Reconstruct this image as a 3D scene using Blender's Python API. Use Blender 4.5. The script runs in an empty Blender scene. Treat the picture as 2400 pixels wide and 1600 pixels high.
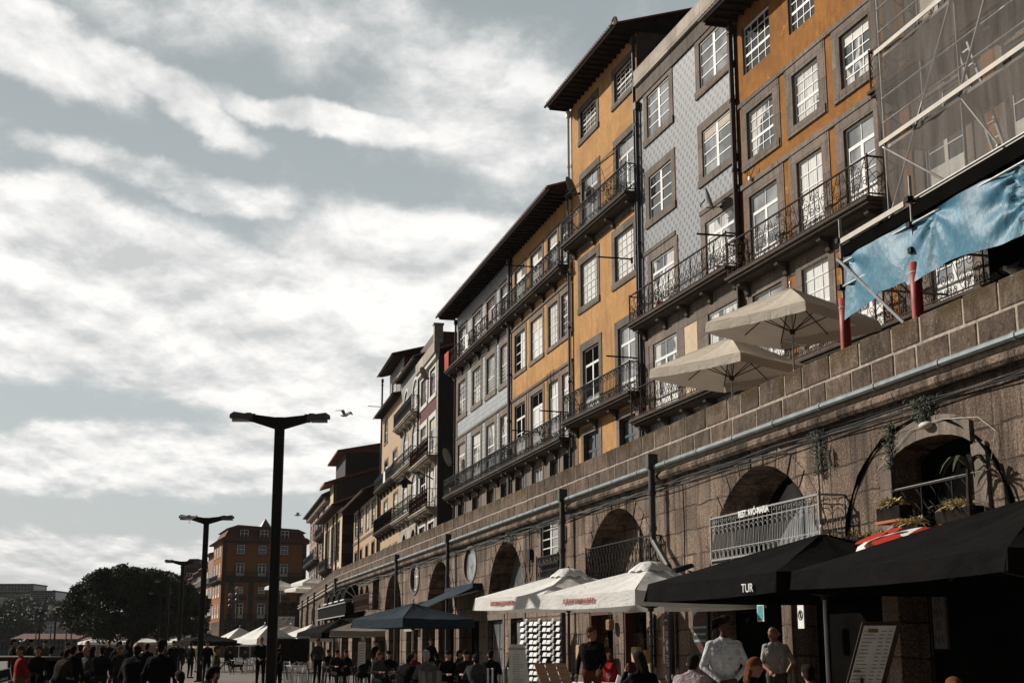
import bpy, bmesh, math, random
import numpy as np
from mathutils import Vector, Matrix, Euler
from mathutils.geometry import delaunay_2d_cdt
random.seed(7)
S = bpy.context.scene
COL = S.collection
R = math.radians
PI = math.pi
GZ = 0.2          # height of the quay paving
EYE = 1.6
F = 3280.0
PITCH = math.atan(720 / F)

# ------------------------------------------------------------------ helpers
def gz(x, y):
    sm = lambda t: (lambda q: q * q * (3 - 2 * q))(max(0, min(1, t)))
    return GZ - .2 * sm((-3 - x) / 3) * sm((50 - y) / 8)

def at(u, d, z=None):
    if z is None: z = gz((u - 1200) / 3358.0 * d, d)
    "point on the vertical through picture column u at forward distance d"
    return ((u - 1200) / 3358.0 * d, d, z)

def tag(o, label=None, cat=None, group=None, kind=None):
    if label: o['label'] = label
    if cat: o['category'] = cat
    if group: o['group'] = group
    if kind: o['kind'] = kind
    return o

def empty(name, loc=(0, 0, 0), rz=0.0, parent=None):
    o = bpy.data.objects.new(name, None)
    o.empty_display_size = .2
    COL.objects.link(o)
    o.location = loc
    o.rotation_euler = (0, 0, rz)
    o.parent = parent
    return o

def children(o):
    return [c for c in bpy.data.objects if c.parent == o]

def copy_tree(o, parent=None, kids=None):
    c = o.copy()
    COL.objects.link(c)
    c.parent = parent
    for ch in (kids if kids is not None else children(o)):
        copy_tree(ch, c)
    return c

class MB:
    def __init__(s):
        s.v = []; s.f = []; s.m = []; s.c = []
    def _add(s, vs, fs, mi=0, c=None):
        b = len(s.v)
        s.v += [tuple(p) for p in vs]
        for f in fs:
            s.f.append([b + i for i in f]); s.m.append(mi); s.c.append(c)
        return s
    def box(s, x0, x1, y0, y1, z0, z1, mi=0, c=None):
        vs = [(x0, y0, z0), (x1, y0, z0), (x1, y1, z0), (x0, y1, z0), (x0, y0, z1), (x1, y0, z1), (x1, y1, z1), (x0, y1, z1)]
        return s._add(vs, [(0, 3, 2, 1), (4, 5, 6, 7), (0, 1, 5, 4), (1, 2, 6, 5), (2, 3, 7, 6), (3, 0, 4, 7)], mi, c)
    def poly(s, pts, mi=0, c=None):
        return s._add(pts, [list(range(len(pts)))], mi, c)
    def beam(s, a, b, w, h=None, mi=0):
        "square bar from a to b"
        h = h or w
        a = Vector(a); b = Vector(b); d = (b - a).normalized()
        up = Vector((0, 0, 1)) if abs(d.z) < .95 else Vector((0, 1, 0))
        x = d.cross(up).normalized() * (w / 2); y = x.cross(d).normalized() * (h / 2)
        vs = [a - x - y, a + x - y, a + x + y, a - x + y, b - x - y, b + x - y, b + x + y, b - x + y]
        return s._add(vs, [(0, 1, 2, 3), (7, 6, 5, 4), (0, 4, 5, 1), (1, 5, 6, 2), (2, 6, 7, 3), (3, 7, 4, 0)], mi)
    def tube(s, pts, r, n=6, mi=0, cap=True, c=None):
        pts = [Vector(p) for p in pts]
        k = len(pts)
        rs = r if isinstance(r, (list, tuple)) else [r] * k
        vs = []; fs = []
        nrm = None
        for i, p in enumerate(pts):
            t = (pts[min(i + 1, k - 1)] - pts[max(i - 1, 0)])
            t = t.normalized() if t.length > 1e-9 else Vector((0, 0, 1))
            if nrm is None:
                nrm = t.orthogonal().normalized()
            else:
                nrm = (nrm - t * nrm.dot(t))
                nrm = nrm.normalized() if nrm.length > 1e-6 else t.orthogonal().normalized()
            bn = t.cross(nrm)
            for j in range(n):
                a = 2 * PI * j / n + PI / n
                vs.append(p + (nrm * math.cos(a) + bn * math.sin(a)) * rs[i])
        for i in range(k - 1):
            for j in range(n):
                a = i * n + j; b = i * n + (j + 1) % n
                fs.append((a, b, b + n, a + n))
        if cap:
            fs.append(tuple(range(n))[::-1]); fs.append(tuple(range((k - 1) * n, k * n)))
        return s._add(vs, fs, mi, c)
    def lathe(s, prof, n=16, o=(0, 0, 0), mi=0, c=None):
        vs = []; fs = []
        for (r, z) in prof:
            for j in range(n):
                a = 2 * PI * j / n
                vs.append((o[0] + r * math.cos(a), o[1] + r * math.sin(a), o[2] + z))
        for i in range(len(prof) - 1):
            for j in range(n):
                a = i * n + j; b = i * n + (j + 1) % n
                fs.append((a, b, b + n, a + n))
        return s._add(vs, fs, mi, c)
    def prism(s, poly, y0, y1, mi=0, c=None, axis='y'):
        "polygon of (x,z) pushed from y0 to y1"
        n = len(poly)
        if axis == 'y':
            vs = [(x, y0, z) for x, z in poly] + [(x, y1, z) for x, z in poly]
        elif axis == 'z':
            vs = [(x, z, y0) for x, z in poly] + [(x, z, y1) for x, z in poly]
        else:
            vs = [(y0, x, z) for x, z in poly] + [(y1, x, z) for x, z in poly]
        fs = [tuple(range(n)), tuple(range(n, 2 * n))[::-1]]
        for i in range(n):
            j = (i + 1) % n
            fs.append((i, i + n, j + n, j))
        return s._add(vs, fs, mi, c)
    def ell(s, c, r, n=10, m=7, mi=0, col=None):
        vs = []; fs = []
        for i in range(m + 1):
            t = PI * i / m
            for j in range(n):
                a = 2 * PI * j / n
                vs.append((c[0] + r[0] * math.sin(t) * math.cos(a), c[1] + r[1] * math.sin(t) * math.sin(a), c[2] + r[2] * math.cos(t)))
        for i in range(m):
            for j in range(n):
                a = i * n + j; b = i * n + (j + 1) % n
                fs.append((a, a + n, b + n, b))
        return s._add(vs, fs, mi, col)
    def build(s, name, mats, parent=None, smooth=False, loc=None, fix=True):
        me = bpy.data.meshes.new(name)
        me.from_pydata(s.v, [], s.f)
        if not isinstance(mats, (list, tuple)): mats = [mats]
        for m in mats: me.materials.append(m)
        me.polygons.foreach_set('material_index', s.m)
        if any(c is not None for c in s.c):
            ca = me.color_attributes.new('tone', 'FLOAT_COLOR', 'CORNER')
            arr = np.ones((len(me.loops), 4), dtype=np.float32)
            k = 0
            for f, c in zip(s.f, s.c):
                c = c if c is not None else (1, 1, 1)
                if not isinstance(c, (tuple, list)): c = (c, c, c)
                arr[k:k + len(f), :3] = c
                k += len(f)
            ca.data.foreach_set('color', arr.ravel())
        if fix:
            bm = bmesh.new(); bm.from_mesh(me)
            bmesh.ops.recalc_face_normals(bm, faces=bm.faces)
            bm.to_mesh(me); bm.free()
        if smooth:
            me.polygons.foreach_set('use_smooth', [True] * len(me.polygons))
        me.update()
        o = bpy.data.objects.new(name, me)
        COL.objects.link(o)
        o.parent = parent
        if loc: o.location = loc
        return o

def bev(o, w=.01, seg=2):
    m = o.modifiers.new('b', 'BEVEL'); m.width = w; m.segments = seg; m.limit_method = 'ANGLE'; m.angle_limit = R(40)
    return o

def rect(x0, x1, z0, z1):
    return [(x0, z0), (x1, z0), (x1, z1), (x0, z1)]

def arch(x0, x1, z0, zs, zt, n=12):
    c = (x0 + x1) / 2; h = (x1 - x0) / 2
    return [(x0, z0), (x1, z0)] + [(c + h * math.cos(PI * i / n), zs + (zt - zs) * math.sin(PI * i / n)) for i in range(n + 1)]

def ellipse(cx, cz, a, b, n=24):
    return [(cx + a * math.cos(2 * PI * i / n), cz + b * math.sin(2 * PI * i / n)) for i in range(n)]

def inside(p, poly):
    x, z = p; c = False; n = len(poly)
    for i in range(n):
        x1, z1 = poly[i]; x2, z2 = poly[(i + 1) % n]
        if (z1 > z) != (z2 > z) and x < (x2 - x1) * (z - z1) / (z2 - z1) + x1: c = not c
    return c

def face_holes(mb, outline, holes, y=0.0, depth=.18, mi=0, mi_rev=None):
    "planar wall face (x,z) at y with real openings and their reveals"
    loops = [outline] + [h for h in holes]
    vs = []; es = []
    for lp in loops:
        b = len(vs); n = len(lp)
        vs += [Vector(p) for p in lp]
        es += [(b + i, b + (i + 1) % n) for i in range(n)]
    r = delaunay_2d_cdt(vs, es, [], 0, 1e-5)
    vv, ff = r[0], r[2]
    fs = []
    for f in ff:
        cx = sum(vv[i].x for i in f) / len(f); cz = sum(vv[i].y for i in f) / len(f)
        if not inside((cx, cz), outline): continue
        if any(inside((cx, cz), h) for h in holes): continue
        fs.append(list(f))
    mb._add([(p.x, y, p.y) for p in vv], fs, mi)
    mr = mi if mi_rev is None else mi_rev
    for k, h in enumerate(holes):
        d = depth[k] if isinstance(depth, list) else depth
        n = len(h)
        mb._add([(x, y, z) for x, z in h] + [(x, y + d, z) for x, z in h],
                [(i, (i + 1) % n, (i + 1) % n + n, i + n) for i in range(n)], mr)

# ------------------------------------------------------------------ materials
class NT:
    "small node-tree writer"
    def __init__(s, tree): s.t = tree; s.n = tree.nodes; s.l = tree.links
    def node(s, kind, **kw):
        n = s.n.new(kind)
        for k, v in kw.items():
            if k.startswith('i_'):
                n.inputs[k[2:].replace('_', ' ')].default_value = v
            else: setattr(n, k, v)
        return n
    def link(s, a, b): s.l.new(a, b)
    def m(s, op, a, b=None, c=None, clamp=False):
        n = s.n.new('ShaderNodeMath'); n.operation = op; n.use_clamp = clamp
        for i, x in enumerate((a, b, c)):
            if x is None: continue
            if isinstance(x, (int, float)): n.inputs[i].default_value = x
            else: s.link(x, n.inputs[i])
        return n.outputs[0]
    def mix(s, f, a, b, bt='MIX'):
        n = s.n.new('ShaderNodeMix'); n.data_type = 'RGBA'; n.blend_type = bt
        for i, x in ((0, f), (6, a), (7, b)):
            if isinstance(x, (int, float)): n.inputs[i].default_value = x
            elif isinstance(x, (tuple, list)): n.inputs[i].default_value = (x[0], x[1], x[2], 1)
            else: s.link(x, n.inputs[i])
        return n.outputs[2]
    def ramp(s, f, a, b, lo=0.0, hi=1.0):
        n = s.n.new('ShaderNodeMapRange'); n.clamp = True
        s.link(f, n.inputs[0]); n.inputs[1].default_value = a; n.inputs[2].default_value = b
        n.inputs[3].default_value = lo; n.inputs[4].default_value = hi
        return n.outputs[0]
    def noise(s, vec, scale, detail=4, rough=.55, dim='3D', dist=0.0):
        n = s.n.new('ShaderNodeTexNoise'); n.noise_dimensions = dim
        if vec is not None: s.link(vec, n.inputs['Vector'])
        n.inputs['Scale'].default_value = scale; n.inputs['Detail'].default_value = detail; n.inputs['Roughness'].default_value = rough
        n.inputs['Distortion'].default_value = dist
        return n.outputs[0]
    def mapping(s, vec, sc=(1, 1, 1), loc=(0, 0, 0), rot=(0, 0, 0)):
        n = s.n.new('ShaderNodeMapping'); s.link(vec, n.inputs[0])
        n.inputs[1].default_value = loc; n.inputs[2].default_value = rot; n.inputs[3].default_value = sc
        return n.outputs[0]

def base(name, rough=.85, spec=.3):
    m = bpy.data.materials.new(name); m.use_nodes = True
    nt = NT(m.node_tree); b = m.node_tree.nodes['Principled BSDF']
    b.inputs['Roughness'].default_value = rough
    b.inputs['Specular IOR Level'].default_value = spec
    tc = nt.node('ShaderNodeTexCoord').outputs['Object']
    return m, nt, b, tc

def bump(nt, b, h, strength=.3, dist=.02):
    n = nt.node('ShaderNodeBump'); n.inputs['Strength'].default_value = strength; n.inputs['Distance'].default_value = dist
    nt.link(h, n.inputs['Height']); nt.link(n.outputs[0], b.inputs['Normal'])

def simple(name, col, rough=.7, var=.25, scale=6.0, spec=.3, metal=0.0, bmp=0.0, stretch=(1, 1, 1), tone=False, speck=0.0):
    m, nt, b, tc = base(name, rough, spec)
    b.inputs['Metallic'].default_value = metal
    v = nt.mapping(tc, stretch)
    n = nt.noise(v, scale, 5, .6)
    f = nt.ramp(n, .3, .7)
    dark = tuple(c * (1 - var) for c in col); light = tuple(min(1, c * (1 + var)) for c in col)
    c = nt.mix(f, dark, light)
    if speck:
        n2 = nt.noise(tc, 60, 2, .5)
        c = nt.mix(nt.ramp(n2, .45, .62, 0, speck), c, tuple(x * .35 for x in col))
    if tone:
        a = nt.node('ShaderNodeAttribute', attribute_name='tone').outputs[0]
        c = nt.mix(1.0, c, a, 'MULTIPLY')
    nt.link(c, b.inputs['Base Color'])
    if bmp: bump(nt, b, n, bmp, .02)
    return m

def plaster(name, col, stain=(.12, .07, .04), amt=.45, streak=.5):
    m, nt, b, tc = base(name, .92, .15)
    n1 = nt.noise(tc, .7, 6, .65)
    n2 = nt.noise(tc, 5, 5, .7)
    n3 = nt.noise(nt.mapping(tc, (1.3, 1.3, .3)), 1.5, 7, .7)
    c = nt.mix(nt.ramp(n2, .3, .7), tuple(x * .82 for x in col), tuple(min(1, x * 1.12) for x in col))
    c = nt.mix(nt.ramp(n1, .4, .66, 0, amt), c, tuple(x * .55 for x in col))
    c = nt.mix(nt.ramp(n3, .5, .7, 0, streak), c, stain)
    n4 = nt.noise(tc, 2.2, 7, .75)
    c = nt.mix(nt.ramp(n4, .58, .62, 0, amt * .9), c, tuple(min(1, x * 1.25 + .03) for x in col))
    n5 = nt.noise(tc, .45, 8, .72)
    c = nt.mix(nt.ramp(n5, .5, .62, 0, amt * .9), c, (col[0] * .55 + .02, col[1] * .5 + .015, col[2] * .5 + .012))
    nt.link(c, b.inputs['Base Color'])
    bump(nt, b, n2, .25, .02)
    return m

def granite(name, col, amt=.5, streak=.35):
    m, nt, b, tc = base(name, .9, .2)
    n1 = nt.noise(tc, 1.3, 6, .65)
    n2 = nt.noise(tc, 26, 3, .6)
    n3 = nt.noise(nt.mapping(tc, (4, 4, .35)), 1.7, 4, .6)
    c = nt.mix(nt.ramp(n1, .3, .7), tuple(x * .7 for x in col), tuple(x * 1.25 for x in col))
    c = nt.mix(nt.ramp(n2, .42, .64, 0, amt), c, tuple(x * .45 for x in col))
    c = nt.mix(nt.ramp(n3, .5, .72, 0, streak), c, tuple(x * .3 for x in col))
    sp = nt.node('ShaderNodeSeparateXYZ'); nt.link(tc, sp.inputs[0])
    cb = nt.node('ShaderNodeCombineXYZ'); nt.link(sp.outputs[0], cb.inputs[0]); nt.link(nt.m('ADD', sp.outputs[2], .13), cb.inputs[1])
    br = nt.node('ShaderNodeTexBrick', offset=.37); nt.link(cb.outputs[0], br.inputs['Vector'])
    br.inputs['Scale'].default_value = 1; br.inputs['Brick Width'].default_value = 1.9; br.inputs['Row Height'].default_value = .83; br.inputs['Mortar Size'].default_value = .008
    br.inputs['Color1'].default_value = (.8, .8, .8, 1); br.inputs['Color2'].default_value = (1.15, 1.15, 1.15, 1); br.inputs['Mortar'].default_value = (.35, .35, .35, 1)
    c = nt.mix(1.0, c, br.outputs['Color'], 'MULTIPLY')
    nt.link(c, b.inputs['Base Color'])
    bump(nt, b, n2, .3, .01)
    return m

def masonry(name, col, bw=1.05, bh=.48, mortar=.012, joint=(.055, .04, .03), warp=.3, offs=.5, jfac=1.0):
    m, nt, b, tc = base(name, .92, .15)
    w = nt.node('ShaderNodeTexNoise'); nt.link(tc, w.inputs['Vector']); w.inputs['Scale'].default_value = 1.5; w.inputs['Detail'].default_value = 6; w.inputs['Roughness'].default_value = .65
    vm = nt.node('ShaderNodeVectorMath', operation='MULTIPLY_ADD')
    nt.link(w.outputs['Color'], vm.inputs[0]); vm.inputs[1].default_value = (warp * .55, 0, warp * .55); nt.link(tc, vm.inputs[2])
    sp = nt.node('ShaderNodeSeparateXYZ'); nt.link(vm.outputs[0], sp.inputs[0])
    cb = nt.node('ShaderNodeCombineXYZ'); nt.link(sp.outputs[0], cb.inputs[0]); nt.link(sp.outputs[2], cb.inputs[1])
    br = nt.node('ShaderNodeTexBrick', offset=offs, squash=.55, squash_frequency=3)
    nt.link(cb.outputs[0], br.inputs['Vector'])
    br.inputs['Scale'].default_value = 1.0
    br.inputs['Brick Width'].default_value = bw; br.inputs['Row Height'].default_value = bh
    br.inputs['Mortar Size'].default_value = mortar; br.inputs['Mortar Smooth'].default_value = .3
    br.inputs['Color1'].default_value = (.66, .63, .62, 1); br.inputs['Color2'].default_value = (1.3, 1.3, 1.28, 1); br.inputs['Mortar'].default_value = (1, 1, 1, 1)
    n1 = nt.noise(tc, .55, 6, .7); n2 = nt.noise(tc, 17, 5, .7); n3 = nt.noise(nt.mapping(tc, (2.6, 2.6, .3)), 1.3, 5, .65)
    n4 = nt.noise(tc, 4.5, 5, .7)
    c = nt.mix(nt.ramp(n1, .36, .62), tuple(x * .5 for x in col), tuple(min(1, x * 1.3) for x in col))
    c = nt.mix(nt.ramp(n4, .35, .7, 0, .5), c, (col[0] * .75, col[1] * .62, col[2] * .55))
    c = nt.mix(1.0, c, br.outputs['Color'], 'MULTIPLY')
    n5 = nt.noise(tc, 34, 3, .7)
    c = nt.mix(nt.ramp(n2, .46, .60, 0, .65), c, tuple(x * .35 for x in col))
    c = nt.mix(nt.ramp(n5, .5, .62, 0, .6), c, tuple(x * .3 for x in col))
    c = nt.mix(nt.ramp(n5, .44, .36, 0, .6), c, tuple(min(1, x * 1.9) for x in col))
    c = nt.mix(nt.ramp(n3, .5, .66, 0, .85), c, (.04, .03, .025))
    spz = nt.node('ShaderNodeSeparateXYZ'); nt.link(tc, spz.inputs[0]); n6 = nt.noise(nt.mapping(tc, (1.6, 1.6, .12)), 1.2, 6, .7)
    c = nt.mix(nt.m('MULTIPLY', nt.ramp(spz.outputs[2], 3.6, 5.4), nt.ramp(n6, .44, .6, 0, .9)), c, (.03, .024, .02))
    jn = nt.ramp(nt.noise(tc, 1.7, 3, .6), .36, .56, .25, 1.0)
    c = nt.mix(nt.m('MULTIPLY', br.outputs['Fac'], jn if jfac == 1 else jfac), c, joint)
    nt.link(c, b.inputs['Base Color'])
    h = nt.m('SUBTRACT', nt.m('MULTIPLY', n4, .6), br.outputs['Fac'])
    h = nt.m('ADD', h, nt.m('MULTIPLY', n2, .5))
    bump(nt, b, h, 1.0, .06)
    return m

def azulejo(name, tile=.34, ground=(.235, .245, .25), ink=(.05, .065, .09), warm=(.19, .165, .14)):
    "painted wall tile: lattice of soft medallions with dark knots at the corners"
    m, nt, b, tc = base(name, .35, .5)
    sp = nt.node('ShaderNodeSeparateXYZ'); nt.link(tc, sp.inputs[0])
    k = 2 * PI / tile
    cx = nt.m('COSINE', nt.m('MULTIPLY', sp.outputs[0], k)); cz = nt.m('COSINE', nt.m('MULTIPLY', sp.outputs[2], k))
    med = nt.m('MULTIPLY', nt.m('ADD', cx, cz), .5)
    prod = nt.m('MULTIPLY', cx, cz)
    ring = nt.m('ABSOLUTE', nt.m('SUBTRACT', med, .25))
    n = nt.noise(tc, 1.1, 5, .65)
    n2 = nt.noise(tc, 14, 3, .6)
    c = nt.mix(nt.ramp(med, .15, .7, 0, .8), ground, ink)
    c = nt.mix(nt.ramp(ring, .04, .12, .6, 0), c, tuple(min(1, g * 1.5) for g in ground))
    c = nt.mix(nt.ramp(nt.m('MULTIPLY', med, -1), .62, .85, 0, .9), c, tuple(x * .5 for x in ink))
    c = nt.mix(nt.ramp(n, .45, .75, 0, .5), c, warm)
    c = nt.mix(nt.ramp(n2, .5, .7, 0, .3), c, warm)
    nt.link(c, b.inputs['Base Color'])
    return m

def tilegrid(name, col, line, w=.2, h=.2, mort=.012, rough=.45, offs=0.0, var=.12):
    m, nt, b, tc = base(name, rough, .4)
    sp = nt.node('ShaderNodeSeparateXYZ'); nt.link(tc, sp.inputs[0])
    cb = nt.node('ShaderNodeCombineXYZ'); nt.link(nt.m('ADD', sp.outputs[0], sp.outputs[1]), cb.inputs[0]); nt.link(sp.outputs[2], cb.inputs[1])
    br = nt.node('ShaderNodeTexBrick', offset=offs); nt.link(cb.outputs[0], br.inputs['Vector'])
    br.inputs['Scale'].default_value = 1; br.inputs['Brick Width'].default_value = w; br.inputs['Row Height'].default_value = h; br.inputs['Mortar Size'].default_value = mort
    br.inputs['Color1'].default_value = (*[c * (1 - var) for c in col], 1); br.inputs['Color2'].default_value = (*[min(1, c * (1 + var)) for c in col], 1); br.inputs['Mortar'].default_value = (*line, 1)
    n = nt.noise(tc, 1.2, 5, .65)
    c = nt.mix(nt.ramp(n, .45, .75, 0, .45), br.outputs['Color'], tuple(x * .5 for x in col))
    nt.link(c, b.inputs['Base Color'])
    return m

def pane_mat(name, kind):
    m, nt, b, tc = base(name, .06, .6)
    sp = nt.node('ShaderNodeSeparateXYZ'); nt.link(tc, sp.inputs[0])
    n = nt.noise(nt.mapping(tc, (14, 14, 1.2)), 1.0, 3, .5)
    if kind == 'curtain':
        c = nt.mix(nt.ramp(n, .35, .65), (.42, .41, .39), (.74, .73, .70))
        oi = nt.node('ShaderNodeObjectInfo').outputs['Random']
        vv = nt.node('ShaderNodeVectorMath', operation='ADD'); nt.link(nt.mapping(tc, (1.3, 1, .6)), vv.inputs[0]); nt.link(oi, vv.inputs[1])
        big = nt.noise(vv.outputs[0], .9, 3, .5)
        c = nt.mix(nt.ramp(big, .5, .53), c, (.07, .075, .08))
    elif kind == 'grey':
        big = nt.noise(tc, 1.1, 3, .5)
        c = nt.mix(nt.ramp(big, .4, .6), (.14, .145, .15), (.32, .325, .33))
    elif kind == 'pale':
        c = nt.mix(nt.ramp(n, .3, .7), (.55, .55, .53), (.8, .79, .76))
    else:
        c = nt.mix(nt.ramp(n, .3, .7), (.012, .012, .014), (.03, .03, .03))
    nt.link(c, b.inputs['Base Color'])
    n2 = nt.noise(tc, 1.5, 2, .5); bump(nt, b, n2, .25, .05)
    return m

def vplain(name, col, rough=.6, metal=0.0, spec=.3):
    return simple(name, col, rough, .1, 9.0, spec, metal)

def canvas(name, col, rough=.85, var=.06, scale=2, spec=.15, tl=.1):
    "woven canvas: creases, dust, and a little light coming through"
    m, nt, b, tc = base(name, rough, spec)
    n = nt.noise(tc, scale, 5, .6); n2 = nt.noise(nt.mapping(tc, (1, 1, 2.5)), 2.2, 6, .7, dist=1.5)
    c = nt.mix(nt.ramp(n, .3, .7), tuple(x * (1 - var) for x in col), tuple(min(1, x * (1 + var)) for x in col))
    c = nt.mix(nt.ramp(nt.noise(tc, 6, 5, .7), .55, .75, 0, .25), c, tuple(x * .7 for x in col))
    nt.link(c, b.inputs['Base Color']); bump(nt, b, n2, .7, .05)
    t = nt.node('ShaderNodeBsdfTranslucent'); nt.link(c, t.inputs[0]); mx = nt.node('ShaderNodeMixShader'); mx.inputs[0].default_value = tl
    nt.link(b.outputs[0], mx.inputs[1]); nt.link(t.outputs[0], mx.inputs[2]); nt.link(mx.outputs[0], [x for x in nt.n if x.type == 'OUTPUT_MATERIAL'][0].inputs[0])
    return m

M = {}
M['white'] = simple('white_paint', (.76, .75, .72), .5, .06, 5)
M['offwhite'] = simple('weathered_white_paint', (.55, .53, .48), .6, .15, 5)
M['green_paint'] = simple('dark_green_paint', (.03, .05, .045), .5, .2, 5)
M['brownpaint'] = simple('dark_red_paint', (.07, .02, .016), .6, .2, 5)
M['iron'] = simple('black_wrought_iron', (.010, .011, .011), .7, .25, 8, .15)
M['rust'] = simple('rusty_wrought_iron', (.06, .034, .028), .85, .35, 14, .1)
M['greyiron'] = simple('grey_painted_iron', (.27, .27, .265), .6, .2, 14, .4)
M['granite'] = granite('brown_granite', (.215, .175, .145), .6, .65)
M['granite2'] = granite('grey_brown_granite', (.17, .14, .118), .6, .65)
M['granite_pale'] = granite('pale_granite', (.42, .37, .31), .35, .3)
M['granite_dark'] = granite('sooty_granite', (.085, .068, .055))
M['orange'] = plaster('orange_plaster', (.52, .29, .115), (.16, .08, .04), .45, .5)
M['ochre'] = plaster('ochre_plaster', (.36, .158, .038), (.10, .045, .022), .8, .75)
M['peach'] = plaster('peach_plaster', (.62, .40, .20), (.2, .12, .07), .3, .2)
M['cream'] = plaster('cream_plaster', (.66, .52, .36), (.3, .2, .12), .3, .3)
M['orangefar'] = plaster('deep_orange_plaster', (.30, .118, .028), (.10, .04, .02), .2, .2)
M['purple'] = plaster('plum_plaster', (.14, .07, .075), (.08, .04, .05), .3, .2)
M['pink'] = plaster('dusty_pink_plaster', (.36, .22, .185), (.1, .07, .06), .4, .5)
M['greyplaster'] = plaster('grey_plaster', (.115, .10, .09), (.04, .035, .03), .6, .6)
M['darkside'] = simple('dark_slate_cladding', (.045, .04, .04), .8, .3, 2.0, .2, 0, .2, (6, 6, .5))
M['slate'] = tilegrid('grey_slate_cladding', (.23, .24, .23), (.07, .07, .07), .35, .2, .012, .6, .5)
M['corrug'] = simple('dark_red_corrugated_sheet', (.06, .016, .013), .6, .35, 1.4, .4, 0, .6, (9, 9, .1))
M['azul'] = azulejo('blue_grey_wall_tiles')
M['tileb'] = tilegrid('pale_blue_wall_tiles', (.36, .375, .38), (.17, .19, .21), .26, .22, .02, .4)
M['tiley'] = tilegrid('yellow_wall_tiles', (.46, .30, .14), (.25, .16, .09), .3, .15, .012, .5, .5)
M['rooftile'] = simple('weathered_roof_tile', (.16, .07, .045), .9, .45, 5, .1, 0, .4)
M['roofdark'] = simple('dark_eaves_timber', (.03, .02, .017), .9, .4, 4, .1)
M['rooffar'] = tilegrid('red_roof_tiles', (.17, .06, .035), (.07, .03, .02), .3, .4, .04, .9)
M['pipe'] = simple('rusty_drainpipe', (.05, .03, .025), .7, .4, 3)
M['pipedark'] = simple('black_drainpipe', (.02, .022, .024), .5, .3, 3, .5)
M['zinc'] = simple('zinc_gutter', (.21, .24, .245), .5, .35, 3, .4, .3, .1, (1, 1, 1))
M['p_dark'] = pane_mat('dark_window_glass', 'dark')
M['p_grey'] = pane_mat('grey_window_glass', 'grey')
M['p_curt'] = pane_mat('window_glass_over_lace_curtain', 'curtain')
M['p_pale'] = pane_mat('window_glass_over_pale_blind', 'pale')
M['wallstone'] = masonry('quay_wall_masonry', (.29, .22, .17), 1.25, .52, .018)
M['wallfar'] = masonry('quay_wall_masonry_far', (.29, .22, .17), .9, .42, .022)
M['endstone'] = masonry('dark_ashlar', (.16, .12, .09), .9, .45, .02, (.05, .04, .03), .03)
M['mortar'] = simple('pale_mortar', (.36, .305, .255), .95, .35, 8, .1)
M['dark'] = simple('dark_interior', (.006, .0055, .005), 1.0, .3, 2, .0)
M['steel'] = simple('galvanised_steel', (.24, .24, .235), .5, .25, 6, .4, .3)
M['alu'] = simple('pale_scaffold_board', (.48, .43, .37), .6, .15, 4, .4)
M['redwrap'] = simple('red_plastic_sleeve', (.33, .035, .02), .55, .2, 3, .4, 0, .2)
M['black_canvas'] = canvas('black_canvas', (.0075, .0068, .0066), .95, .35, 3, .04, .02)
M['white_canvas'] = canvas('white_canvas', (.80, .785, .75))
M['cream_canvas'] = canvas('cream_canvas', (.60, .53, .44))
M['beige_canvas'] = canvas('dusty_beige_canvas', (.36, .31, .28), tl=.15)
M['blue_canvas'] = canvas('petrol_blue_canvas', (.02, .036, .05))
M['red_canvas'] = canvas('red_canvas', (.45, .035, .02))
M['wood'] = simple('brown_wood', (.23, .12, .06), .7, .4, 2, .3, 0, .1, (1, 12, 12))
M['darkwood'] = simple('dark_wood', (.05, .03, .02), .7, .4, 2, .3, 0, .1, (1, 12, 12))
M['postmetal'] = simple('dark_lamp_post_paint', (.012, .011, .0105), .6, .2, 5, .25)
M['lampglass'] = simple('grey_lamp_housing', (.09, .088, .082), .5, .2, 6, .5)
M['leaf'] = simple('spider_plant_leaf', (.26, .225, .135), .6, .5, 20, .3, 0, 0, (1, 1, 1), True)
M['leafdark'] = simple('dark_tree_leaf', (.028, .036, .018), .7, .5, 1.2, .3, 0, 0, (1, 1, 1), True)
M['bark'] = simple('tree_bark', (.05, .04, .03), .95, .4, 4, .1, 0, .5)
M['soil'] = simple('planter_plastic', (.016, .012, .01), .8, .3, 5, .05)
M['terra'] = simple('terracotta', (.38, .13, .06), .8, .2, 5)
M['paper'] = simple('white_card', (.72, .72, .68), .6, .12, 9)
M['ink'] = simple('black_ink', (.02, .02, .02), .6, .1, 5)
M['redink'] = simple('red_ink', (.4, .06, .04), .6, .1, 5)
M['whiteink'] = simple('white_lettering', (.8, .8, .78), .6, .05, 5)
M['board'] = simple('black_chalkboard', (.018, .018, .018), .6, .3, 5)
M['cloth_white'] = simple('white_tablecloth', (.72, .71, .70), .8, .06, 4)
M['greymetal'] = simple('brushed_chair_metal', (.5, .5, .5), .35, .1, 5, .5, .7)
M['redcloth'] = simple('red_cloth', (.45, .06, .04), .9, .15, 8)
M['feather'] = simple('gull_white', (.7, .7, .68), .8, .1, 9)
M['feathergrey'] = simple('gull_grey', (.22, .22, .23), .8, .2, 9)
M['fur'] = simple('dark_dog_fur', (.02, .017, .014), .9, .4, 20, .1)
M['teal'] = simple('teal_print', (.06, .30, .33), .5, .15, 12)
M['straw'] = simple('woven_straw', (.42, .28, .16), .85, .3, 30)
def wood_enamel(): pass
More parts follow.
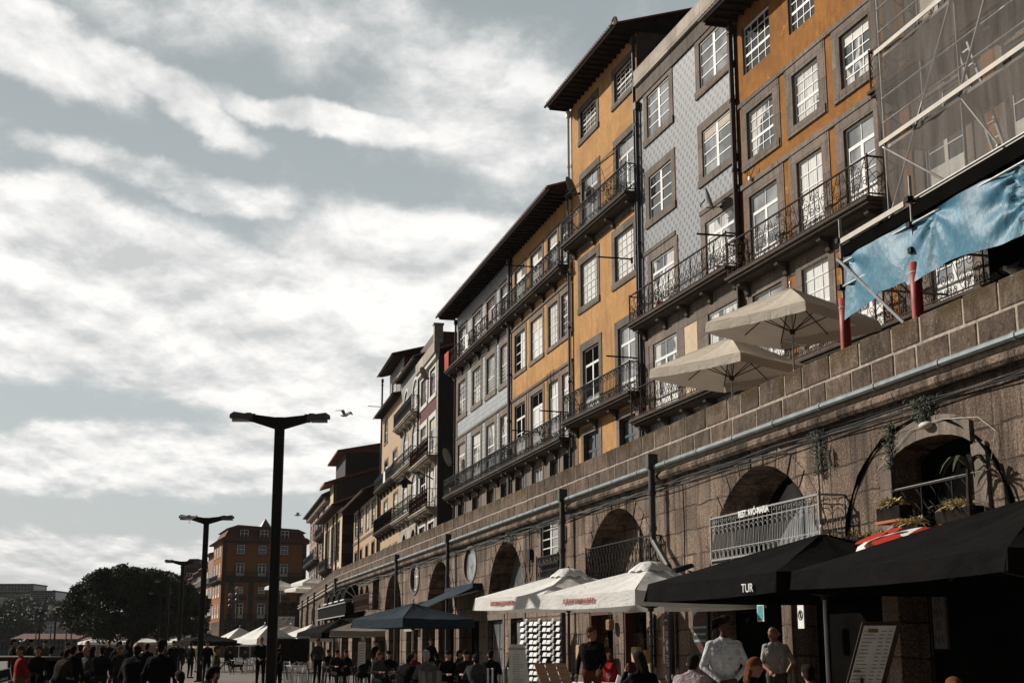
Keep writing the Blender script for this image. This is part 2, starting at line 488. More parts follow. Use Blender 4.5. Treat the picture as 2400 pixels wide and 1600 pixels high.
def special():
    # parapet blocks
    m, nt, b, tc = base('lichened_parapet_block', .95, .12)
    a = nt.node('ShaderNodeAttribute', attribute_name='tone').outputs[0]
    n1 = nt.noise(tc, 3.2, 7, .75); n2 = nt.noise(tc, 28, 3, .7); n3 = nt.noise(nt.mapping(tc, (1.6, 1.6, .75)), 1.8, 8, .78); n4 = nt.noise(tc, 1.1, 4, .6)
    col = (.15, .112, .09)
    c = nt.mix(nt.ramp(n1, .3, .7), tuple(x * .5 for x in col), tuple(x * 1.35 for x in col))
    c = nt.mix(nt.ramp(n3, .46, .66, 0, .85), c, (.028, .022, .019))
    sp = nt.node('ShaderNodeSeparateXYZ'); nt.link(tc, sp.inputs[0])
    top = nt.ramp(sp.outputs[2], 6.2, 6.45)
    c = nt.mix(nt.m('MULTIPLY', top, nt.ramp(n4, .42, .56, 0, .85)), c, (.07, .042, .014))
    c = nt.mix(nt.ramp(n2, .5, .66, 0, .45), c, (.03, .024, .02))
    c = nt.mix(nt.ramp(n2, .38, .32, 0, .6), c, (.36, .32, .26))
    c = nt.mix(1.0, c, a, 'MULTIPLY')
    nt.link(c, b.inputs['Base Color']); bump(nt, b, nt.m('ADD', n1, nt.m('MULTIPLY', n2, .4)), .7, .03)
    M['block'] = m
    # debris netting
    m, nt, b, tc = base('grey_debris_netting', .9, .1)
    n = nt.noise(nt.mapping(tc, (3, 3, .35)), 1.6, 5, .65)
    c = nt.mix(nt.ramp(n, .3, .7), (.10, .09, .083), (.21, .19, .172))
    nt.link(c, b.inputs['Base Color'])
    tr = nt.node('ShaderNodeBsdfTransparent'); mx = nt.node('ShaderNodeMixShader')
    n5 = nt.noise(nt.mapping(tc, (1.2, 1.2, .25)), 1.1, 3, .5)
    nt.link(nt.ramp(n5, .35, .7, .42, .66), mx.inputs[0])
    nt.link(tr.outputs[0], mx.inputs[1]); nt.link(b.outputs[0], mx.inputs[2])
    nt.link(mx.outputs[0], [x for x in nt.n if x.type == 'OUTPUT_MATERIAL'][0].inputs[0])
    M['net'] = m
    # tarpaulin
    m, nt, b, tc = base('blue_tarpaulin', .5, .3)
    n = nt.noise(tc, 3.0, 5, .65); n2 = nt.noise(nt.mapping(tc, (1, 1, .5)), 16, 4, .7)
    c = nt.mix(nt.ramp(n, .3, .7), (.022, .115, .19), (.055, .205, .30))
    nt.link(c, b.inputs['Base Color'])
    w = nt.node('ShaderNodeTexVoronoi', feature='F1'); nt.link(nt.mapping(tc, (1, 1, .7), rot=(0, .3, 0)), w.inputs['Vector']); w.inputs['Scale'].default_value = 9
    bump(nt, b, nt.m('ADD', nt.m('MULTIPLY', n2, .5), nt.m('MULTIPLY', w.outputs[0], .5)), .5, .03)
    M['tarp'] = m
    # paving
    m, nt, b, tc = base('worn_granite_setts', .8, .3)
    br = nt.node('ShaderNodeTexBrick', offset=.5); nt.link(tc, br.inputs['Vector'])
    br.inputs['Scale'].default_value = 1; br.inputs['Brick Width'].default_value = .6; br.inputs['Row Height'].default_value = .35; br.inputs['Mortar Size'].default_value = .02
    br.inputs['Color1'].default_value = (.17, .145, .125, 1); br.inputs['Color2'].default_value = (.23, .195, .17, 1); br.inputs['Mortar'].default_value = (.07, .06, .05, 1)
    n = nt.noise(tc, .4, 6, .7)
    c = nt.mix(nt.ramp(n, .35, .7, 0, .6), br.outputs['Color'], (.10, .085, .075))
    nt.link(c, b.inputs['Base Color']); bump(nt, b, br.outputs['Fac'], -.3, .02)
    M['paving'] = m
    m, nt, b, tc = base('river_water', .12, .6)
    b.inputs['Base Color'].default_value = (.03, .045, .045, 1)
    bump(nt, b, nt.noise(nt.mapping(tc, (.5, 1.5, 1)), 1.2, 5, .6), .5, .2)
    M['water'] = m
    m, nt, b, tc = base('wooded_hill', 1.0, .05)
    n = nt.noise(tc, .06, 6, .7); n2 = nt.noise(tc, .3, 4, .7)
    c = nt.mix(nt.ramp(n, .35, .65), (.025, .03, .02), (.06, .06, .05)); c = nt.mix(nt.ramp(n2, .4, .65, 0, .6), c, (.02, .024, .016))
    nt.link(c, b.inputs['Base Color']); bump(nt, b, n2, .6, 2)
    M['hill'] = m
    # terrace floor
    M['terrace'] = simple('terrace_flagstones', (.2, .16, .13), .9, .25, 2)
special()

PANES = dict(d='p_dark', g='p_grey', c='p_curt', p='p_pale')

def window(root, x0, x1, z0, z1, kind='sash', y=0.0, pane='c', sur=.28, surm='granite', fr='white', nx=4, nu=3, nl=3, rec=.12, top='flat', sill=True, tk=1.0, wname='window'):
    "window or glazed door in the opening x0..x1, z0..z1 of a wall whose face is at y; returns nothing, everything hangs from root"
    w = x1 - x0; h = z1 - z0; yo = y + (rec * .4 if rec > 0 else rec); ft = .055 * tk
    f = MB()
    if top == 'arch':
        hz = min(w / 2, h * .4); A = arch(x0, x1, z0, z1 - hz, z1, 10)
        B = arch(x0 + ft, x1 - ft, z0 + ft, z1 - hz, z1 - ft, 10)
        n = len(A)
        for i in range(n):
            j = (i + 1) % n
            f.prism([A[i], A[j], B[j], B[i]], yo, yo + .06)
    else:
        f.box(x0, x0 + ft, yo, yo + .06, z0, z1); f.box(x1 - ft, x1, yo, yo + .06, z0, z1)
        f.box(x0 + ft, x1 - ft, yo, yo + .06, z1 - ft, z1); f.box(x0 + ft, x1 - ft, yo, yo + .06, z0, z0 + ft)
    bt = .026 * tk
    def vb(x, a, b_, t=bt): f.box(x - t / 2, x + t / 2, yo + .012, yo + .048, a, b_)
    def hb(z, a=None, b_=None, t=bt): f.box((x0 + ft) if a is None else a, (x1 - ft) if b_ is None else b_, yo + .010, yo + .05, z - t / 2, z + t / 2)
    if kind == 'sash':
        zm = z0 + h * (nl / (nu + nl))
        hb(zm, t=.075 * tk)
        for i in range(1, nx): vb(x0 + w * i / nx, z0 + ft, zm - .03); vb(x0 + w * i / nx, zm + .03, z1 - ft)
        for i in range(1, nu): hb(zm + (z1 - zm) * i / nu)
        for i in range(1, nl): hb(z0 + (zm - z0) * i / nl)
    elif kind == 'case':
        vb((x0 + x1) / 2, z0 + ft, z1 - ft, .16)
        for i in range(1, nu): hb(z0 + h * i / nu, t=.035)
    elif kind == 'door':
        zt = z1 - min(.62, h * .24)
        zb = z0 + h * .26
        hb(zt, t=.09); vb((x0 + x1) / 2, zt + .04, z1 - ft)
        vb((x0 + x1) / 2, z0 + ft, zt - .04, .13 * tk)
        vb(x0 + ft + .03, z0 + ft, zt - .04, .07); vb(x1 - ft - .03, z0 + ft, zt - .04, .07)
        for i in range(1, nl): hb(zb + (zt - zb) * i / nl, t=.03)
        f.box(x0 + ft, x1 - ft, yo + .015, yo + .04, z0 + ft, zb)
    elif kind == 'plain':
        vb((x0 + x1) / 2, z0 + ft, z1 - ft, .05)
        hb(z0 + h * .6, t=.05)
    elif kind == 'fan':
        zt = z1 - w * .62
        cx = (x0 + x1) / 2
        hb(zt, t=.07)
        for rr in (.28, .42):
            f.tube([(cx + rr * w * math.cos(PI * i / 10), yo + .03, zt + .04 + rr * w * 1.15 * math.sin(PI * i / 10)) for i in range(11)], .016, 4)
        for k in range(1, 5):
            a = PI * k / 5; f.beam((cx + .1 * w * math.cos(a), yo + .03, zt + .05 + .1 * w * math.sin(a)), (cx + .42 * w * math.cos(a), yo + .03, zt + .04 + .48 * w * math.sin(a)), .018)
        for i in range(1, 3): vb(x0 + w * i / 3, z0 + ft, zt - .03)
        for i in range(1, 5): hb(z0 + (zt - z0) * i / 5)
    wo = f.build(wname, M[fr], root)
    if kind != 'shut':
        g = MB()
        if top == 'arch': g.prism(B, yo + .028, yo + .032)
        else: g.box(x0 + ft, x1 - ft, yo + .028, yo + .032, z0 + ft, z1 - ft)
        g.build('pane', M[PANES[pane]], wo)
        rw = random.Random(int(x0 * 977 + z0 * 131 + w * 53))
        if top != 'arch' and kind != 'fan' and pane in 'cpg' and tk == 1 and rw.random() < .42:
            bl = MB(); fr_ = rw.choice([.3, .45, .55, .2, .7]); xa, xb = x0 + ft, x1 - ft
            if rw.random() < .3: xb = (xa + xb) / 2; fr_ = 1.0
            bl.box(xa, xb, yo + .022, yo + .0255, max(z0 + ft, z1 - h * fr_), z1 - ft)
            bl.build('blind', M[rw.choice(['offwhite', 'beige_canvas', 'cream_canvas', 'greyplaster', 'dark', 'dark'])], wo)
    if sur:
        s = MB(); q = .024; sur = sur * .94
        ys, ye = y - q, y + .03
        if top == 'arch':
            hz = min(w / 2, h * .4)
            A = arch(x0, x1, z0, z1 - hz, z1, 12); B2 = arch(x0 - sur, x1 + sur, z0, z1 - hz, z1 + sur, 12)
            for i in range(1, len(A) - 1): s.prism([A[i], A[i + 1], B2[i + 1], B2[i]], ys, ye)
            s.prism([A[-1], A[0], B2[0], B2[-1]], ys, ye)
        else:
            s.box(x0 - sur, x0, ys, ye, z0, z1); s.box(x1, x1 + sur, ys, ye, z0, z1)
            s.box(x0 - sur, x1 + sur, ys - .003, ye, z1, z1 + sur * .9)
        if sill: s.box(x0 - sur - .02, x1 + sur + .02, ys - .03, ye, z0 - sur * .75, z0)
        s.build('stone_surround', M[surm], wo)
    return wo

def spiral(cx, cz, r, turns=1.6, a0=0.0, sgn=1, n=16):
    return [(cx + r * (1 - t * .86) * math.cos(a0 + sgn * turns * 2 * PI * t), cz + r * (1 - t * .86) * math.sin(a0 + sgn * turns * 2 * PI * t)) for t in [i / n for i in range(n + 1)]]

def panel_pattern(mb, P, L, h, kind, r=.009):
    "ironwork between bottom and top rail; P(t, z) maps along-distance and height to a point"
    zb, zt = .07, h
    if kind == 'bars':
        n = max(2, int(L / .14))
        for i in range(n + 1):
            t = L * i / n
            mb.beam(P(t, zb), P(t, zt), .018)
        n2 = max(1, int(L / .23))
        for i in range(n2):
            c = L * (i + .5) / n2
            for zc in (zb + .11, zt - .12):
                mb.tube([P(c + .085 * math.cos(2 * PI * k / 10), zc + .085 * math.sin(2 * PI * k / 10)) for k in range(11)], r * 1.2, 4, cap=False)
        mb.beam(P(0, zt - .24), P(L, zt - .24), .014); mb.beam(P(0, zb + .22), P(L, zb + .22), .014)
    elif kind == 'balusters':
        n = max(2, int(L / .3))
        for i in range(n + 1):
            t = L * i / n
            mb.tube([P(t, zb), P(t, zb + .12), P(t, zb + .3), P(t, (zb + zt) / 2), P(t, zt - .3), P(t, zt - .1), P(t, zt)], [.03, .018, .034, .02, .034, .018, .03], 5)
    elif kind == 'scroll':
        n = max(1, int(round(L / .62)))
        for i in range(n + 1): mb.beam(P(L * i / n, zb), P(L * i / n, zt), .018)
        for i in range(n):
            c = L * (i + .5) / n; w = L / n
            fl = 1 if i % 2 else -1
            for (dx, zc, rr, a0, sg) in ((-.2 * fl, zb + .24, .15, 0, 1), (.16 * fl, zb + .33, .13, PI, -1), (-.12 * fl, zb + .58, .15, PI / 2, -1), (.19 * fl, zb + .68, .11, -PI / 2, 1), (-.23 * fl, zt - .12, .08, 0, 1), (.05 * fl, zb + .1, .08, PI, 1), (.24 * fl, zb + .1, .07, 0, -1)):
                zc = min(zc, zt - rr)
                mb.tube([P(c + dx * w / .62 + (x), z) for x, z in spiral(0, zc, rr, 1.5, a0, sg)], r, 4, cap=False)
            mb.tube([P(c + fl * w * (-.45 + .9 * k / 8), zb + (zt - zb) * (.5 - .5 * math.cos(PI * k / 8))) for k in range(9)], r, 4, cap=False)
    elif kind == 'vine':
        n = max(1, int(round(L / .42)))
        for i in range(n + 1):
            if i % 2 == 0: mb.beam(P(L * i / n, zb), P(L * i / n, zt), .02)
        H = zt - zb; w = L / n
        for i in range(n):
            c = L * (i + .5) / n
            for s_ in (-1, 1):
                mb.tube([P(c + s_ * w * .47 * math.sin(PI * k / 10), zb + H * .62 * k / 10) for k in range(11)], r, 4, cap=False)
                mb.tube([P(c + s_ * w * .42 * math.sin(PI * k / 8), zb + H * (.4 + .6 * k / 8)) for k in range(9)], r, 4, cap=False)
                mb.tube([P(c + s_ * (.06 + .05 * math.cos(2 * PI * k / 8)), zb + H * .3 + .06 * math.sin(2 * PI * k / 8)) for k in range(9)], r, 4, cap=False)
    elif kind == 'rings':
        n = max(1, int(L / .2)); w = L / n
        for i in range(n + 1): mb.beam(P(L * i / n, zb), P(L * i / n, zt), .014)
        for i in range(n):
            c = w * (i + .5)
            mb.beam(P(c - .03, zb + .2), P(c - .03, zt - .32), .009); mb.beam(P(c + .03, zb + .2), P(c + .03, zt - .32), .009)
            mb.tube([P(c + w * .42 * math.cos(PI * k / 8), zt - .32 + w * .42 * math.sin(PI * k / 8)) for k in range(9)], .008, 4, cap=False)
            mb.tube([P(c + w * .5 * math.cos(PI * k / 8), zt - .26 + w * .5 * math.sin(PI * k / 8)) for k in range(9)], .008, 4, cap=False)
            mb.tube([P(c + w * .4 * math.cos(2 * PI * k / 8), zb + .09 + w * .4 * math.sin(2 * PI * k / 8)) for k in range(9)], .008, 4, cap=False)
            mb.tube([P(c + (x), z) for x, z in spiral(0, zt - .07, .05, 1.0, i * PI, 1, 8)], .007, 4, cap=False)
        for z in (zb + .19, zt - .16): mb.beam(P(0, z), P(L, z), .016)
    elif kind == 'lattice':
        n = max(2, int(L / .24)); H = zt - zb
        for i in range(n + 1): mb.beam(P(L * i / n, zb), P(L * i / n, zt), .012)
        for i in range(-1, n, 1):
            a, b_ = L * max(i, 0) / n, L * min(i + 2, n) / n
            mb.tube([P(a + (b_ - a) * k / 6, zb + H * (k / 6) ** .8) for k in range(7)], .008, 4, cap=False)
            mb.tube([P(b_ - (b_ - a) * k / 6, zb + H * (k / 6) ** .8) for k in range(7)], .008, 4, cap=False)

def railing(root, x0, x1, z, h, depth, kind, matn, y=0.0, sides=(1, 1), name='railing'):
    mb = MB(); yf = y - depth + .03
    mb.beam((x0, yf, z + h), (x1, yf, z + h), .05, .03); mb.beam((x0, yf, z + .07), (x1, yf, z + .07), .03)
    panel_pattern(mb, lambda t, zz: (x0 + t, yf, z + zz), x1 - x0, h, kind)
    for k, xs in enumerate((x0, x1)):
        if depth > .15 and sides[k]:
            mb.beam((xs, yf, z + h), (xs, y, z + h), .05, .03); mb.beam((xs, yf, z + .07), (xs, y, z + .07), .03)
            panel_pattern(mb, lambda t, zz: (xs, yf + t, z + zz), depth - .04, h, kind if kind != 'scroll' else 'vine')
        mb.beam((xs, yf, z), (xs, yf, z + h + .06), .035)
    return mb.build(name, M[matn], root, fix=False)

def balcony(root, x0, x1, z, kind='bars', matn='iron', depth=.5, h=.98, y=0.0, slab='granite_dark', th=.16, corbel=True, sides=(1, 1)):
    "z = underside of the slab edge"
    s = MB()
    s.box(x0 - .05, x1 + .05, y - depth - .06, y, z + th * .45, z + th)
    s.box(x0, x1, y - depth, y, z, z + th * .45)
    s.box(x0 + .05, x1 - .05, y - depth * .8, y, z - .07, z)
    if corbel:
        n = max(2, int((x1 - x0) / 1.9) + 1)
        for i in range(n):
            c = x0 + .35 + (x1 - x0 - .7) * i / (n - 1)
            s.prism([(y, z - .42), (y, z - .07), (y - depth * .75, z - .07), (y - depth * .7, z - .16), (y - depth * .3, z - .22), (y - .1, z - .4)], c - .11, c + .11, axis='x')
    so = s.build('balcony', M[slab], root)
    bev(so, .012, 1)
    r = railing(so, x0, x1, z + th, h, depth, kind, matn, y, sides)
    return so

def eave_roof(root, x0, x1, z, over, back=5.0, rise=2.0, ovl=.3, ovr=.3, tile='rooftile', y=0.0, rafters=True, th=.1):
    "tiled roof slope with a projecting timber eave; underside at z"
    e = MB()
    a, b_ = x0 - ovl, x1 + ovr
    sl = rise / (back + over)
    e.prism([(y - over, z), (y - over, z + th), (y + back, z + rise + th), (y + back, z + rise), (y + .0, z + .02), ], a, b_, axis='x')
    ro = e.build('roof', M['roofdark'], root)
    t = MB()
    n = int((b_ - a) / .22)
    for i in range(n):
        c = a + (b_ - a) * (i + .5) / n
        pts = [(c, y - over - .06, z + th + .02), (c, y + back, z + rise + th + .02)]
        t.tube(pts, .075, 6)
    t.prism([(y - over - .02, z + th), (y - over - .02, z + th + .03), (y + back, z + rise + th + .03), (y + back, z + rise + th)], a, b_, axis='x')
    t.build('roof_tiles', M[tile], ro)
    if rafters:
        k = MB()
        m_ = int((b_ - a) / .45)
        for i in range(m_ + 1):
            c = a + .05 + (b_ - a - .1) * i / m_
            k.box(c - .035, c + .035, y - over + .06, y, z - .09, z - .002)
        k.build('rafters', M['roofdark'], ro)
    g = MB()
    g.tube([(a, y - over - .1, z + .02), (b_, y - over - .1, z + .02)], .055, 8)
    g.build('gutter', M['pipe'], ro)
    return ro

def pipe(root, x, z0, z1, y=-.09, r=.05, matn='pipe', name='drainpipe', foot=None):
    p = MB(); p.tube([(x, y, z0), (x, y, z1)], r, 8)
    z = z0 + .6
    while z < z1: p.tube([(x, y, z - .04), (x, y, z + .04)], r * 1.35, 8); z += 2.1
    p.box(x - .1, x + .1, y - .08, y + .09, z1 - .25, z1)
    return p.build(name, M[matn], root, smooth=False)

def frame_root(name, pl, s0, label, cat='house', group=None):
    x, y = pl.pt(s0)
    o = empty(name, (x, y, 0), pl.a - PI / 2)
    return tag(o, label, cat, group)

class Pl:
    def __init__(s, x0, y0, a): s.x, s.y, s.a = x0, y0, R(a); s.d = (math.sin(s.a), -math.cos(s.a)); s.n = (-math.cos(s.a), -math.sin(s.a))
    def pt(s, q, o=0): return s.x + s.d[0] * q + s.n[0] * o, s.y + s.d[1] * q + s.n[1] * o

def par(P, a=14): return Pl(P * math.cos(R(a)), P * math.sin(R(a)), a)

def shell(root, W, z0, z1, holes, matn, depth=10, side='greyplaster', name='wall', rev=.2, y=0.0, holes_fill=True):
    w = MB()
    face_holes(w, rect(0, W, z0, z1), holes, y, rev, 0, 3)
    w.box(0.002, W - .002, y + rev + .25, y + depth, z0, z1, 1)
    w.poly([(0, y, z0), (0, y + rev + .25, z0), (0, y + rev + .25, z1), (0, y, z1)], 2)
    w.poly([(W, y, z0), (W, y + rev + .25, z0), (W, y + rev + .25, z1), (W, y, z1)], 2)
    w.poly([(0, y, z1), (W, y, z1), (W, y + rev + .25, z1), (0, y + rev + .25, z1)], 2)
    return w.build(name, [M[matn], M[side], M[side], M['granite2']], root)

def band(root, x0, x1, z0, z1, matn='granite', y=0.0, p=.05, name='stone_band'):
    b = MB(); b.box(x0, x1, y - p, y + .02, z0, z1)
    return b.build(name, M[matn], root)

TB = 5.72   # terrace level, foot of the houses

def text(body, size, mat, parent, loc, rot=(PI / 2, 0, 0), name='lettering', al='CENTER', ext=.002, off=0.0):
    cu = bpy.data.curves.new(name, 'FONT'); cu.body = body; cu.size = size; cu.extrude = ext; cu.align_x = al; cu.offset = off
    o = bpy.data.objects.new(name, cu); COL.objects.link(o)
    dg = bpy.context.evaluated_depsgraph_get(); dg.update()
    me = bpy.data.meshes.new_from_object(o.evaluated_get(dg)); bpy.data.objects.remove(o)
    me.name = name; me.materials.clear(); me.materials.append(M[mat])
    o = bpy.data.objects.new(name, me); COL.objects.link(o); o.parent = parent; o.location = loc; o.rotation_euler = rot
    return o
put_text = text
B5 = Pl(15 * math.cos(R(14.1)), 15 * math.sin(R(14.1)), 14.1)
B4 = Pl(*B5.pt(-50.12), 16); B3 = Pl(*B4.pt(7.25), 16); B2 = Pl(*B3.pt(7.72), 16.2); B1 = Pl(*B2.pt(7.85), 16.5)
B6 = Pl(*B5.pt(-76.79), 12.2)
GRP = 'old terraced houses along the raised walk'

def holes_of(ws):
    out = []
    for w in ws:
        x0, x1, z0, z1 = w[:4]; kw = w[4]
        out.append(arch(x0, x1, z0, z1 - min((x1 - x0) / 2, (z1 - z0) * .4), z1, 12) if kw.get('top') == 'arch' else rect(x0, x1, z0, z1))
    return out

def add_windows(root, ws):
    for w in ws: window(root, *w[:4], **w[4])

# ---- ochre house beside the scaffold
h = frame_root('ochre_house', B2, 0, 'deep ochre house with lace curtained sash windows, between the blue tiled house and the scaffold', group=GRP)
ws = []
for x0, x1 in ((.5, 2.2), (3.3, 4.72), (5.87, 7.25)):
    ws.append((x0, x1, 17.55, 19.0, dict(nx=4, nu=3, nl=2, sur=0, pane='d', sill=False, rec=.16)))
for x0, x1 in ((.62, 2.24), (3.36, 4.76), (5.87, 7.27)):
    ws.append((x0, x1, 14.95, 16.37, dict(nx=4 if x0 < 1 else 3, nu=3, nl=2, sur=.33, pane='c', rec=.16)))
ws += [(.6, 2.3, 11.71, 13.9, dict(kind='door', nl=3, sur=.33, pane='g')), (3.41, 4.75, 11.9, 13.93, dict(nx=3, nu=3, nl=2, sur=.33, pane='p')), (5.85, 7.25, 11.71, 13.93, dict(kind='door', nl=3, sur=.33, pane='g')),
       (.58, 2.33, 8.75, 11.05, dict(kind='door', nl=3, sur=.33, pane='g')), (3.42, 4.81, 8.95, 11.08, dict(nx=3, nu=3, nl=3, sur=.33, pane='p')), (5.85, 7.25, 8.75, 11.05, dict(kind='door', nl=3, sur=.33, pane='g')),
       (.6, 2.3, TB, 8.1, dict(kind='door', fr='green_paint', pane='d')), (3.4, 5.1, TB, 8.1, dict(kind='door', fr='green_paint', pane='d'))]
shell(h, 7.85, TB, 19.6, holes_of(ws), 'ochre')
add_windows(h, ws)
for z0, z1 in ((16.66, 16.78), (14.22, 14.36)):
    band(h, .02, 7.8, z0, z1)
band(h, -.02, .16, 11.8, 19.3, 'pipe', p=.02, name='corner_strip')
for x0, x1 in ((2.57, 3.03), (5.09, 5.54)):
    band(h, x0 - .06, x0 + .06, 14.7, 16.66, p=.02, name='stone_strip'); band(h, x1 - .06, x1 + .06, 14.7, 16.66, p=.02, name='stone_strip')
for x0, x1 in ((2.63, 3.08), (5.08, 5.52)):
    band(h, x0 - .05, x0 + .06, 11.7, 14.22, p=.02, name='stone_strip'); band(h, x1 - .06, x1 + .05, 11.7, 14.22, p=.02, name='stone_strip')
band(h, .02, 7.8, 11.05, 11.45, 'granite2', p=.02)
balcony(h, .05, 7.6, 11.52, 'scroll', 'rust', .5, .96)
balcony(h, .05, 7.6, 8.42, 'scroll', 'rust', .5, .96)
eave_roof(h, 0, 7.85, 19.45, .85, rise=2.2)
pipe(h, -.02, 8, 19.3, -.12, .07)

# ---- blue tiled house
h = frame_root('tiled_house', B3, 0, 'tall house clad in blue grey patterned tiles with white casements and a flat cornice', group=GRP)
ws = []
for x0, x1 in ((.84, 2.78), (5.23, 7.26)):
    ws.append((x0, x1, 18.32, 19.83, dict(kind='case', nu=4, sur=.33, pane='g', rec=.06)))
    ws.append((x0 + .03, x1 + .03, 15.46, 16.95, dict(kind='case', nu=4, sur=.33, pane='d' if x0 < 1 else 'g', rec=.06)))
    ws.append((x0 + .07, x1 + .08, 12.07, 14.03, dict(kind='door', nl=2, sur=.33, pane='c', rec=.06)))
    ws.append((x0 + .08, x1 + .13, 8.88, 11.23, dict(kind='door', nl=2, sur=.33, pane='c', rec=.06)))
    ws.append((x0 + .1, x1 - .1, TB, 8.1, dict(kind='door', fr='brownpaint', pane='d')))
shell(h, 7.72, TB, 20.0, holes_of(ws), 'azul')
add_windows(h, ws)
band(h, .1, 3.0, 14.36, 14.5, 'granite2', p=.03); band(h, 4.9, 7.65, 14.36, 14.5, 'granite2', p=.03)
band(h, .02, 7.7, 19.98, 20.5, 'granite2', p=.06); band(h, .0, 7.72, 20.5, 21.05, 'granite_pale', p=.16, name='cornice')
band(h, .02, 7.7, 11.25, 11.86, 'granite', p=.03)
for a, b_ in ((.02, .55), (2.95, 3.5), (4.5, 5.0), (7.35, 7.7)): band(h, a, b_, 8.6, 11.25, 'granite', p=.025, name='stone_strip')
band(h, 3.5, 4.5, 8.6, 11.25, 'cream', p=.012, name='cream_panel')
balcony(h, .05, 7.7, 11.9, 'vine', 'rust', .5, .96)
balcony(h, .05, 7.7, 8.71, 'vine', 'rust', .5, .96)
pipe(h, 7.62, 8, 20.5, -.1, .06); pipe(h, .1, 8, 19.9, -.1, .06, 'pipedark')
c = MB(); c.box(-1.9, 1.5, 2.2, 5.5, 19.9, 22.2); c.build('attic_box', M['corrug'], h)
c = MB(); c.prism([(-2.2, 22.2), (-.4, 23.0), (1.9, 22.2)], 1.9, 5.8); c.build('attic_roof', M['corrug'], h)

# ---- narrow orange house
h = frame_root('orange_house', B4, 0, 'narrow bright orange house with deep dark eaves and black iron balconies', group=GRP)
ws = []
for x0, x1 in ((1.2, 3.0), (4.98, 6.8)):
    ws.append((x0, x1, 20.76, 21.88, dict(nx=4, nu=3, nl=3, sur=.28, surm='granite2', fr='offwhite', pane='d', rec=.16)))
    ws.append((x0 + .06, x1 + .05, 16.78, 19.15, dict(kind='door', nl=2, sur=.3, surm='granite2', pane='g', rec=.16)))
for x0, x1 in ((1.0, 2.82), (4.75, 6.62)):
    ws.append((x0, x1, 14.15, 15.82, dict(nx=4, nu=3, nl=3, sur=.32, surm='granite2', fr='offwhite', pane='p', rec=.16)))
for x0, x1 in ((1.15, 2.93), (4.93, 6.6)):
    ws.append((x0, x1, 9.9, 12.45, dict(kind='door', nl=2, sur=.34, surm='granite2', pane='g', rec=.16)))
    ws.append((x0, x1 - .1, TB, 9.28, dict(kind='door', sur=.3, surm='granite', fr='green_paint', pane='d', nl=2, rec=.3)))
shell(h, 7.25, TB, 22.6, holes_of(ws), 'orange')
add_windows(h, ws)
band(h, 0, 7.25, 16.3, 16.5, 'granite2', p=.05)
band(h, .0, .5, TB, 9.6, 'granite', p=.02, name='stone_strip'); band(h, 6.95, 7.25, TB, 9.6, 'granite', p=.02, name='stone_strip')
balcony(h, .15, 7.2, 16.6, 'bars', 'iron', .5, .98, corbel=True)
balcony(h, .15, 7.2, 9.72, 'bars', 'iron', .5, .98)
eave_roof(h, 0, 7.25, 22.55, .9, back=5, rise=1.9, ovl=.25, ovr=.2)
pipe(h, -.06, 9, 22.4, -.1, .05, 'white', name='white_drainpipe'); pipe(h, 7.15, TB + 2, 22.4, -.1, .06, 'pipedark')
b = MB()
for xx in (3.4, 5.0, 6.7):
    b.beam((xx, -.05, 18.9), (xx, -.75, 18.35), .03)
for k in range(4): b.beam((1.2, -.2 - .17 * k, 18.8 - .13 * k), (6.8, -.2 - .17 * k, 18.8 - .13 * k), .012)
b.build('drying_frame', M['iron'], h)

# ---- orange house of four bays (shares its eaves line with its tiled neighbour)
h = frame_root('four_bay_house', B5, -59.85, 'pale orange house of four window bays sharing long balconies with its tiled neighbour', group=GRP)
cols = ((.7, 2.5), (3.48, 5.35), (6.28, 7.66), (8.22, 9.5))
ws = []
for i, (x0, x1) in enumerate(cols):
    ws.append((x0, x1, 16.2, 18.15, dict(kind='door', nl=2, sur=.22, pane='g', rec=.14)))
    ws.append((x0, x1, 13.5, 15.22, dict(kind='case' if i < 2 else 'sash', nx=4, nu=4 if i < 2 else 3, nl=3, sur=.24, pane='p' if i < 2 else 'c', fr='white' if i < 2 else 'offwhite')))
    ws.append((x0, x1, 9.45, 12.03, dict(kind='door', nl=2, sur=.24, pane='p')))
    ws.append((x0 + .1, x1 - .1, 7.3, 8.9, dict(kind='plain', sur=.2, surm='granite', fr='white' if i == 1 else 'green_paint', pane='g' if i == 1 else 'd', rec=.25)))
shell(h, 9.73, 9.2, 19.05, [q for q in holes_of(ws) if q[0][1] > 9.2], 'orange'); shell(h, 9.73, TB, 9.2, [q for q in holes_of(ws) if q[0][1] < 9.2], 'granite', name='lower_wall')
add_windows(h, ws)
band(h, .02, 9.7, 15.5, 15.62, 'granite2'); band(h, .02, 9.7, 12.3, 12.42, 'granite2', p=.05)
for i in range(3):
    xm = (cols[i][1] + cols[i + 1][0]) / 2
    if i != 1: band(h, xm - .08, xm + .08, 9.4, 12.3, 'granite', p=.02, name='stone_strip')
balcony(h, .02, 9.55, 16.0, 'bars', 'iron', .5, .86)
balcony(h, .02, 9.55, 9.25, 'bars', 'iron', .5, .86)
eave_roof(h, 0, 9.73, 19.05, .95, ovl=0, ovr=.1)
pipe(h, .04, TB + 1, 19, -.1, .055); pipe(h, 9.66, TB + 1, 19, -.12, .06, 'pipedark')
d = MB(); d.box(6.6, 9.4, 1.4, 4.5, 19.6, 21.4); dd = d.build('dormer', M['corrug'], h)
d = MB(); d.prism([(1.0, 21.3), (1.0, 21.45), (4.8, 22.0), (4.8, 21.85)], 6.3, 9.6, axis='x'); d.build('dormer_roof', M['rooftile'], dd)

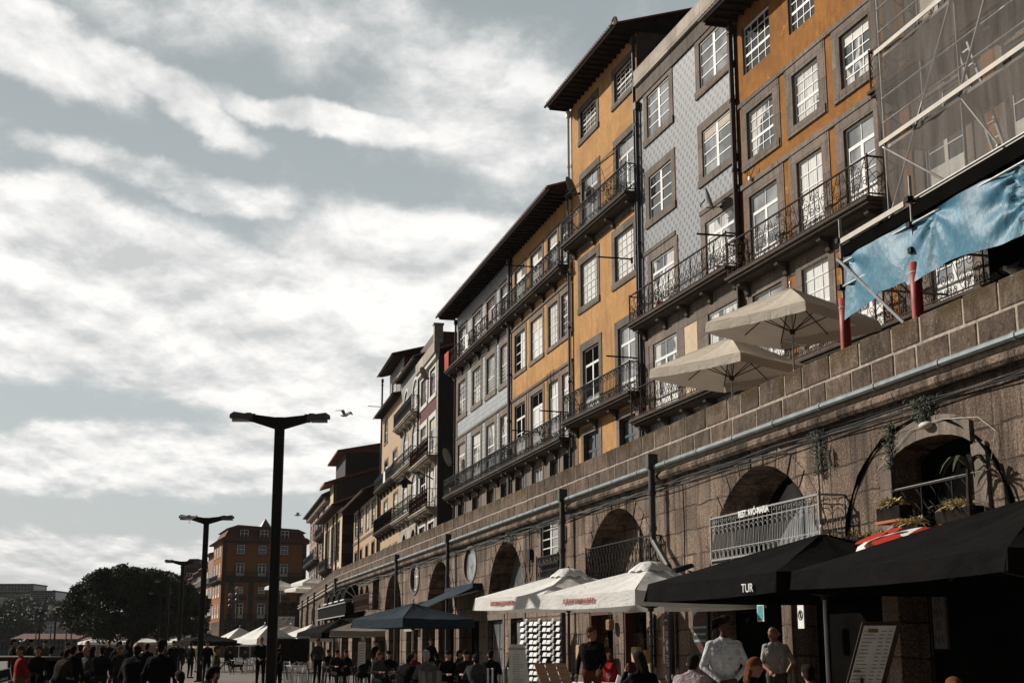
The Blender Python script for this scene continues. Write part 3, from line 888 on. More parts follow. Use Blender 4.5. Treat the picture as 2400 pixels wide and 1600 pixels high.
# ---- tiled neighbour
h = frame_root('pale_tiled_house', B5, -71.8, 'pale blue tiled house with fanlight windows and a red cloth on its top balcony', group=GRP)
cols = ((.5, 2.3), (3.95, 5.8), (7.1, 8.78), (9.93, 11.42))
ws = []
for i, (x0, x1) in enumerate(cols):
    ws.append((x0, x1, 16.2, 18.1, dict(kind='door', nl=2, sur=.26, pane='g', rec=.14)))
    ws.append((x0, x1, 13.5, 15.28, dict(kind='sash', nx=4, nu=4, nl=3, sur=.34, pane='c', fr='offwhite') if i < 2 else dict(kind='fan', sur=.34, pane='g', fr='offwhite')))
    ws.append((x0, x1, 9.45, 12.0, dict(kind='door', nl=3, sur=.34, pane='c') if i < 2 else dict(kind='fan', sur=.34, pane='c', fr='white')))
    ws.append((x0 + .1, x1 - .05, 7.2, 8.88, dict(kind='plain', sur=.24, fr='brownpaint', pane='d', rec=.25)))
shell(h, 11.95, 9.2, 19.05, [q for q in holes_of(ws) if q[0][1] > 9.2], 'tileb', side='darkside'); shell(h, 11.95, TB, 9.2, [q for q in holes_of(ws) if q[0][1] < 9.2], 'granite', side='darkside', name='lower_wall')
add_windows(h, ws)
band(h, .02, 11.9, 15.58, 15.7, 'granite2'); band(h, .02, 11.9, 12.32, 12.44, 'granite2')
band(h, .0, .28, TB, 15.5, 'granite', p=.03, name='corner_strip')
b5 = balcony(h, -.7, 11.9, 16.0, 'vine', 'rust', .5, .86)
balcony(h, -.75, 11.9, 9.25, 'bars', 'iron', .5, .86)
eave_roof(h, 0, 11.95, 19.05, .95, ovl=.55, ovr=0)
pipe(h, 11.85, TB + 1, 19, -.1, .07, 'zinc'); pipe(h, -.15, TB, 18.9, -.05, .06)
c = MB()
for i in range(9):
    c.poly([(-.55 + .12 * i, -.56 - .02 * math.sin(i * 1.7), 16.15), (-.55 + .12 * (i + 1), -.56 - .02 * math.sin((i + 1) * 1.7), 16.15), (-.55 + .12 * (i + 1), -.575, 17.05), (-.55 + .12 * i, -.575, 17.05)])
o = c.build('red_cloth', M['redcloth'])
o.location = h.location; o.rotation_euler = h.rotation_euler
tag(o, 'red cloth hung over the far end of the topmost rusty balcony rail', 'cloth')
o = MB(); o.ell((2.6, 1.5, 20.1), (.8, .8, .5), 12, 6); o = o.build('roof_tank', M['greyplaster'], None, True)
o.location = h.location; o.rotation_euler = h.rotation_euler
tag(o, 'pale domed tank on the tiled roof above the long eaves', 'tank')

# ---- plum house
h = frame_root('plum_house', B6, -7.2, 'narrow plum coloured house with white window surrounds beside the dark alley', group=GRP)
ws = []
for x0, x1 in ((.5, 2.75), (4.05, 6.1)):
    ws.append((x0, x1, 16.0, 17.6, dict(nx=2, nu=2, nl=1, sur=.36, surm='offwhite', fr='brownpaint', pane='g')))
    ws.append((x0, x1, 12.3, 14.65, dict(kind='door', sur=.36, surm='offwhite', fr='offwhite', pane='g', nl=2)))
    ws.append((x0, x1, 9.4, 11.75, dict(kind='door', sur=.36, surm='offwhite', fr='offwhite', pane='g', nl=2)))
    ws.append((x0, x1, TB, 8.65, dict(kind='door', sur=.3, surm='offwhite', fr='brownpaint', pane='d')))
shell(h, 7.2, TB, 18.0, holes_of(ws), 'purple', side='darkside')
add_windows(h, ws)
band(h, 0, 7.2, 17.85, 18.1, 'offwhite', p=.2); band(h, -.05, 7.3, 18.1, 18.75, 'granite_pale', p=.3, name='cornice')
band(h, 6.75, 7.2, TB, 17.8, 'granite_pale', p=.04, name='corner_strip')
band(h, .0, .2, TB, 17.8, 'offwhite', p=.03, name='stone_strip')
balcony(h, .1, 7.1, 12.12, 'balusters', 'rust', .6, .98, slab='granite_pale')
balcony(h, .1, 7.1, 9.22, 'balusters', 'rust', .6, .98, slab='granite_pale')
c = MB(); c.box(6.95, 7.35, -.3, .2, 18.7, 19.7); c.box(6.9, 7.4, -.35, .25, 19.7, 19.8); c.build('chimney', M['granite_pale'], h)

# ---- arched-window house
h = frame_root('arched_window_house', B6, -16.0, 'house with pale arched window surrounds and grey slates on its top storey', group=GRP)
ws = []
for x0, x1 in ((1.6, 3.7), (5.55, 7.9)):
    ws.append((x0, x1, 16.1, 18.25, dict(kind='door', top='arch', sur=.2, surm='offwhite', pane='p', nl=2)))
    ws.append((x0, x1, 12.95, 15.45, dict(kind='door', top='arch', sur=.35, surm='granite_pale', pane='p', nl=2)))
    ws.append((x0, x1, 9.85, 12.25, dict(kind='door', top='arch', sur=.35, surm='granite_pale', pane='p', nl=2)))
    ws.append((x0, x1, TB, 8.85, dict(kind='plain', top='arch', sur=.35, surm='granite_pale', fr='green_paint', pane='d')))
shell(h, 8.8, TB, 15.9, [q for q in holes_of(ws) if q[0][1] < 16], 'granite_pale', side='darkside')
shell(h, 8.8, 15.9, 19.2, [q for q in holes_of(ws) if q[0][1] > 16], 'slate', side='darkside', name='upper_wall')
add_windows(h, ws)
balcony(h, .4, 8.7, 15.8, 'bars', 'iron', .55, .98, slab='granite_pale')
balcony(h, .1, 8.7, 12.7, 'vine', 'iron', .55, .9, slab='granite_pale')
balcony(h, .1, 8.7, 9.6, 'vine', 'iron', .55, .98, slab='granite_pale')
eave_roof(h, 0, 8.8, 19.2, .4, back=3, rise=1.2, ovl=.1, ovr=.1, rafters=False)
pipe(h, 8.74, TB, 19, -.1, .06, 'pipedark')
c = MB(); c.box(-2.5, 4.5, 1.6, 6, 19.6, 22.0); c.build('attic_box', M['corrug'], h)

# ---- yellow tile house
h = frame_root('yellow_tiled_house', B6, -26.3, 'tall yellow tiled house with a slate hung attic under dark eaves', group=GRP)
ws = [(1.6, 3.2, 16.3, 17.9, dict(nx=2, nu=2, nl=2, sur=.2, pane='g', fr='offwhite')), (1.9, 3.8, 13.1, 14.9, dict(kind='door', nl=2, sur=.2, pane='p')), (6.6, 8.6, 12.9, 15.0, dict(kind='door', nl=2, sur=.2, pane='g')),
      (1.9, 3.9, 9.8, 12.0, dict(kind='door', nl=2, sur=.2, pane='p')), (7.3, 9.4, 9.8, 12.0, dict(kind='door', nl=2, sur=.2, pane='p')),
      (1.6, 3.4, TB, 8.5, dict(kind='plain', sur=.2, fr='green_paint', pane='d')), (4.6, 6.2, TB, 8.5, dict(kind='plain', sur=.2, fr='green_paint', pane='d')), (7.5, 9.3, TB, 8.5, dict(kind='plain', sur=.2, fr='green_paint', pane='d'))]
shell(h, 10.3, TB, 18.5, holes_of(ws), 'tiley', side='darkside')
add_windows(h, ws)
balcony(h, .2, 10.2, 12.75, 'bars', 'iron', .55, .8)
balcony(h, .2, 10.2, 9.65, 'balusters', 'iron', .55, .98)
eave_roof(h, 0, 10.3, 18.45, .55, back=1.5, rise=.4, ovl=.2, ovr=0, rafters=False)
ws = [(1.6, 3.9, 19.2, 20.9, dict(kind='plain', sur=.1, pane='p', fr='white')), (6.4, 7.6, 19.2, 20.9, dict(kind='plain', sur=.1, pane='g', fr='offwhite'))]
c = shell(h, 7.8, 18.7, 21.7, holes_of(ws), 'slate', depth=7, side='corrug', name='attic_wall', y=.5)
add_windows(h, [w[:4] + (dict(w[4], y=.5),) for w in ws])
eave_roof(h, 0, 7.8, 21.7, .3, back=5, rise=1.4, ovl=.5, ovr=.1, rafters=False)
pipe(h, -.08, TB, 21.5, -.05, .07, 'pipedark')

# ---- low yellow brick house
h = frame_root('low_yellow_house', B6, -45.5, 'low yellow brick house with a very deep dark eave and maroon ground floor shutters', group=GRP)
ws = []
for x0, x1 in ((1.1, 3.2), (5.2, 7.2), (9.4, 11.5), (13.6, 15.8)):
    ws.append((x0, x1, 10.95, 12.7, dict(nx=3, nu=3, nl=3, sur=.22, pane='g', fr='offwhite')))
    ws.append((x0 + .2, x1 - .1, 7.2, 9.6, dict(kind='plain', sur=.2, pane='d', fr='brownpaint')))
shell(h, 16.9, TB, 13.3, holes_of(ws), 'tiley', side='granite_dark')
add_windows(h, ws)
band(h, .05, 16.8, 10.3, 10.5, 'granite2')
eave_roof(h, 0, 16.9, 13.25, 1.1, back=5, rise=2.6, ovl=.6, ovr=0)
pipe(h, 5.0, TB, 13.2, -.1, .07)

# ---- stone-fronted house pushed forward
h = frame_root('jutting_house', B6, -66, 'grey stone house jutting forward with tall narrow windows, left of the low yellow house', group=GRP)
ws = []
for k in range(5):
    x = 1.5 + 3.4 * k
    ws.append((x, x + 1.7, 9.4, 12.8, dict(kind='case', nu=5, sur=.2, pane='p' if k % 2 else 'g', y=-.9, fr='offwhite')))
    ws.append((x, x + 1.7, 6.2, 8.6, dict(kind='door', sur=.2, pane='d', y=-.9)))
c = shell(h, 19, TB, 13.9, holes_of(ws), 'cream', side='granite_dark', y=-.9, depth=8)
add_windows(h, ws)
eave_roof(h, 0, 19, 13.9, .9, back=4, rise=2.0, y=-.9, rafters=False)
balcony(h, 1, 9, 8.9, 'bars', 'iron', .6, .9, y=-.9)
for x in (4.5, 11.2, 14.8): pipe(h, x, TB, 13.7, -1.0, .09, 'pipedark')

# ---- tall dark-sided house
h = frame_root('dark_gabled_house', B6, -71.6, 'tall house showing a sooty slate clad side wall above its lower neighbours', group=GRP)
w = MB()
w.box(0, 4.6, 0, .3, TB, 18.2, 1)
w.prism([(0.0, TB), (0.0, 18.2), (6.0, 20.2), (16, 20.4), (16, TB)], 4.3, 4.6, axis='x')
w.box(0, 4.3, .4, 15.8, TB, 18.0)
w.box(-7, 4.0, 1.2, 14, 18.0, 21.6)
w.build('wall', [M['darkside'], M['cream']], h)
r = MB()
r.prism([(.3, 21.5), (.3, 21.7), (7.5, 23.1), (14.6, 21.7), (14.6, 21.5)], -7.6, 4.5, axis='x')
r.prism([(-1.0, 18.0), (-1.0, 18.25), (6, 20.6), (16, 20.8), (16, 20.4), (6, 20.2)], -1, 5.0, axis='x')
r.build('roof', M['rooffar'], h)
window(h, 1.0, 3.2, 13.0, 15.5, 'case', y=0, rec=-.02, pane='p', nu=4); window(h, 1.0, 3.2, 9.4, 12.0, 'door', y=0, rec=-.02, pane='p')

# ---- pink house at the far end
h = frame_root('pink_house', B6, -99.3, 'dusty pink many windowed house at the far left end of the row', group=GRP)
ws = []
for k in range(7):
    x = 1.5 + 3.75 * k
    ws.append((x, x + 2.1, 14.2, 16.3, dict(nx=2, nu=2, nl=2, sur=.3, surm='granite_pale', pane='p')))
    ws.append((x, x + 2.1, 11.9, 13.3, dict(nx=2, nu=2, nl=1, sur=.25, surm='granite_pale', pane='g')))
    ws.append((x, x + 2.1, 8.6, 10.8, dict(kind='door', nl=2, sur=.3, surm='granite_pale', pane='c')))
shell(h, 27.8, TB, 17.1, holes_of(ws), 'pink', side='granite_dark')
add_windows(h, ws)
band(h, -.3, 27.8, 16.9, 17.3, 'granite_pale', p=.5, name='cornice')
eave_roof(h, 0, 27.8, 17.35, .8, back=5, rise=2.8, rafters=False)
balcony(h, -.3, 16, 11.3, 'bars', 'iron', .7, .9)
balcony(h, 17, 27, 13.4, 'bars', 'iron', .7, .9)
for x in (14.5, 22): pipe(h, x, TB, 16.8, -.1, .1, 'pipedark')

# ---- house behind the scaffold
h = frame_root('netted_house', B1, 0, 'grey stone house wrapped in netting behind the scaffold', group=GRP)
ws = []
for x0 in (1.3, 4.3, 7.3, 10.3):
    ws.append((x0, x0 + 1.5, 17.4, 19.2, dict(kind='door', sur=.35, pane='g', fr='offwhite')))
    ws.append((x0, x0 + 1.5, 14.2, 16.4, dict(kind='door', sur=.35, pane='g', fr='offwhite')))
    ws.append((x0, x0 + 1.5, 11.2, 13.4, dict(kind='door', sur=.35, pane='d', fr='offwhite')))
    ws.append((x0, x0 + 1.5, 8.7, 10.6, dict(kind='door', sur=.35, pane='g', fr='white')))
    ws.append((x0, x0 + 1.5, TB, 8.1, dict(kind='door', sur=.35, pane='d', fr='green_paint')))
shell(h, 12.5, TB, 21, holes_of(ws), 'greyplaster')
add_windows(h, ws)
for x in (.5, 3.6, 6.6): band(h, x, x + .4, 11, 20.5, 'ochre', p=.03, name='ochre_strip')
band(h, 0, 12.5, 13.6, 13.9); band(h, 0, 12.5, 16.7, 17.0); band(h, 0, 12.5, 10.7, 10.95, 'granite')
balcony(h, .1, 12.3, 8.42, 'scroll', 'rust', .5, .96)
balcony(h, .1, 12.3, 13.9, 'vine', 'rust', .5, .96)
# ------------------------------------------------------------------ ground and terrace
W11 = par(11)
o = MB(); V = []
gx = [-60 + 1.5 * i for i in range(81)]; gy = [-30, -10, 0] + [2 * i for i in range(1, 31)] + [70, 90, 120, 150, 175]
for y in gy:
    for x in gx: V.append((x, y, gz(x, y)))
o._add(V, [(j * 81 + i, j * 81 + i + 1, (j + 1) * 81 + i + 1, (j + 1) * 81 + i) for j in range(len(gy) - 1) for i in range(80)])
o.box(-60, 60, -30, 175, GZ - 2.2, GZ - .6)
a = o.build('quay_pavement', M['paving']); tag(a, kind='structure')
o = MB(); o.box(-900, -60.05, -200, 1500, -6, -3); a = o.build('river', M['water']); tag(a, kind='structure')
o = MB(); o.box(-60, 400, 175.05, 1500, GZ - 1.2, GZ - .05); o.box(60.05, 400, -200, 175, GZ - 1.2, GZ - .02); o.box(-60, 60, -200, -30.05, GZ - 1.2, GZ - .02)
a = o.build('ground', M['paving']); tag(a, kind='structure')

def put(o, pl, s=0.0):
    x, y = pl.pt(s); o.location = (x, y, 0); o.rotation_euler = (0, 0, pl.a - PI / 2); return o

XO = 91.0
def X(s): return s + XO
wall = frame_root('quay_wall', W11, -XO, 'long brown masonry quay wall with arches under a block parapet', 'wall')
arches = [  # s0, s1, z0, spring, top
    (-27.35, -22.05, 3.3, 2.6, 5.0), (-36.15, -30.6, 3.2, 2.6, 5.02), (-47.55, -42.3, 2.95, 2.6, 5.05), (-58.95, -53.3, 2.95, 2.6, 5.05), (-70.3, -65.35, 2.95, 3.2, 5.1)]
holes = []; depth = []
def A(p, d): holes.append(p); depth.append(d)
def cut_arch(s0, s1, z0, zs, zt, n=18):
    c = (s0 + s1) / 2; h_ = (s1 - s0) / 2
    pts = [(c + h_ * math.cos(PI * i / n), zs + (zt - zs) * math.sin(PI * i / n)) for i in range(n + 1)]
    pts = [p for p in pts if p[1] > z0 + .02]
    t = math.asin((z0 - zs) / (zt - zs)) if z0 > zs else 0
    xr = h_ * math.cos(t) if z0 > zs else h_
    return [(c - xr, z0), (c + xr, z0)] + pts
for q in arches: A([(X(x), z) for x, z in cut_arch(*q)], .95 if q is arches[0] else .72)
seg = [(-19.6, 3.3), (-17.35, 3.3), (-17.35, 4.45)] + [(-18.475 + 1.125 * math.cos(PI * (.15 + .7 * i / 8)) / math.cos(PI * .15), 4.45 + .22 * (math.sin(PI * (.15 + .7 * i / 8)) - math.sin(PI * .15)) / (1 - math.sin(PI * .15))) for i in range(1, 8)] + [(-19.6, 4.45)]
A([(X(x), z) for x, z in seg], .5)
A([(X(-50.4) + x, z) for x, z in ellipse(0, 4.6, 1.0, .62)], .09)
A([(X(-61.9) + x, z) for x, z in ellipse(0, 4.65, .98, .6)], .2)
A(rect(X(-40.5), X(-38.6), 3.6, 5.27), .18)
A(rect(X(-74.5), X(-72.3), 3.6, 5.28), .4)
small = [(-77.35, -75.9, 4.0), (-79.55, -78.0, 4.0), (-82.0, -80.3, 3.95), (-84.8, -83.1, 3.95), (-87.6, -85.9, 3.95), (-90.3, -88.7, 3.95)]
for s0, s1, z0 in small: A(arch(X(s0), X(s1), z0, 4.5, 5.02, 10), .5)
doors = [(-19.7, -14.5), (-23.5, -20.2), (-27.2, -23.9), (-32.95, -31.25), (-35.75, -33.75), (-44.2, -42.6), (-47.45, -45.3), (-52.3, -48.9), (-56.3, -53.2), (-59.9, -57.0), (-63.9, -60.9), (-68.9, -65.6), (-73.2, -70.0), (-77.6, -74.5), (-82.2, -79.0), (-87.0, -83.8)]
for s0, s1 in doors: A(rect(X(s0), X(s1), GZ, 2.6), .5)
w = MB()
face_holes(w, rect(0, XO + 10, GZ - .3, 5.62), holes, 0, depth)
w.box(0, XO + 10, 1.75, 1.9, GZ - .3, 5.62, 1)
w.box(0, .05, 0, 1.75, GZ, 5.62); w.box(XO + 9.95, XO + 10, 0, 1.75, GZ, 5.62)
w.box(.06, XO + 9.9, .02, 1.74, 5.5, 5.62, 1)
# inside faces of the doorways
for k, (s0, s1) in enumerate(doors): w.box(X(s0) - .03, X(s1) + .03, .5, .56, GZ, 2.63, 1)
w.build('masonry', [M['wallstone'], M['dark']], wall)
# what stands in each arch
def backing(i, kind):
    s0, s1, z0, zs, zt = arches[i]
    P = [(X(x), z) for x, z in cut_arch(s0 - .02, s1 + .02, z0 - .02, zs, zt + .02)]
    b = MB(); b.prism(P, (.93 if i == 0 else .70), (1.0 if i == 0 else .76))
    return b.build('arch_back', M[kind], wall)
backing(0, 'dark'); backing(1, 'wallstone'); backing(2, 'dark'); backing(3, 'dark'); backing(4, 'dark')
g = MB(); g.prism([(X(-26.5), 3.3), (X(-22.2), 3.3), (X(-22.2), 4.0), (X(-22.8), 4.6), (X(-24.0), 4.85), (X(-25.2), 4.72), (X(-26.0), 4.25)], .84, .9)
g.box(X(-24.6), X(-24.56), .80, .84, 3.3, 4.7); g.build('arch_glazing', M['p_grey'], wall)
for i, (a0, b0) in ((2, (-46.6, -42.4)), (3, (-57.6, -53.6))):
    P = [(X(x), z) for x, z in cut_arch(arches[i][0] + .3, arches[i][1] - .05, 4.1 if i == 3 else 2.95, 2.6, arches[i][4] - .1)]
    g = MB(); g.prism(P, .62, .66); g.build('arch_glazing', M['p_grey'], wall)
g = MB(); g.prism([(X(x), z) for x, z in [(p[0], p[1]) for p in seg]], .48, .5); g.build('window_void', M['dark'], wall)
for c_, z_, a_, b_, d_, nm in ((-50.4, 4.6, 1.0, .62, .06, 'p_grey'), (-61.9, 4.65, .98, .6, .17, 'dark')):
    g = MB(); g.prism([(X(c_) + x, z) for x, z in ellipse(0, z_, a_ + .01, b_ + .01)], d_, d_ + .03); g.build('oval_glass', M[nm], wall)
g = MB()
E1 = [(X(-50.4) + x, z) for x, z in ellipse(0, 4.6, 1.0, .62)]; E2 = [(X(-50.4) + x, z) for x, z in ellipse(0, 4.6, 1.12, .7)]
for i in range(24): j = (i + 1) % 24; g.prism([E1[i], E1[j], E2[j], E2[i]], -.03, .03)
E1 = [(X(-61.9) + x, z) for x, z in ellipse(0, 4.65, .98, .6)]; E2 = [(X(-61.9) + x, z) for x, z in ellipse(0, 4.65, 1.2, .74)]
for i in range(24): j = (i + 1) % 24; g.prism([E1[i], E1[j], E2[j], E2[i]], -.04, .03)
g.build('oval_surround', M['granite'], wall)
window(wall, X(-62.35), X(-61.3), 4.14, 5.13, 'plain', rec=.2, pane='g', sur=0, fr='white', sill=False)
window(wall, X(-40.5), X(-38.6), 4.22, 5.27, 'case', nu=4, rec=.06, pane='g', sur=.3, surm='granite', fr='offwhite')
d = MB(); d.box(X(-40.5), X(-38.6), .12, .17, 3.6, 4.2); d.build('door_panel', M['darkwood'], wall)
railing(wall, X(-40.75), X(-38.4), 3.55, .68, .12, 'bars', 'iron', name='window_railing')
window(wall, X(-33.3), X(-31.65), 3.2, 4.68, 'plain', y=.6, rec=.05, pane='g', sur=.12, surm='granite', fr='brownpaint', wname='arch_door')
for s0, s1, z0 in small: 
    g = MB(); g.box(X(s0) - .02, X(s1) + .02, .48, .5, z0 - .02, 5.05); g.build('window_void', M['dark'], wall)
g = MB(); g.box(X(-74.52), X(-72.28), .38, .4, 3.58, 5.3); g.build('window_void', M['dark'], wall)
# dressed stones: window frame, arch rings
f = MB()
f.box(X(-19.95), X(-19.6), -.05, .02, 3.2, 4.4); f.box(X(-17.35), X(-17.0), -.05, .02, 3.2, 4.4)
up = seg[2:]
for i in range(len(up) - 1):
    (x0, z0), (x1, z1) = up[i], up[i + 1]
    f.prism([(X(x0), z0), (X(x1), z1), (X(x1), z1 + .3), (X(x0), z0 + .3)], -.05, .02)
f.build('window_surround', M['granite'], wall)
f = MB()
n = 22; c_ = -18.85; hw = 2.4
f.tube([(X(c_ + hw * math.cos(PI * (.0 + i / n))), -.03, 3.1 + 1.88 * math.sin(PI * i / n)) for i in range(n + 1)], [.014 + .012 * ((i * 7) % 3) for i in range(n + 1)], 6)
f.build('blind_arch_groove', M['dark'], wall)
for (s0, s1, z0, zs, zt) in arches[:4]:
    c_ = (s0 + s1) / 2; hw = (s1 - s0) / 2; f = MB(); n = 15
    for i in range(n):
        a0, a1 = PI * (i + .06) / n, PI * (i + .94) / n
        P = [(X(c_ + (hw + e) * math.cos(a)), zs + (zt - zs + e) * math.sin(a)) for a, e in ((a0, 0.004), (a1, 0.004), (a1, .38), (a0, .38))]
        if min(p[1] for p in P) > 2.7 and max(p[1] for p in P) < 5.6: f.prism(P, -.012 - .006 * (i % 3), .02)
    f.build('arch_ring', M['wallstone'], wall)
# shop doors
for k, (s0, s1) in enumerate(doors):
    if k in (5, 6):
        window(wall, X(s0), X(s1), GZ, 2.55, 'plain', rec=.3, pane='g', sur=.22, surm='granite', fr='granite_dark', sill=False, wname='shop_door')
    elif k in (3, 4):
        f = MB(); f.box(X(s0), X(s1), .02, .3, 2.45, 2.58); f.box(X(s0), X(s0) + .08, .02, .3, GZ, 2.45); f.box(X(s1) - .08, X(s1), .02, .3, GZ, 2.45); f.build('shop_door', M['brownpaint'], wall)
# mouldings
l = MB()
l.box(0, XO + 10, -.16, .3, 5.62, 5.7); l.box(0, XO + 10, -.1, .02, 5.52, 5.62)
bev(l.build('ledge', M['mortar'], wall), .02, 1)
l = MB(); random.seed(3)
x = 0
while x < XO + 10:
    L = random.uniform(.7, 1.4); l.tube([(x, -.09, 5.42 + random.uniform(-.01, .01)), (x + L - .015, -.09, 5.42)], .095, 8); x += L
l.build('roll_moulding', M['wallstone'], wall)
l = MB(); l.tube([(0, -.21, 5.63), (XO + 10, -.21, 5.63)], .055, 8)
x = 1
while x < XO + 9: l.tube([(x, -.21, 5.63), (x + .09, -.21, 5.63)], .068, 8); x += 1.9
l.build('gutter_pipe', M['zinc'], wall)
l = MB()
for k in range(4):
    pts = []; x = 0; ph = k * 2.1
    while x <= XO + 10:
        pts.append((x, -.04 - .02 * k, 5.26 - .05 * k + .025 * math.sin(x * 1.3 + ph) + .03 * math.sin(x * .37 + ph))); x += .8
    l.tube(pts, .014 + .005 * (k == 1), 4)
for s, z1, z0 in ((-42.2, 5.2, 3.3), (-41.7, 5.2, 3.6), (-38.2, 5.2, 3.0), (-28.6, 5.1, 3.1), (-22.1, 5.0, 3.3), (-52.7, 5.2, 3)): l.tube([(X(s), -.04, z1), (X(s) + .03, -.04, (z0 + z1) / 2), (X(s) - .02, -.04, z0)], .014, 4)
l.build('cable_bundle', M['pipedark'], wall)
for s, low in ((-29.95, 1), (-37.3, 0), (-53.25, 0), (-65.3, 0), (-91 + 2.5, 0)):
    p = MB()
    z1 = 5.92 if s > -60 else 5.9
    pts = [(X(s), -.27, z1), (X(s), -.27, 4.1 if low else GZ + .2)]
    if low: pts = [(X(s), -.27, z1), (X(s), -.27, 4.05), (X(s) + .05, -.27, 3.95), (X(s) + .95, -.27, 3.35), (X(s) + 1.02, -.27, 3.2), (X(s) + 1.02, -.27, GZ + .1)]
    p.tube(pts, .075, 10)
    p.box(X(s) - .1, X(s) + .1, -.38, -.15, z1 - .32, z1)
    for zz in (5.0, 4.2): p.tube([(X(s), -.27, zz), (X(s), -.27, zz + .1)], .095, 10)
    p.build('downpipe', M['pipedark'], wall)
for s in (-29.7, -38.0): pass
l = MB(); l.tube([(X(-20.0), -.06, 4.35), (X(-18.9), -.08, 4.83), (X(-18), -.08, 4.86), (X(-17.1), -.06, 4.75), (X(-16.7), -.06, 4.5), (X(-16.9), -.06, 4.0), (X(-17.4), -.3, 3.95), (X(-18.7), -.5, 3.9)], .005, 5)
l.build('white_cable', M['offwhite'], wall)
# iron railings of the arches
railing(wall, X(-26.0), X(-21.25), 3.22, .88, .5, 'rings', 'greyiron', name='arch_railing')
railing(wall, X(-35.1), X(-30.15), 3.08, 1.03, .3, 'lattice', 'iron', name='arch_railing')
railing(wall, X(-19.5), X(-17.4), 3.25, .72, .12, 'vine', 'iron', name='arch_railing')
railing(wall, X(-77.9), X(-72.0), 3.5, .9, .6, 'bars', 'rust', name='arch_railing')
# parapet of two block courses
random.seed(11)
p = MB()
def course(z0, z1, off):
    x = off
    while x < XO + 10:
        L = random.uniform(.62, 1.25); t = random.uniform(.72, 1.2); tt = (t * random.uniform(.97, 1.05), t, t * random.uniform(.93, 1.0))
        dz = random.uniform(-.008, .008); dy = random.uniform(-.007, .005)
        a_, b_ = x + .022, min(x + L - .022, XO + 10)
        p.box(a_, b_, .02 + dy, .40 + dy, z0 + .018, z1 + dz - .02 * (z1 < 6.3), 0, tt)
        x += L
course(5.70, 6.13, 0); course(6.13, 6.56, -.4)
bev(p.build('parapet', M['block'], wall, fix=True), .022, 2)
p = MB(); p.box(0, XO + 10, .034, .375, 5.69, 6.53); p.build('parapet_mortar', M['mortar'], wall)
text('REST. AVÓ-MARIA', .17, 'whiteink', wall, (X(-24.55), -.5, 4.0), name='railing_lettering', al='LEFT', ext=.006, off=.004)

# farther stretch of the wall
c0 = W11.pt(-XO)
PF = Pl(c0[0], c0[1], 11.1)
LF = 48.7
wf = frame_root('quay_wall', PF, -LF, 'far stretch of the quay wall beyond the balcony with black and white fan awnings', 'wall')
hs = []
for k, x in enumerate((3, 8, 12.5, 17, 22, 26, 31, 35.5, 40.5, 44.5)):
    hs.append(arch(x, x + (2.0 if k % 3 else 2.8), GZ + (0 if k % 2 else 2.9), 4.3 - (k % 2) * 1.2, 4.9 - (k % 2) * 1.2, 8))
for k in range(9): hs.append(rect(1.2 + 5.3 * k, 2.6 + 5.3 * k, 3.1, 4.4) if k % 2 == 9 else rect(6.0 + 4.7 * k, 7.2 + 4.7 * k, GZ, 2.5))
hs = [q for i, q in enumerate(hs) if i < 10]
w = MB(); face_holes(w, rect(0, LF, GZ - .3, 5.62), hs, 0, .5); w.box(0, LF, .5, 1.7, GZ - .3, 5.6, 1); w.box(-.02, .0, 0, 1.7, GZ, 5.6)
w.build('masonry', [M['wallfar'], M['dark']], wf)
l = MB(); l.box(0, LF, -.16, .3, 5.62, 5.7); l.tube([(0, -.1, 5.42), (LF, -.1, 5.42)], .09, 6); l.build('ledge', M['mortar'], wf)
p = MB(); XO_ = XO; 
for z0, z1, off in ((5.7, 6.13, 0), (6.13, 6.56, -.4)):
    x = off
    while x < LF: 
        L = random.uniform(.7, 1.25); t = random.uniform(.75, 1.15); p.box(x + .02, min(x + L - .02, LF), .02, .4, z0 + .015, z1 - .01, 0, t); x += L
p.build('parapet', M['block'], wf)
p = MB(); p.box(0, LF, .025, .37, 5.69, 6.53); p.build('parapet_mortar', M['mortar'], wf)
for x in (10, 19.6, 29, 43): pipe(wf, x, GZ, 5.9, -.2, .09, 'pipedark', 'downpipe')
# return wall facing the viewer
ex, ey = PF.pt(-LF)
we = empty('end_wall', (ex - 14, ey + .5, 0)); WX = 11.3; tag(we, 'dark ashlar end wall carrying a white tile picture, left of the quay wall corner', 'wall')
w = MB(); w.box(WX, 14, 0, 2, GZ, 5.7); w.box(WX, 14, .1, .5, 5.7, 6.1); w.build('masonry', M['endstone'], we)
l = MB(); l.box(WX - .1, 14.1, -.15, 0, 5.5, 5.7); l.build('ledge', M['granite_dark'], we)
tp = MB(); tp.box(11.9, 13.5, -.06, 0, 2.9, 4.7); tpo = tp.build('tile_picture', M['paper'], we)
ik = MB(); random.seed(5)
for i in range(26):
    x = 12.1 + random.random() * 1.2; z = 3.1 + random.random() * 1.4
    ik.tube([(x + .1 * math.cos(a), -.065, z + .12 * math.sin(a * 1.3)) for a in (0, 1, 2, 3)], .02, 4)
ik.build('drawing', M['ink'], tpo)
# terrace
t = MB()
pa = W11.pt(-XO, -.3); pb = W11.pt(10, -.3); pc = W11.pt(10, -14); pf = PF.pt(-LF, -.3)
t.poly([(pb[0], pb[1], 5.69), (pa[0], pa[1], 5.69), (pf[0], pf[1], 5.69), (pf[0] + 18, pf[1] + 60, 5.69), (60, 190, 5.69), (pc[0] + 20, pc[1], 5.69)])
t.poly([(pf[0] - 2.6, pf[1] + .3, 5.69), (pf[0], pf[1], 5.69), (pf[0] + 18, pf[1] + 60, 5.69), (pf[0] - 2.6, pf[1] + 60, 5.69)])
a = t.build('terrace_floor', M['terrace']); tag(a, kind='structure')

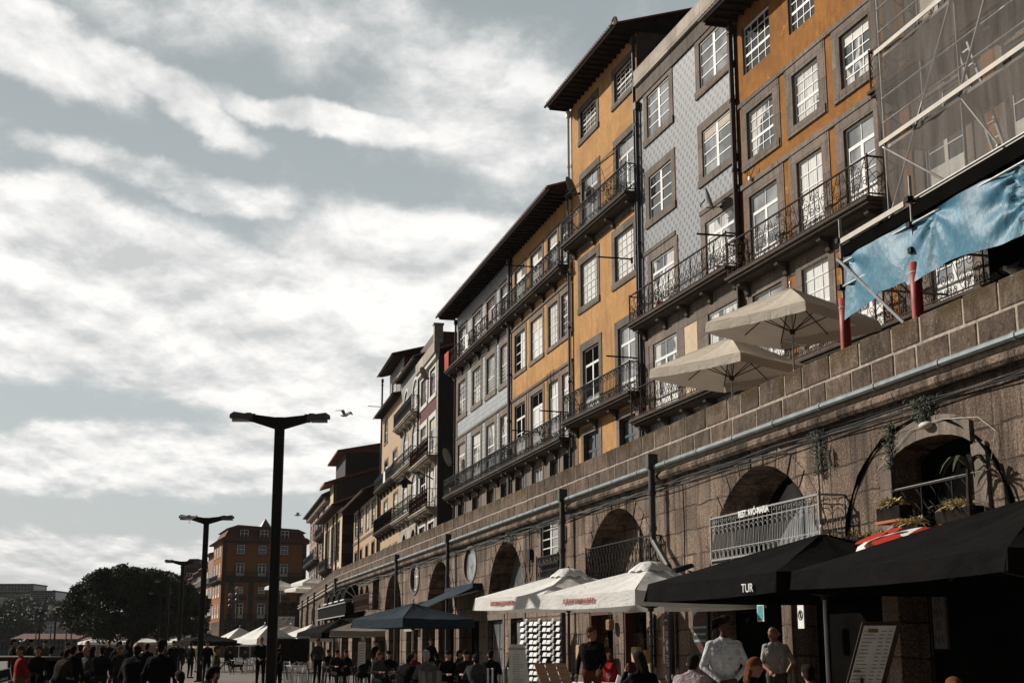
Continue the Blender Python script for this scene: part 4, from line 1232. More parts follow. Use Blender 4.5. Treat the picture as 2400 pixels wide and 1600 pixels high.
# ------------------------------------------------------------------ balcony of the far restaurant
b = empty('restaurant_balcony'); put(b, W11, -91.4); tag(b, 'dark boxed in restaurant balcony hung on the quay wall', 'balcony')
m = MB(); m.box(0, 13.8, -1.0, -.95, 3.5, 4.06); m.box(0, .05, -1, 0, 3.5, 4.06); m.box(13.75, 13.8, -1, 0, 3.5, 4.06); m.box(0, 13.8, -1.05, 0, 3.38, 3.5); m.build('balcony_panel', M['black_canvas'], b)
m = MB(); m.box(0, 13.8, -1.06, -.93, 4.06, 4.12); m.box(0, 13.8, -1.07, -1.05, 3.36, 3.42); m.build('balcony_rail', M['greyiron'], b)
for k, s in enumerate((-81.15, -83.95, -86.75, -89.5)):
    f = empty('fan_awning'); put(f, W11, s)
    tag(f, 'small black fan awning with white edges over an upper window, %s from the right' % ('first', 'second', 'third', 'fourth')[k], 'awning', 'small fan awnings on the quay wall')
    m = MB(); e = MB(); n = 8
    for i in range(n):
        a0, a1 = PI / 2 * i / n, PI / 2 * (i + 1) / n
        P = lambda a: ( -.75 * math.cos(a), 4.35 + .85 * math.sin(a))
        y0, z0 = P(a0); y1, z1 = P(a1)
        m.poly([(-.85, y0, z0), (.85, y0, z0), (.85, y1, z1), (-.85, y1, z1)])
    for sx in (-.85, .85): m.poly([(sx, 0, 4.35)] + [(sx, -.75 * math.cos(PI / 2 * i / n), 4.35 + .85 * math.sin(PI / 2 * i / n)) for i in range(n + 1)])
    m.build('canopy', M['black_canvas'], f)
    for a in (0, .55, 1.05): e.beam((.86, 0, 4.35), (.86, -.76 * math.cos(a), 4.35 + .86 * math.sin(a)), .05)
    e.beam((-.86, -.76, 4.33), (.88, -.76, 4.33), .06)
    e.build('white_frame', M['white'], f)

# ------------------------------------------------------------------ scaffold
SP = par(12.8)
sc = empty('scaffold'); put(sc, SP, -24.35); tag(sc, 'steel tube scaffold with pale decks standing in front of the netted house', 'scaffold')
n_ = 7; st = 2.72
t = MB()
for i in range(2):
    x = i * st
    t.tube([(x, 0, 8.2), (x, 0, 9.95)], .03, 8)
for i in range(n_):
    x = .9 + i * st
    t.tube([(x, .6, 9.4), (x, .6, 22)], .03, 8); t.tube([(x, 1.5, 9.4), (x, 1.5, 22)], .03, 8)
t.build('standard', M['steel'], sc)
t = MB()
def lg(z, y, x0, x1, r=.025): t.tube([(x0, y, z), (x1, y, z)], r, 6)
lg(8.55, -.04, -.1, 2.8); lg(9.02, -.04, .0, 18); lg(9.5, .02, 2.6, 18)
for lv in (11.2, 13.1, 15.0, 16.9, 18.8, 20.7):
    for dz in (.5, 1.0): lg(lv + dz, .58, .9, 18, .022)
for i in range(n_):
    x = i * st
    t.tube([(x, 0, 9.55), (x, 2.3, 9.55)], .025, 6); t.tube([(x, 0, 8.55), (x, 2.3, 8.55)], .025, 6)
t.tube([(-.05, -.07, 9.15), (2.35, -.07, 7.3)], .035, 8)
for i, (xa, za, xb, zb) in enumerate(((.9, 9.6, 3.62, 13.1), (3.62, 9.4, .9, 11.2), (3.62, 11.2, 6.34, 15.0), (6.34, 13.1, 9.06, 16.9), (3.62, 11.2, 5.0, 9.5))): t.tube([(xa, .55, za), (xb, .55, zb)], .025, 6)
for lv in (11.2, 13.1, 15.0):
    for dz in (.2, .95): t.tube([(.92, .6, lv + dz + .5), (.92, 1.5, lv + dz)], .018, 5)
t.build('tube_rail', M['steel'], sc)
d = MB()
d.box(0, 2.55, -.06, -.02, 9.42, 9.52); d.box(2.6, 18, .1, 2.3, 9.5, 9.56)
for lv in (11.2, 13.1, 15.0, 16.9, 18.8, 20.7):
    d.box(.95, 18, .62, 1.45, lv - .03, lv + .03); d.box(.95, 18, .43, .45, lv - .02, lv + .07)
d.build('deck', M['alu'], sc)
d = MB(); d.box(.05, 18, 0.0, 2.3, 9.16, 9.40); d.build('under_deck_shade', M['dark'], sc)  # black slab added so the space under the deck reads as shaded
d = MB(); d.box(3.0, 19, 1.3, 1.36, 5.7, 9.16); d.build('shade_panel', M['dark'], sc)  # near-black sheet added to stand for the shade below deck and tarpaulin
for i in range(2):
    for z in (9.5, 9.02, 8.55): c = MB(); c.box(i * st - .06, i * st + .06, -.1, .06, z - .05, z + .05); c.build('coupler', M['iron'], sc)
for i in range(2):
    r = MB(); r.tube([(i * st, 0, 5.7), (i * st, 0, 6.9), (i * st, 0, 7.6), (i * st, 0, 8.32)], .105, 16)
    r.tube([(i * st, 0, 8.12), (i * st, 0, 8.15)], .11, 16, 1)
    o = r.build('red_sleeve', [M['redwrap'], M['cream_canvas']], sc, True)
    o.data.polygons.foreach_set('use_smooth', [len(p.vertices) == 4 for p in o.data.polygons])
ld = MB()
for dx in (0, .32): ld.beam((7.2 + dx, 1.2, 9.6), (6.4 + dx, 1.0, 12.4), .05)
for k in range(9): ld.beam((7.2 - .8 * k / 9, 1.2 - .02 * k, 9.8 + 2.8 * k / 9), (7.52 - .8 * k / 9, 1.2 - .02 * k, 9.8 + 2.8 * k / 9), .03)
ldo = ld.build('ladder', M['greymetal']); put(ldo, SP, -24.35 - 3.4); tag(ldo, 'pale ladder leaning inside the netted scaffold', 'ladder')
# netting
random.seed(2)
nx, nz = 60, 44
m = MB(); V = []
for j in range(nz + 1):
    for i in range(nx + 1):
        u_ = i / nx; v_ = j / nz
        x = .82 + u_ * 17; z = 9.75 + v_ * 12
        edge = max(0, 1 - x / 2.2) * max(0, 1 - (z - 9.75) / 3)
        z2 = z - .35 * edge * math.sin(u_ * 40); x2 = x + .5 * edge * (1 - v_)
        y = .5 + .035 * math.sin(x * 2.31 + z * .7) + .025 * math.sin(z * 3.3 + x) + .02 * math.sin(x * 9 + z * .6)
        V.append((x2, y, z2))
m._add(V, [(j * (nx + 1) + i, j * (nx + 1) + i + 1, (j + 1) * (nx + 1) + i + 1, (j + 1) * (nx + 1) + i) for j in range(nz) for i in range(nx)])
# side sheet
m._add([(.83, .5 + 1.1 * i / 6, 9.75 + 12 * j / 10) for j in range(11) for i in range(7)], [(j * 7 + i, j * 7 + i + 1, (j + 1) * 7 + i + 1, (j + 1) * 7 + i) for j in range(10) for i in range(6)])
o = m.build('debris_net', M['net'], None, True); put(o, SP, -24.35); tag(o, 'grey see through debris net hung down the scaffold', 'netting')
# tarpaulin
m = MB(); nx, nz = 150, 26; V = []
random.seed(9)
ties = [(0.25, 0), (3.5, 0), (5.95, 0), (8.6, 0), (6.15, .55), (11, .1)]
for j in range(nz + 1):
    for i in range(nx + 1):
        x = .12 + 12 * i / nx; v_ = j / nz
        top = 9.14 - .012 * x - .06 * abs(math.sin(x * 1.25)); bot = 8.02 - .015 * x + .07 * math.sin(x * 1.9 + .5) + (.22 * max(0, 1 - x / 1.5) * -1)
        if 1.4 < x < 2.6: bot += .1
        z = bot + (top - bot) * v_
        y = -.08 + .05 * math.sin(x * 2.2 + v_ * 2) + .008 * math.sin(x * 7 + v_ * 5)
        for tx, tz in ties:
            zz = (9.1 - .02 * tx) - tz
            dx, dz = x - tx, z - zz; r_ = math.hypot(dx, dz); a = math.atan2(dz, dx)
            y += .06 * math.exp(-r_ / .9) * math.sin(a * 9 + tx) * min(1, r_ * 5)
            y += .08 * math.exp(-r_ / .35)
        V.append((x, y, z))
m._add(V, [(j * (nx + 1) + i, j * (nx + 1) + i + 1, (j + 1) * (nx + 1) + i + 1, (j + 1) * (nx + 1) + i) for j in range(nz) for i in range(nx)])
o = m.build('tarpaulin', M['tarp'], None, True); put(o, SP, -24.35); tag(o, 'creased shiny blue tarpaulin tied along the lower scaffold rail', 'tarpaulin')
# ------------------------------------------------------------------ parasols
def umbrella(loc, size, head, ze, zt, cm, label, val=.28, vent=False, text=None, pole='greymetal', group='cafe parasols', n=10, rim=True, tfrac=(.3, .6), th=.24, base_z=None, pr=.03):
    rt = empty('parasol', loc, R(head) - PI / 2); tag(rt, label, 'parasol', group)
    h = size / 2; bz = loc[2]
    ze -= bz; zt -= bz
    m = MB(); rr = random.Random(str(label))
    ph = rr.random() * 6
    for s_ in range(4):
        ca, sa = [(1, 0), (0, 1), (-1, 0), (0, -1)][s_]
        V = []
        for j in range(n + 1):
            mm = .0 + j / n
            for i in range(13):
                t = -1 + 2 * i / 12
                x, y = mm * h, t * mm * h
                z = zt - (zt - ze) * mm - .05 * math.sin(PI * mm) * (1 - abs(t)) * size / 3 - .03 * mm * math.cos(t * PI / 2) + .008 * math.sin(t * 9 + ph + mm * 5)
                V.append((x * ca - y * sa, x * sa + y * ca, z))
        # valance
        for k in range(1, 4):
            for i in range(13):
                t = -1 + 2 * i / 12
                x = h + .012 * k - .02 * math.sin(t * 14 + ph) * k / 3; y = t * h * (1 + .01 * k)
                z = ze - .03 * math.cos(t * PI / 2) - val * k / 3
                V.append((x * ca - y * sa, x * sa + y * ca, z))
        R_ = n + 3
        m._add(V, [(j * 13 + i, j * 13 + i + 1, (j + 1) * 13 + i + 1, (j + 1) * 13 + i) for j in range(R_) for i in range(12)])
    c = m.build('canopy', M[cm], rt, True)
    mod = c.modifiers.new('s', 'EDGE_SPLIT'); mod.split_angle = R(28)
    if vent:
        v = MB(); V = []
        for j in range(4):
            for i in range(33):
                a = 2 * PI * i / 32; r_ = [.05, .2, .33, .36][j] * size / 3.2
                q = max(abs(math.cos(a)), abs(math.sin(a)))
                V.append((r_ * math.cos(a) / q ** .7, r_ * math.sin(a) / q ** .7, zt + [.10, .055, -.05, -.10][j] + (.02 * math.sin(a * 9) if j else 0)))
        v._add(V, [(j * 33 + i, j * 33 + i + 1, (j + 1) * 33 + i + 1, (j + 1) * 33 + i) for j in range(3) for i in range(32)])
        v.build('vent_cap', M[cm], rt, True)
    p = MB(); p.tube([(0, 0, 0), (0, 0, zt + .06)], pr, 10); p.ell((0, 0, zt + .1), (.03, .03, .05), 8, 6)
    p.box(-.3, .3, -.3, .3, 0, .07)
    p.build('pole', M[pole], rt)
    r_ = MB(); hz = zt - .75 * (zt - ze) - .42
    for k in range(8):
        a = PI / 4 * k; q = 1 / max(abs(math.cos(a)), abs(math.sin(a)))
        e = (h * q * math.cos(a) * .985, h * q * math.sin(a) * .985, ze - .09)
        r_.tube([(0, 0, zt - .16), e], .014, 5)
        r_.tube([(0, 0, hz), (e[0] * .55, e[1] * .55, zt - (zt - ze) * .55 - .14)], .012, 5)
    r_.tube([(0, 0, hz - .05), (0, 0, hz + .05)], .06, 8)
    r_.build('ribs', M['darkwood'] if cm != 'white_canvas' else M[pole], rt)
    if text:
        body, size_, x0 = text
        to = put_text(body, size_, 'redink' if cm != 'black_canvas' else 'whiteink', rt, (0, 0, 0), name='canopy_lettering', al='LEFT', ext=.004)
        if cm == 'black_canvas':
            to.location = (x0, -h - .05, ze - .25); to.rotation_euler = (PI / 2, 0, 0)
        else:
            to.location = (x0, -h - .045, ze - .2); to.rotation_euler = (PI / 2 - .06, 0, 0)
    return rt

def XY(u, d): return ((u - 1200) / 3358 * d, d)
def corner(u, d, size, head):
    "centre of a square canopy whose far riverside corner stands at column u, distance d"
    x, y = XY(u, d); a = R(head); h = size / 2
    return (x + h * math.sin(a) + h * math.cos(a), y - h * math.cos(a) + h * math.sin(a), GZ)

umbrella((2.74, 28.1, GZ), 3.1, 32, 2.66, 3.2, 'white_canvas', 'white square parasol with red lettering in front of the bag shop, nearer of the two', vent=True, text=('intensamente', .2, -.75), pole='darkwood')
umbrella((1.27, 31.9, GZ), 3.1, 29, 2.74, 3.28, 'white_canvas', 'white square parasol with red lettering beside the postcard rack, farther of the two', vent=True, text=('intensamente', .2, -.75), pole='darkwood')
umbrella((4.75, 21.6, GZ), 4.0, 20, 2.62, 3.32, 'black_canvas', 'black square parasol with white letters, behind the menu lectern', text=('TUR', .17, 1.12), vent=False, pr=.032)
umbrella((5.9, 15.3, GZ), 4.2, 16, 2.5, 3.28, 'black_canvas', 'largest and nearest black square parasol at the right edge', val=.22, pr=.035)
umbrella((8.9, 19.2, GZ), 3.4, 16, 2.9, 3.5, 'black_canvas', 'black square parasol behind the nearest one, close to the spider plants', val=.2, pr=.035)
umbrella(corner(825, 46.5, 2.8, 40), 2.8, 40, 2.55, 3.05, 'blue_canvas', 'petrol blue parasol over the crowded tables')
umbrella((XY(848, 71)[0], 72.4, GZ), 3.4, 96, 2.5, 3.15, 'beige_canvas', 'dusty beige parasol left of the petrol blue one')
umbrella((XY(795, 80)[0], 80, GZ), 3.6, 30, 2.5, 3.25, 'black_canvas', 'small black parasol between the beige and white ones')
umbrella((XY(731, 90)[0], 90, GZ), 3.2, 30, 2.35, 3.15, 'white_canvas', 'white parasol tucked left of the small black one')
umbrella((XY(680, 104)[0], 104, GZ), 4, 20, 2.6, 3.3, 'beige_canvas', 'low brownish parasol behind the thick lamp post')
umbrella((XY(631, 80)[0], 80, GZ), 2.3, 30, 2.15, 2.95, 'white_canvas', 'white parasol straight behind the nearest lamp post')
umbrella((XY(612, 86)[0], 87, GZ), 2.6, 25, 2.25, 3.05, 'white_canvas', 'white parasol just left of the nearest lamp post')
umbrella((XY(560, 102)[0], 102, GZ), 2.3, 30, 2.4, 3.1, 'white_canvas', 'leftmost white parasol of the row below the orange corner building')
umbrella((XY(560, 92)[0], 96, GZ), 2.6, 30, 2.1, 2.6, 'white_canvas', 'low white parasol beneath the leftmost one of its row')
umbrella((XY(470, 90)[0], 92, GZ), 3.2, 30, 2.1, 2.55, 'black_canvas', 'dark parasol behind the second lamp post')
umbrella((XY(722, 140)[0], 141, 5.7), 3.1, 30, 7.95, 8.6, 'white_canvas', 'white parasol up on the raised walk where the quay wall ends', group='parasols on the raised walk')
umbrella((XY(692, 141)[0], 146, 5.7), 3.1, 30, 7.6, 8.1, 'white_canvas', 'lower white parasol beside the one at the end of the raised walk', group='parasols on the raised walk')
umbrella((XY(653, 150)[0], 150, 5.7), 2.6, 30, 8.0, 8.65, 'white_canvas', 'white parasol on the raised walk seen beside the lamp post', group='parasols on the raised walk')
umbrella((6.0, 29.2, 5.7), 2.6, 42, 8.45, 9.2, 'cream_canvas', 'cream parasol on the raised walk, right one of the overlapping pair', group='parasols on the raised walk', val=.22, pr=.022)
umbrella((5.15, 32.2, 5.7), 2.7, 42, 8.02, 8.78, 'cream_canvas', 'cream parasol on the raised walk, left one of the overlapping pair', group='parasols on the raised walk', val=.22, pr=.022)
for k, (u, d, s_) in enumerate(((225, 170, 3.5), (265, 172, 3.2), (335, 168, 5), (412, 175, 3.6))):
    umbrella((XY(u, d)[0], d, GZ), s_, 30 + 40 * k, 2.4, 2.9, 'white_canvas', ('far white parasol left of the tree trunk', 'far white parasol touching the tree trunk', 'wide white parasol right of the tree trunk', 'far white parasol behind the third lamp post')[k])

def round_parasol(loc, r, ze, zt, mats, label, n=8, dots=False):
    rt = empty('parasol', loc); tag(rt, label, 'parasol', 'round parasols')
    m = MB(); bz = loc[2]
    for k in range(n):
        a0, a1 = 2 * PI * k / n, 2 * PI * (k + 1) / n
        V = []
        for j in range(7):
            q = j / 6
            for i in range(5):
                a = a0 + (a1 - a0) * i / 4
                dip = 1 - .05 * math.sin(PI * i / 4) * q
                V.append((r * math.sin(q * PI / 2 * .98) * dip * math.cos(a), r * math.sin(q * PI / 2 * .98) * dip * math.sin(a), ze - bz + (zt - ze) * (1 - q) ** .8 * (1)))
        m._add(V, [(j * 5 + i, j * 5 + i + 1, (j + 1) * 5 + i + 1, (j + 1) * 5 + i) for j in range(6) for i in range(4)], k % 2)
        V = []
        for j in range(2):
            for i in range(5):
                a = a0 + (a1 - a0) * i / 4; dip = 1 - .05 * math.sin(PI * i / 4)
                V.append((r * dip * math.cos(a), r * dip * math.sin(a), ze - bz - .16 * j))
        m._add(V, [(i, i + 1, 6 + i, 5 + i) for i in range(4)], k % 2)
    c = m.build('canopy', [M[x] for x in mats], rt, True)
    p = MB(); p.tube([(0, 0, 0), (0, 0, zt - bz + .06)], .022, 8); p.ell((0, 0, zt - bz + .05), (.05, .05, .08), 8, 6); p.build('pole', M['iron'], rt)
    if dots:
        d = MB()
        for k in range(0, n, 2):
            for (q, rr, da) in ((.42, .14, .5), (.68, .22, .35), (.8, .2, .75)):
                a = 2 * PI * (k + da) / n; 
                cen = Vector((r * math.sin(q * PI / 2) * math.cos(a), r * math.sin(q * PI / 2) * math.sin(a), ze - bz + (zt - ze) * (1 - q) ** .8 + .03))
                sl = -(zt - ze) / r * 1.1
                d.poly([(cen.x + rr * math.cos(t), cen.y + rr * math.sin(t), cen.z + sl * (rr * math.cos(t) * math.cos(a) + rr * math.sin(t) * math.sin(a)) + .01) for t in [2 * PI * i / 16 for i in range(16)]])
        d.build('printed_dots', M['red_canvas'], c)
    return rt
rp = round_parasol((5.85, 19.9, GZ), 1.0, 2.92, 3.3, ('white_canvas', 'red_canvas'), 'round red and white parasol with red dots peeping above the black ones', 6, True)
rp.rotation_euler = (0, 0, R(-65))
round_parasol((XY(528, 93)[0], 93, GZ), .58, 1.95, 2.25, ('red_canvas', 'red_canvas'), 'small round red parasol below the row of white ones', 8)

# ------------------------------------------------------------------ awning on the quay wall
aw = empty('awning'); put(aw, W11, -53.4); tag(aw, 'petrol blue folding awning sloping out from the quay wall beside the oval window', 'awning')
m = MB(); m.box(0, 5.0, -.35, 0, 3.6, 3.85); m.build('cassette', M['blue_canvas'], aw)
m = MB()
m._add([(i * .5, -.3 - 2.3 * j / 6, 3.72 - .95 * j / 6 - .04 * math.sin(PI * j / 6)) for j in range(7) for i in range(11)], [(j * 11 + i, j * 11 + i + 1, (j + 1) * 11 + i + 1, (j + 1) * 11 + i) for j in range(6) for i in range(10)])
m.box(0, 5, -2.62, -2.6, 2.55, 2.78); m.build('fabric', M['blue_canvas'], aw)
m = MB()
for x in (.1, 4.9): m.tube([(x, -.1, 3.6), (x, -1.3, 3.3), (x, -2.55, 2.75)], .03, 6)
m.build('folding_arm', M['greymetal'], aw)

# ------------------------------------------------------------------ lamp posts
def lamp_post():
    r = empty('street_lamp')
    m = MB(); m.box(-.115, .115, -.115, .115, 0, 6.9); m.box(-.2, .2, -.2, .2, 0, .06); bev(m.build('post', M['postmetal'], r), .012)
    m = MB()
    for s_ in (-1, 1):
        P = [(s_ * .09, 6.62), (s_ * .09, 6.9), (s_ * .68, 6.97), (s_ * .68, 6.80)]
        m.prism(P, -.075, .075)
    bev(m.build('arm', M['postmetal'], r), .01)
    for s_ in (-1, 1):
        m = MB()
        hd = empty('x') if 0 else None
        V = []
        for (x, y, z) in ((.66, .11, 6.86), (1.12, .14, 6.92), (1.22, .09, 6.92)):
            V += [(s_ * x, -y, z - .04), (s_ * x, y, z - .04), (s_ * x, y * .8, z + .1 - (.06 if x > 1.2 else 0)), (s_ * x, -y * .8, z + .1 - (.06 if x > 1.2 else 0))]
        m._add(V, [(0, 1, 2, 3), (8, 11, 10, 9)] + [(k + a, k + b, k + 4 + b, k + 4 + a) for k in (0, 4) for a, b in ((0, 1), (1, 2), (2, 3), (3, 0))])
        o = m.build('lamp_head', M['lampglass'], r)
        g = MB(); g.box(min(s_ * .76, s_ * 1.16), max(s_ * .76, s_ * 1.16), -.1, .1, 6.80, 6.86); g.build('lens', M['p_grey'], o)
        b = MB(); b.box(min(s_ * .6, s_ * .74), max(s_ * .6, s_ * .74), -.09, .09, 6.8, 6.98); b.box(min(s_ * .7, s_ * .84), max(s_ * .7, s_ * .84), -.04, .04, 6.97, 7.01); b.build('hinge', M['postmetal'], o)
    return r
lamps = [(637, 34, 4, 'nearest and thickest double headed street lamp'), (470, 63, 6, 'double headed street lamp with a gull on its left head'), (419, 95, 5, 'double headed street lamp in front of the right half of the tree'),
         (388, 123, 3, 'farther double headed street lamp against the dark tree crown'), (369, 150, 3, 'lowest of the double headed street lamps against the tree crown'), (90, 222, 5, 'distant double headed street lamp left of the tree, first from the left'), (126, 235, 60, 'distant double headed street lamp left of the tree, second from the left')]
L0 = lamp_post()
for i, (u, d, rz, lab) in enumerate(lamps):
    l = L0 if i == 0 else copy_tree(L0); l.scale = (1, 1, 1.035)
    l.location = at(u, d); l.rotation_euler = (0, 0, R(rz)); tag(l, lab, 'street lamp', 'double headed street lamps along the quay')
for i, u in enumerate((82, 116, 153, 165)):
    m = MB(); m.tube([(0, 0, 0), (0, 0, 3.6 + .3 * (i % 2))], [.09, .07], 6); m.ell((0, 0, 3.7 + .3 * (i % 2)), (.12, .12, .12), 8, 5)
    o = m.build('mooring_post', M['postmetal']); o.location = at(u, 170)
    tag(o, 'plain slim dark post by the river, %s of four from the left' % ('first', 'second', 'third', 'fourth')[i], 'post', 'slim posts by the river')
def globe_lamp(u, d, hgt, lab):
    r = empty('globe_lamp', at(u, d)); tag(r, lab, 'street lamp', 'old globe lamps by the orange building')
    m = MB(); m.lathe([(.25, 0), (.2, .4), (.09, .5), (.07, 3), (.06, hgt)], 8); m.build('post', M['postmetal'], r)
    for x, z in ((0, hgt + .3), (.0, hgt - .9), (-.0, hgt - .3)):
        m = MB(); m.ell((x, 0, z), (.24, .24, .26), 10, 7); m.build('globe', M['lampglass'] if z < hgt else M['beige_canvas'], r, True)
globe_lamp(535, 160, 7.0, 'old globe street lamp with pale spheres, left of the pair'); globe_lamp(551, 150, 7.3, 'old globe street lamp with pale spheres, right of the pair')

# ------------------------------------------------------------------ furniture
def cafe_chair(mat1='greymetal', mat2='darkwood'):
    r = empty('cafe_chair')
    m = MB(); m.lathe([(0, .45), (.2, .45), (.21, .465), (.2, .48), (0, .48)], 14); m.build('seat', M[mat2], r)
    for sx in (-1, 1):
        m = MB(); m.tube([(sx * .17, -.17, .45), (sx * .2, -.21, 0)], .014, 6); m.build('leg', M[mat1], r)
        m = MB(); m.tube([(sx * .17, .16, .45), (sx * .2, .23, 0)], .014, 6); m.build('leg', M[mat1], r)
    m = MB(); m.tube([(-.18, .17, .45), (-.2, .22, .68), (-.17, .25, .82), (0, .27, .9), (.17, .25, .82), (.2, .22, .68), (.18, .17, .45)], .014, 6)
    m.tube([(-.1, .18, .46), (-.1, .25, .86)], .01, 5); m.tube([(.1, .18, .46), (.1, .25, .86)], .01, 5); m.tube([(0, .18, .46), (0, .26, .88)], .01, 5)
    m.build('backrest', M[mat1], r)
    m = MB(); m.tube([(-.2, .18, .62), (-.26, 0, .66), (-.24, -.17, .64), (-.18, -.18, .46)], .012, 5); m.tube([(.2, .18, .62), (.26, 0, .66), (.24, -.17, .64), (.18, -.18, .46)], .012, 5); m.build('armrest', M[mat1], r)
    return r
def table(top='cloth_white', h=.75, s_=.8, cloth=False, leg='greymetal'):
    r = empty('cafe_table')
    m = MB(); m.box(-s_ / 2, s_ / 2, -s_ / 2, s_ / 2, h - .03, h); bev(m.build('tabletop', M['greymetal'] if top == 'greymetal' else M['wood'], r), .01)
    for x in (-1, 1):
        for y in (-1, 1):
            m = MB(); m.tube([(x * s_ * .42, y * s_ * .42, h - .03), (x * s_ * .45, y * s_ * .45, 0)], .018, 6); m.build('leg', M[leg], r)
    return r
C1 = cafe_chair(); C2 = cafe_chair('iron', 'darkwood'); T1 = table('greymetal'); T2 = table('wood', leg='iron')
WH = ['at the front of', 'at the left of', 'at the right of', 'behind']
used = {}
def place(o, loc, rz, lab, cat, grp):
    k = id(o); c = o if k not in used else copy_tree(o)
    used[k] = 1
    c.location = loc; c.rotation_euler = (0, 0, rz); tag(c, lab, cat, grp); return c
random.seed(21)
tabs = [(T1, C1, 668, 60, 'bare metal table'), (T1, C1, 700, 58, 'bare metal table'), (T1, C1, 735, 60, 'bare metal table'), (T1, C1, 590, 84, 'pale trestle table'), (T1, C1, 560, 88, 'pale trestle table'), (T1, C1, 630, 90, 'bare metal table'),
        (T2, C2, 780, 56, 'dark wooden table'), (T2, C2, 822, 55, 'dark wooden table'), (T2, C2, 870, 57, 'dark wooden table'), (T2, C2, 920, 44, 'dark wooden table'), (T2, C2, 1010, 42, 'dark wooden table'), (T2, C2, 1100, 40, 'dark wooden table'), (T2, C2, 980, 50, 'dark wooden table')]
pos_txt = ['under the right end of the row of white parasols', 'in the gap between white and beige parasols', 'left of the beige parasol', 'beside the walking dog', 'left of the dog', 'straight behind the walking man', 'left of the slim white menu board', 'by the slim white menu board', 'under the beige parasol', 'under the left edge of the petrol blue parasol', 'under the middle of the petrol blue parasol', 'near the steel bollards', 'deep under the petrol blue parasol']
pos_short = ['under the rightmost white parasol', 'left of the beige parasol gap', 'nearest the beige parasol', 'beside the walking dog', 'left of the dog', 'behind the walking man', 'left of the slim menu board', 'by the slim menu board', 'under the beige parasol', 'at the blue parasol\'s left edge', 'under the blue parasol\'s middle', 'near the steel bollards', 'deep under the blue parasol']
for i, (T, C, u, d, nm) in enumerate(tabs):
    p = at(u, d)
    place(T, p, R(14 + random.uniform(-15, 15)), nm + ' ' + pos_txt[i], 'table', 'cafe tables on the quay')
    sh_ = pos_short[i]
    for k in range(4):
        if T is T2 and k % 2 and i % 2: continue
        a = PI / 2 * k + R(10) + random.uniform(-.2, .2)
        place(C, (p[0] + .72 * math.sin(a), p[1] - .72 * math.cos(a), GZ), a + PI, ('metal' if C is C1 else 'dark') + ' chair ' + WH[(0, 2, 3, 1)[k]] + ' the table ' + sh_, 'chair', 'cafe chairs on the quay')
for k, (u, d, lab) in enumerate(((1460, 27.5, 'table under a white cloth in front of the bag shop'), (1545, 25.5, 'table under a white cloth behind the man in the pale pink shirt'), (1370, 28.5, 'table under a white cloth beside the man in the dark jacket'), (1660, 21.5, 'table under a white cloth behind the waiter'), (1835, 17, 'table under a white cloth right of the waiter'), (2230, 13.5, 'dark laid table at the right under the black parasol'))):
    p = at(u, d); t_ = table(h=.75, s_=1.0); t_.location = p; t_.rotation_euler = (0, 0, R(14)); tag(t_, lab.replace('under a white cloth', 'hidden by its white cloth'), 'table', 'restaurant tables')
    m = MB(); n = 40; V = []
    for j, (e, z) in enumerate(((0, .756), (.5, .757), (.515, .74), (.525, .6), (.535, .42))):
        for i in range(n):
            a = 2 * PI * i / n; q = 1 / max(abs(math.cos(a)), abs(math.sin(a)))
            w_ = 1 + (.05 * math.sin(a * 10) if j > 2 else 0)
            V.append((e * q * w_ * math.cos(a), e * q * w_ * math.sin(a), z))
    m._add(V, [(j * n + i, j * n + (i + 1) % n, (j + 1) * n + (i + 1) % n, (j + 1) * n + i) for j in range(4) for i in range(n)])
    c = m.build('tablecloth', M['cloth_white'] if k < 5 else M['black_canvas'], None, True); c.location = p; c.rotation_euler = (0, 0, R(14))
    tag(c, lab.replace('table under a white cloth', 'white tablecloth').replace('dark laid table', 'dark tablecloth'), 'tablecloth', 'restaurant tablecloths')
    for q in range(3):
        g = MB(); g.lathe([(.0, .0), (.032, .0), (.004, .01), (.004, .09), (.03, .12), (.036, .16), (.03, .2)], 10)
        go = g.build('wine_glass', M['p_grey'], None, True); dx, dy = ((-.3, -.2), (.25, .1), (.1, -.35))[q]
        go.location = (p[0] + dx, p[1] + dy, GZ + .76); tag(go, 'wine glass on the ' + lab.replace('table under a', '').replace('dark laid table', 'dark table').strip() + ', %s one' % ('left', 'back', 'front')[q], 'wine glass', 'wine glasses on the tables')
    if k in (0, 1, 3, 4):
        g = MB(); g.prism([(-.09, 0), (.09, 0), (.02, .13), (-.04, .16)], -.05, .05); g.prism([(-.05, 0), (.1, 0), (.06, .1)], -.08, .03)
        go = g.build('folded_napkin', M['cloth_white']); go.location = (p[0] - .05, p[1] + .2, GZ + .76); tag(go, 'crumpled white napkin on the ' + lab.replace('table under a', '').strip(), 'napkin', 'napkins on the tables')
for i, u in enumerate((1142, 1153, 1179, 1190, 1203)):
    m = MB(); m.tube([(0, 0, 0), (0, 0, .98)], .022, 8); m.ell((0, 0, .98), (.03, .03, .02), 8, 4)
    o = m.build('bollard', M['greymetal']); o.location = at(u + 2, 31 + .3 * i); tag(o, 'slim steel bollard near the menu board, %s from the left' % ('first', 'second', 'third', 'fourth', 'fifth')[i], 'bollard', 'slim steel bollards')

# upright menu board
b = empty('menu_board', at(1216, 31), R(-6)); tag(b, 'tall white menu board leaning beside the postcard rack', 'menu board')
m = MB(); m.prism([(-.23, 0), (.33, 0), (.12, 1.5), (-.2, 1.5)], -.02, .02); m.build('board', M['paper'], b)
text('AVÓ-MARIA', .075, 'ink', b, (-.04, -.03, 1.38), name='heading')
m = MB(); random.seed(4)
for k in range(26): m.box(-.13, -.13 + random.uniform(.12, .26), -.0245, -.021, 1.28 - k * .035, 1.288 - k * .035)
m.build('menu_lines', M['greyiron'], b)
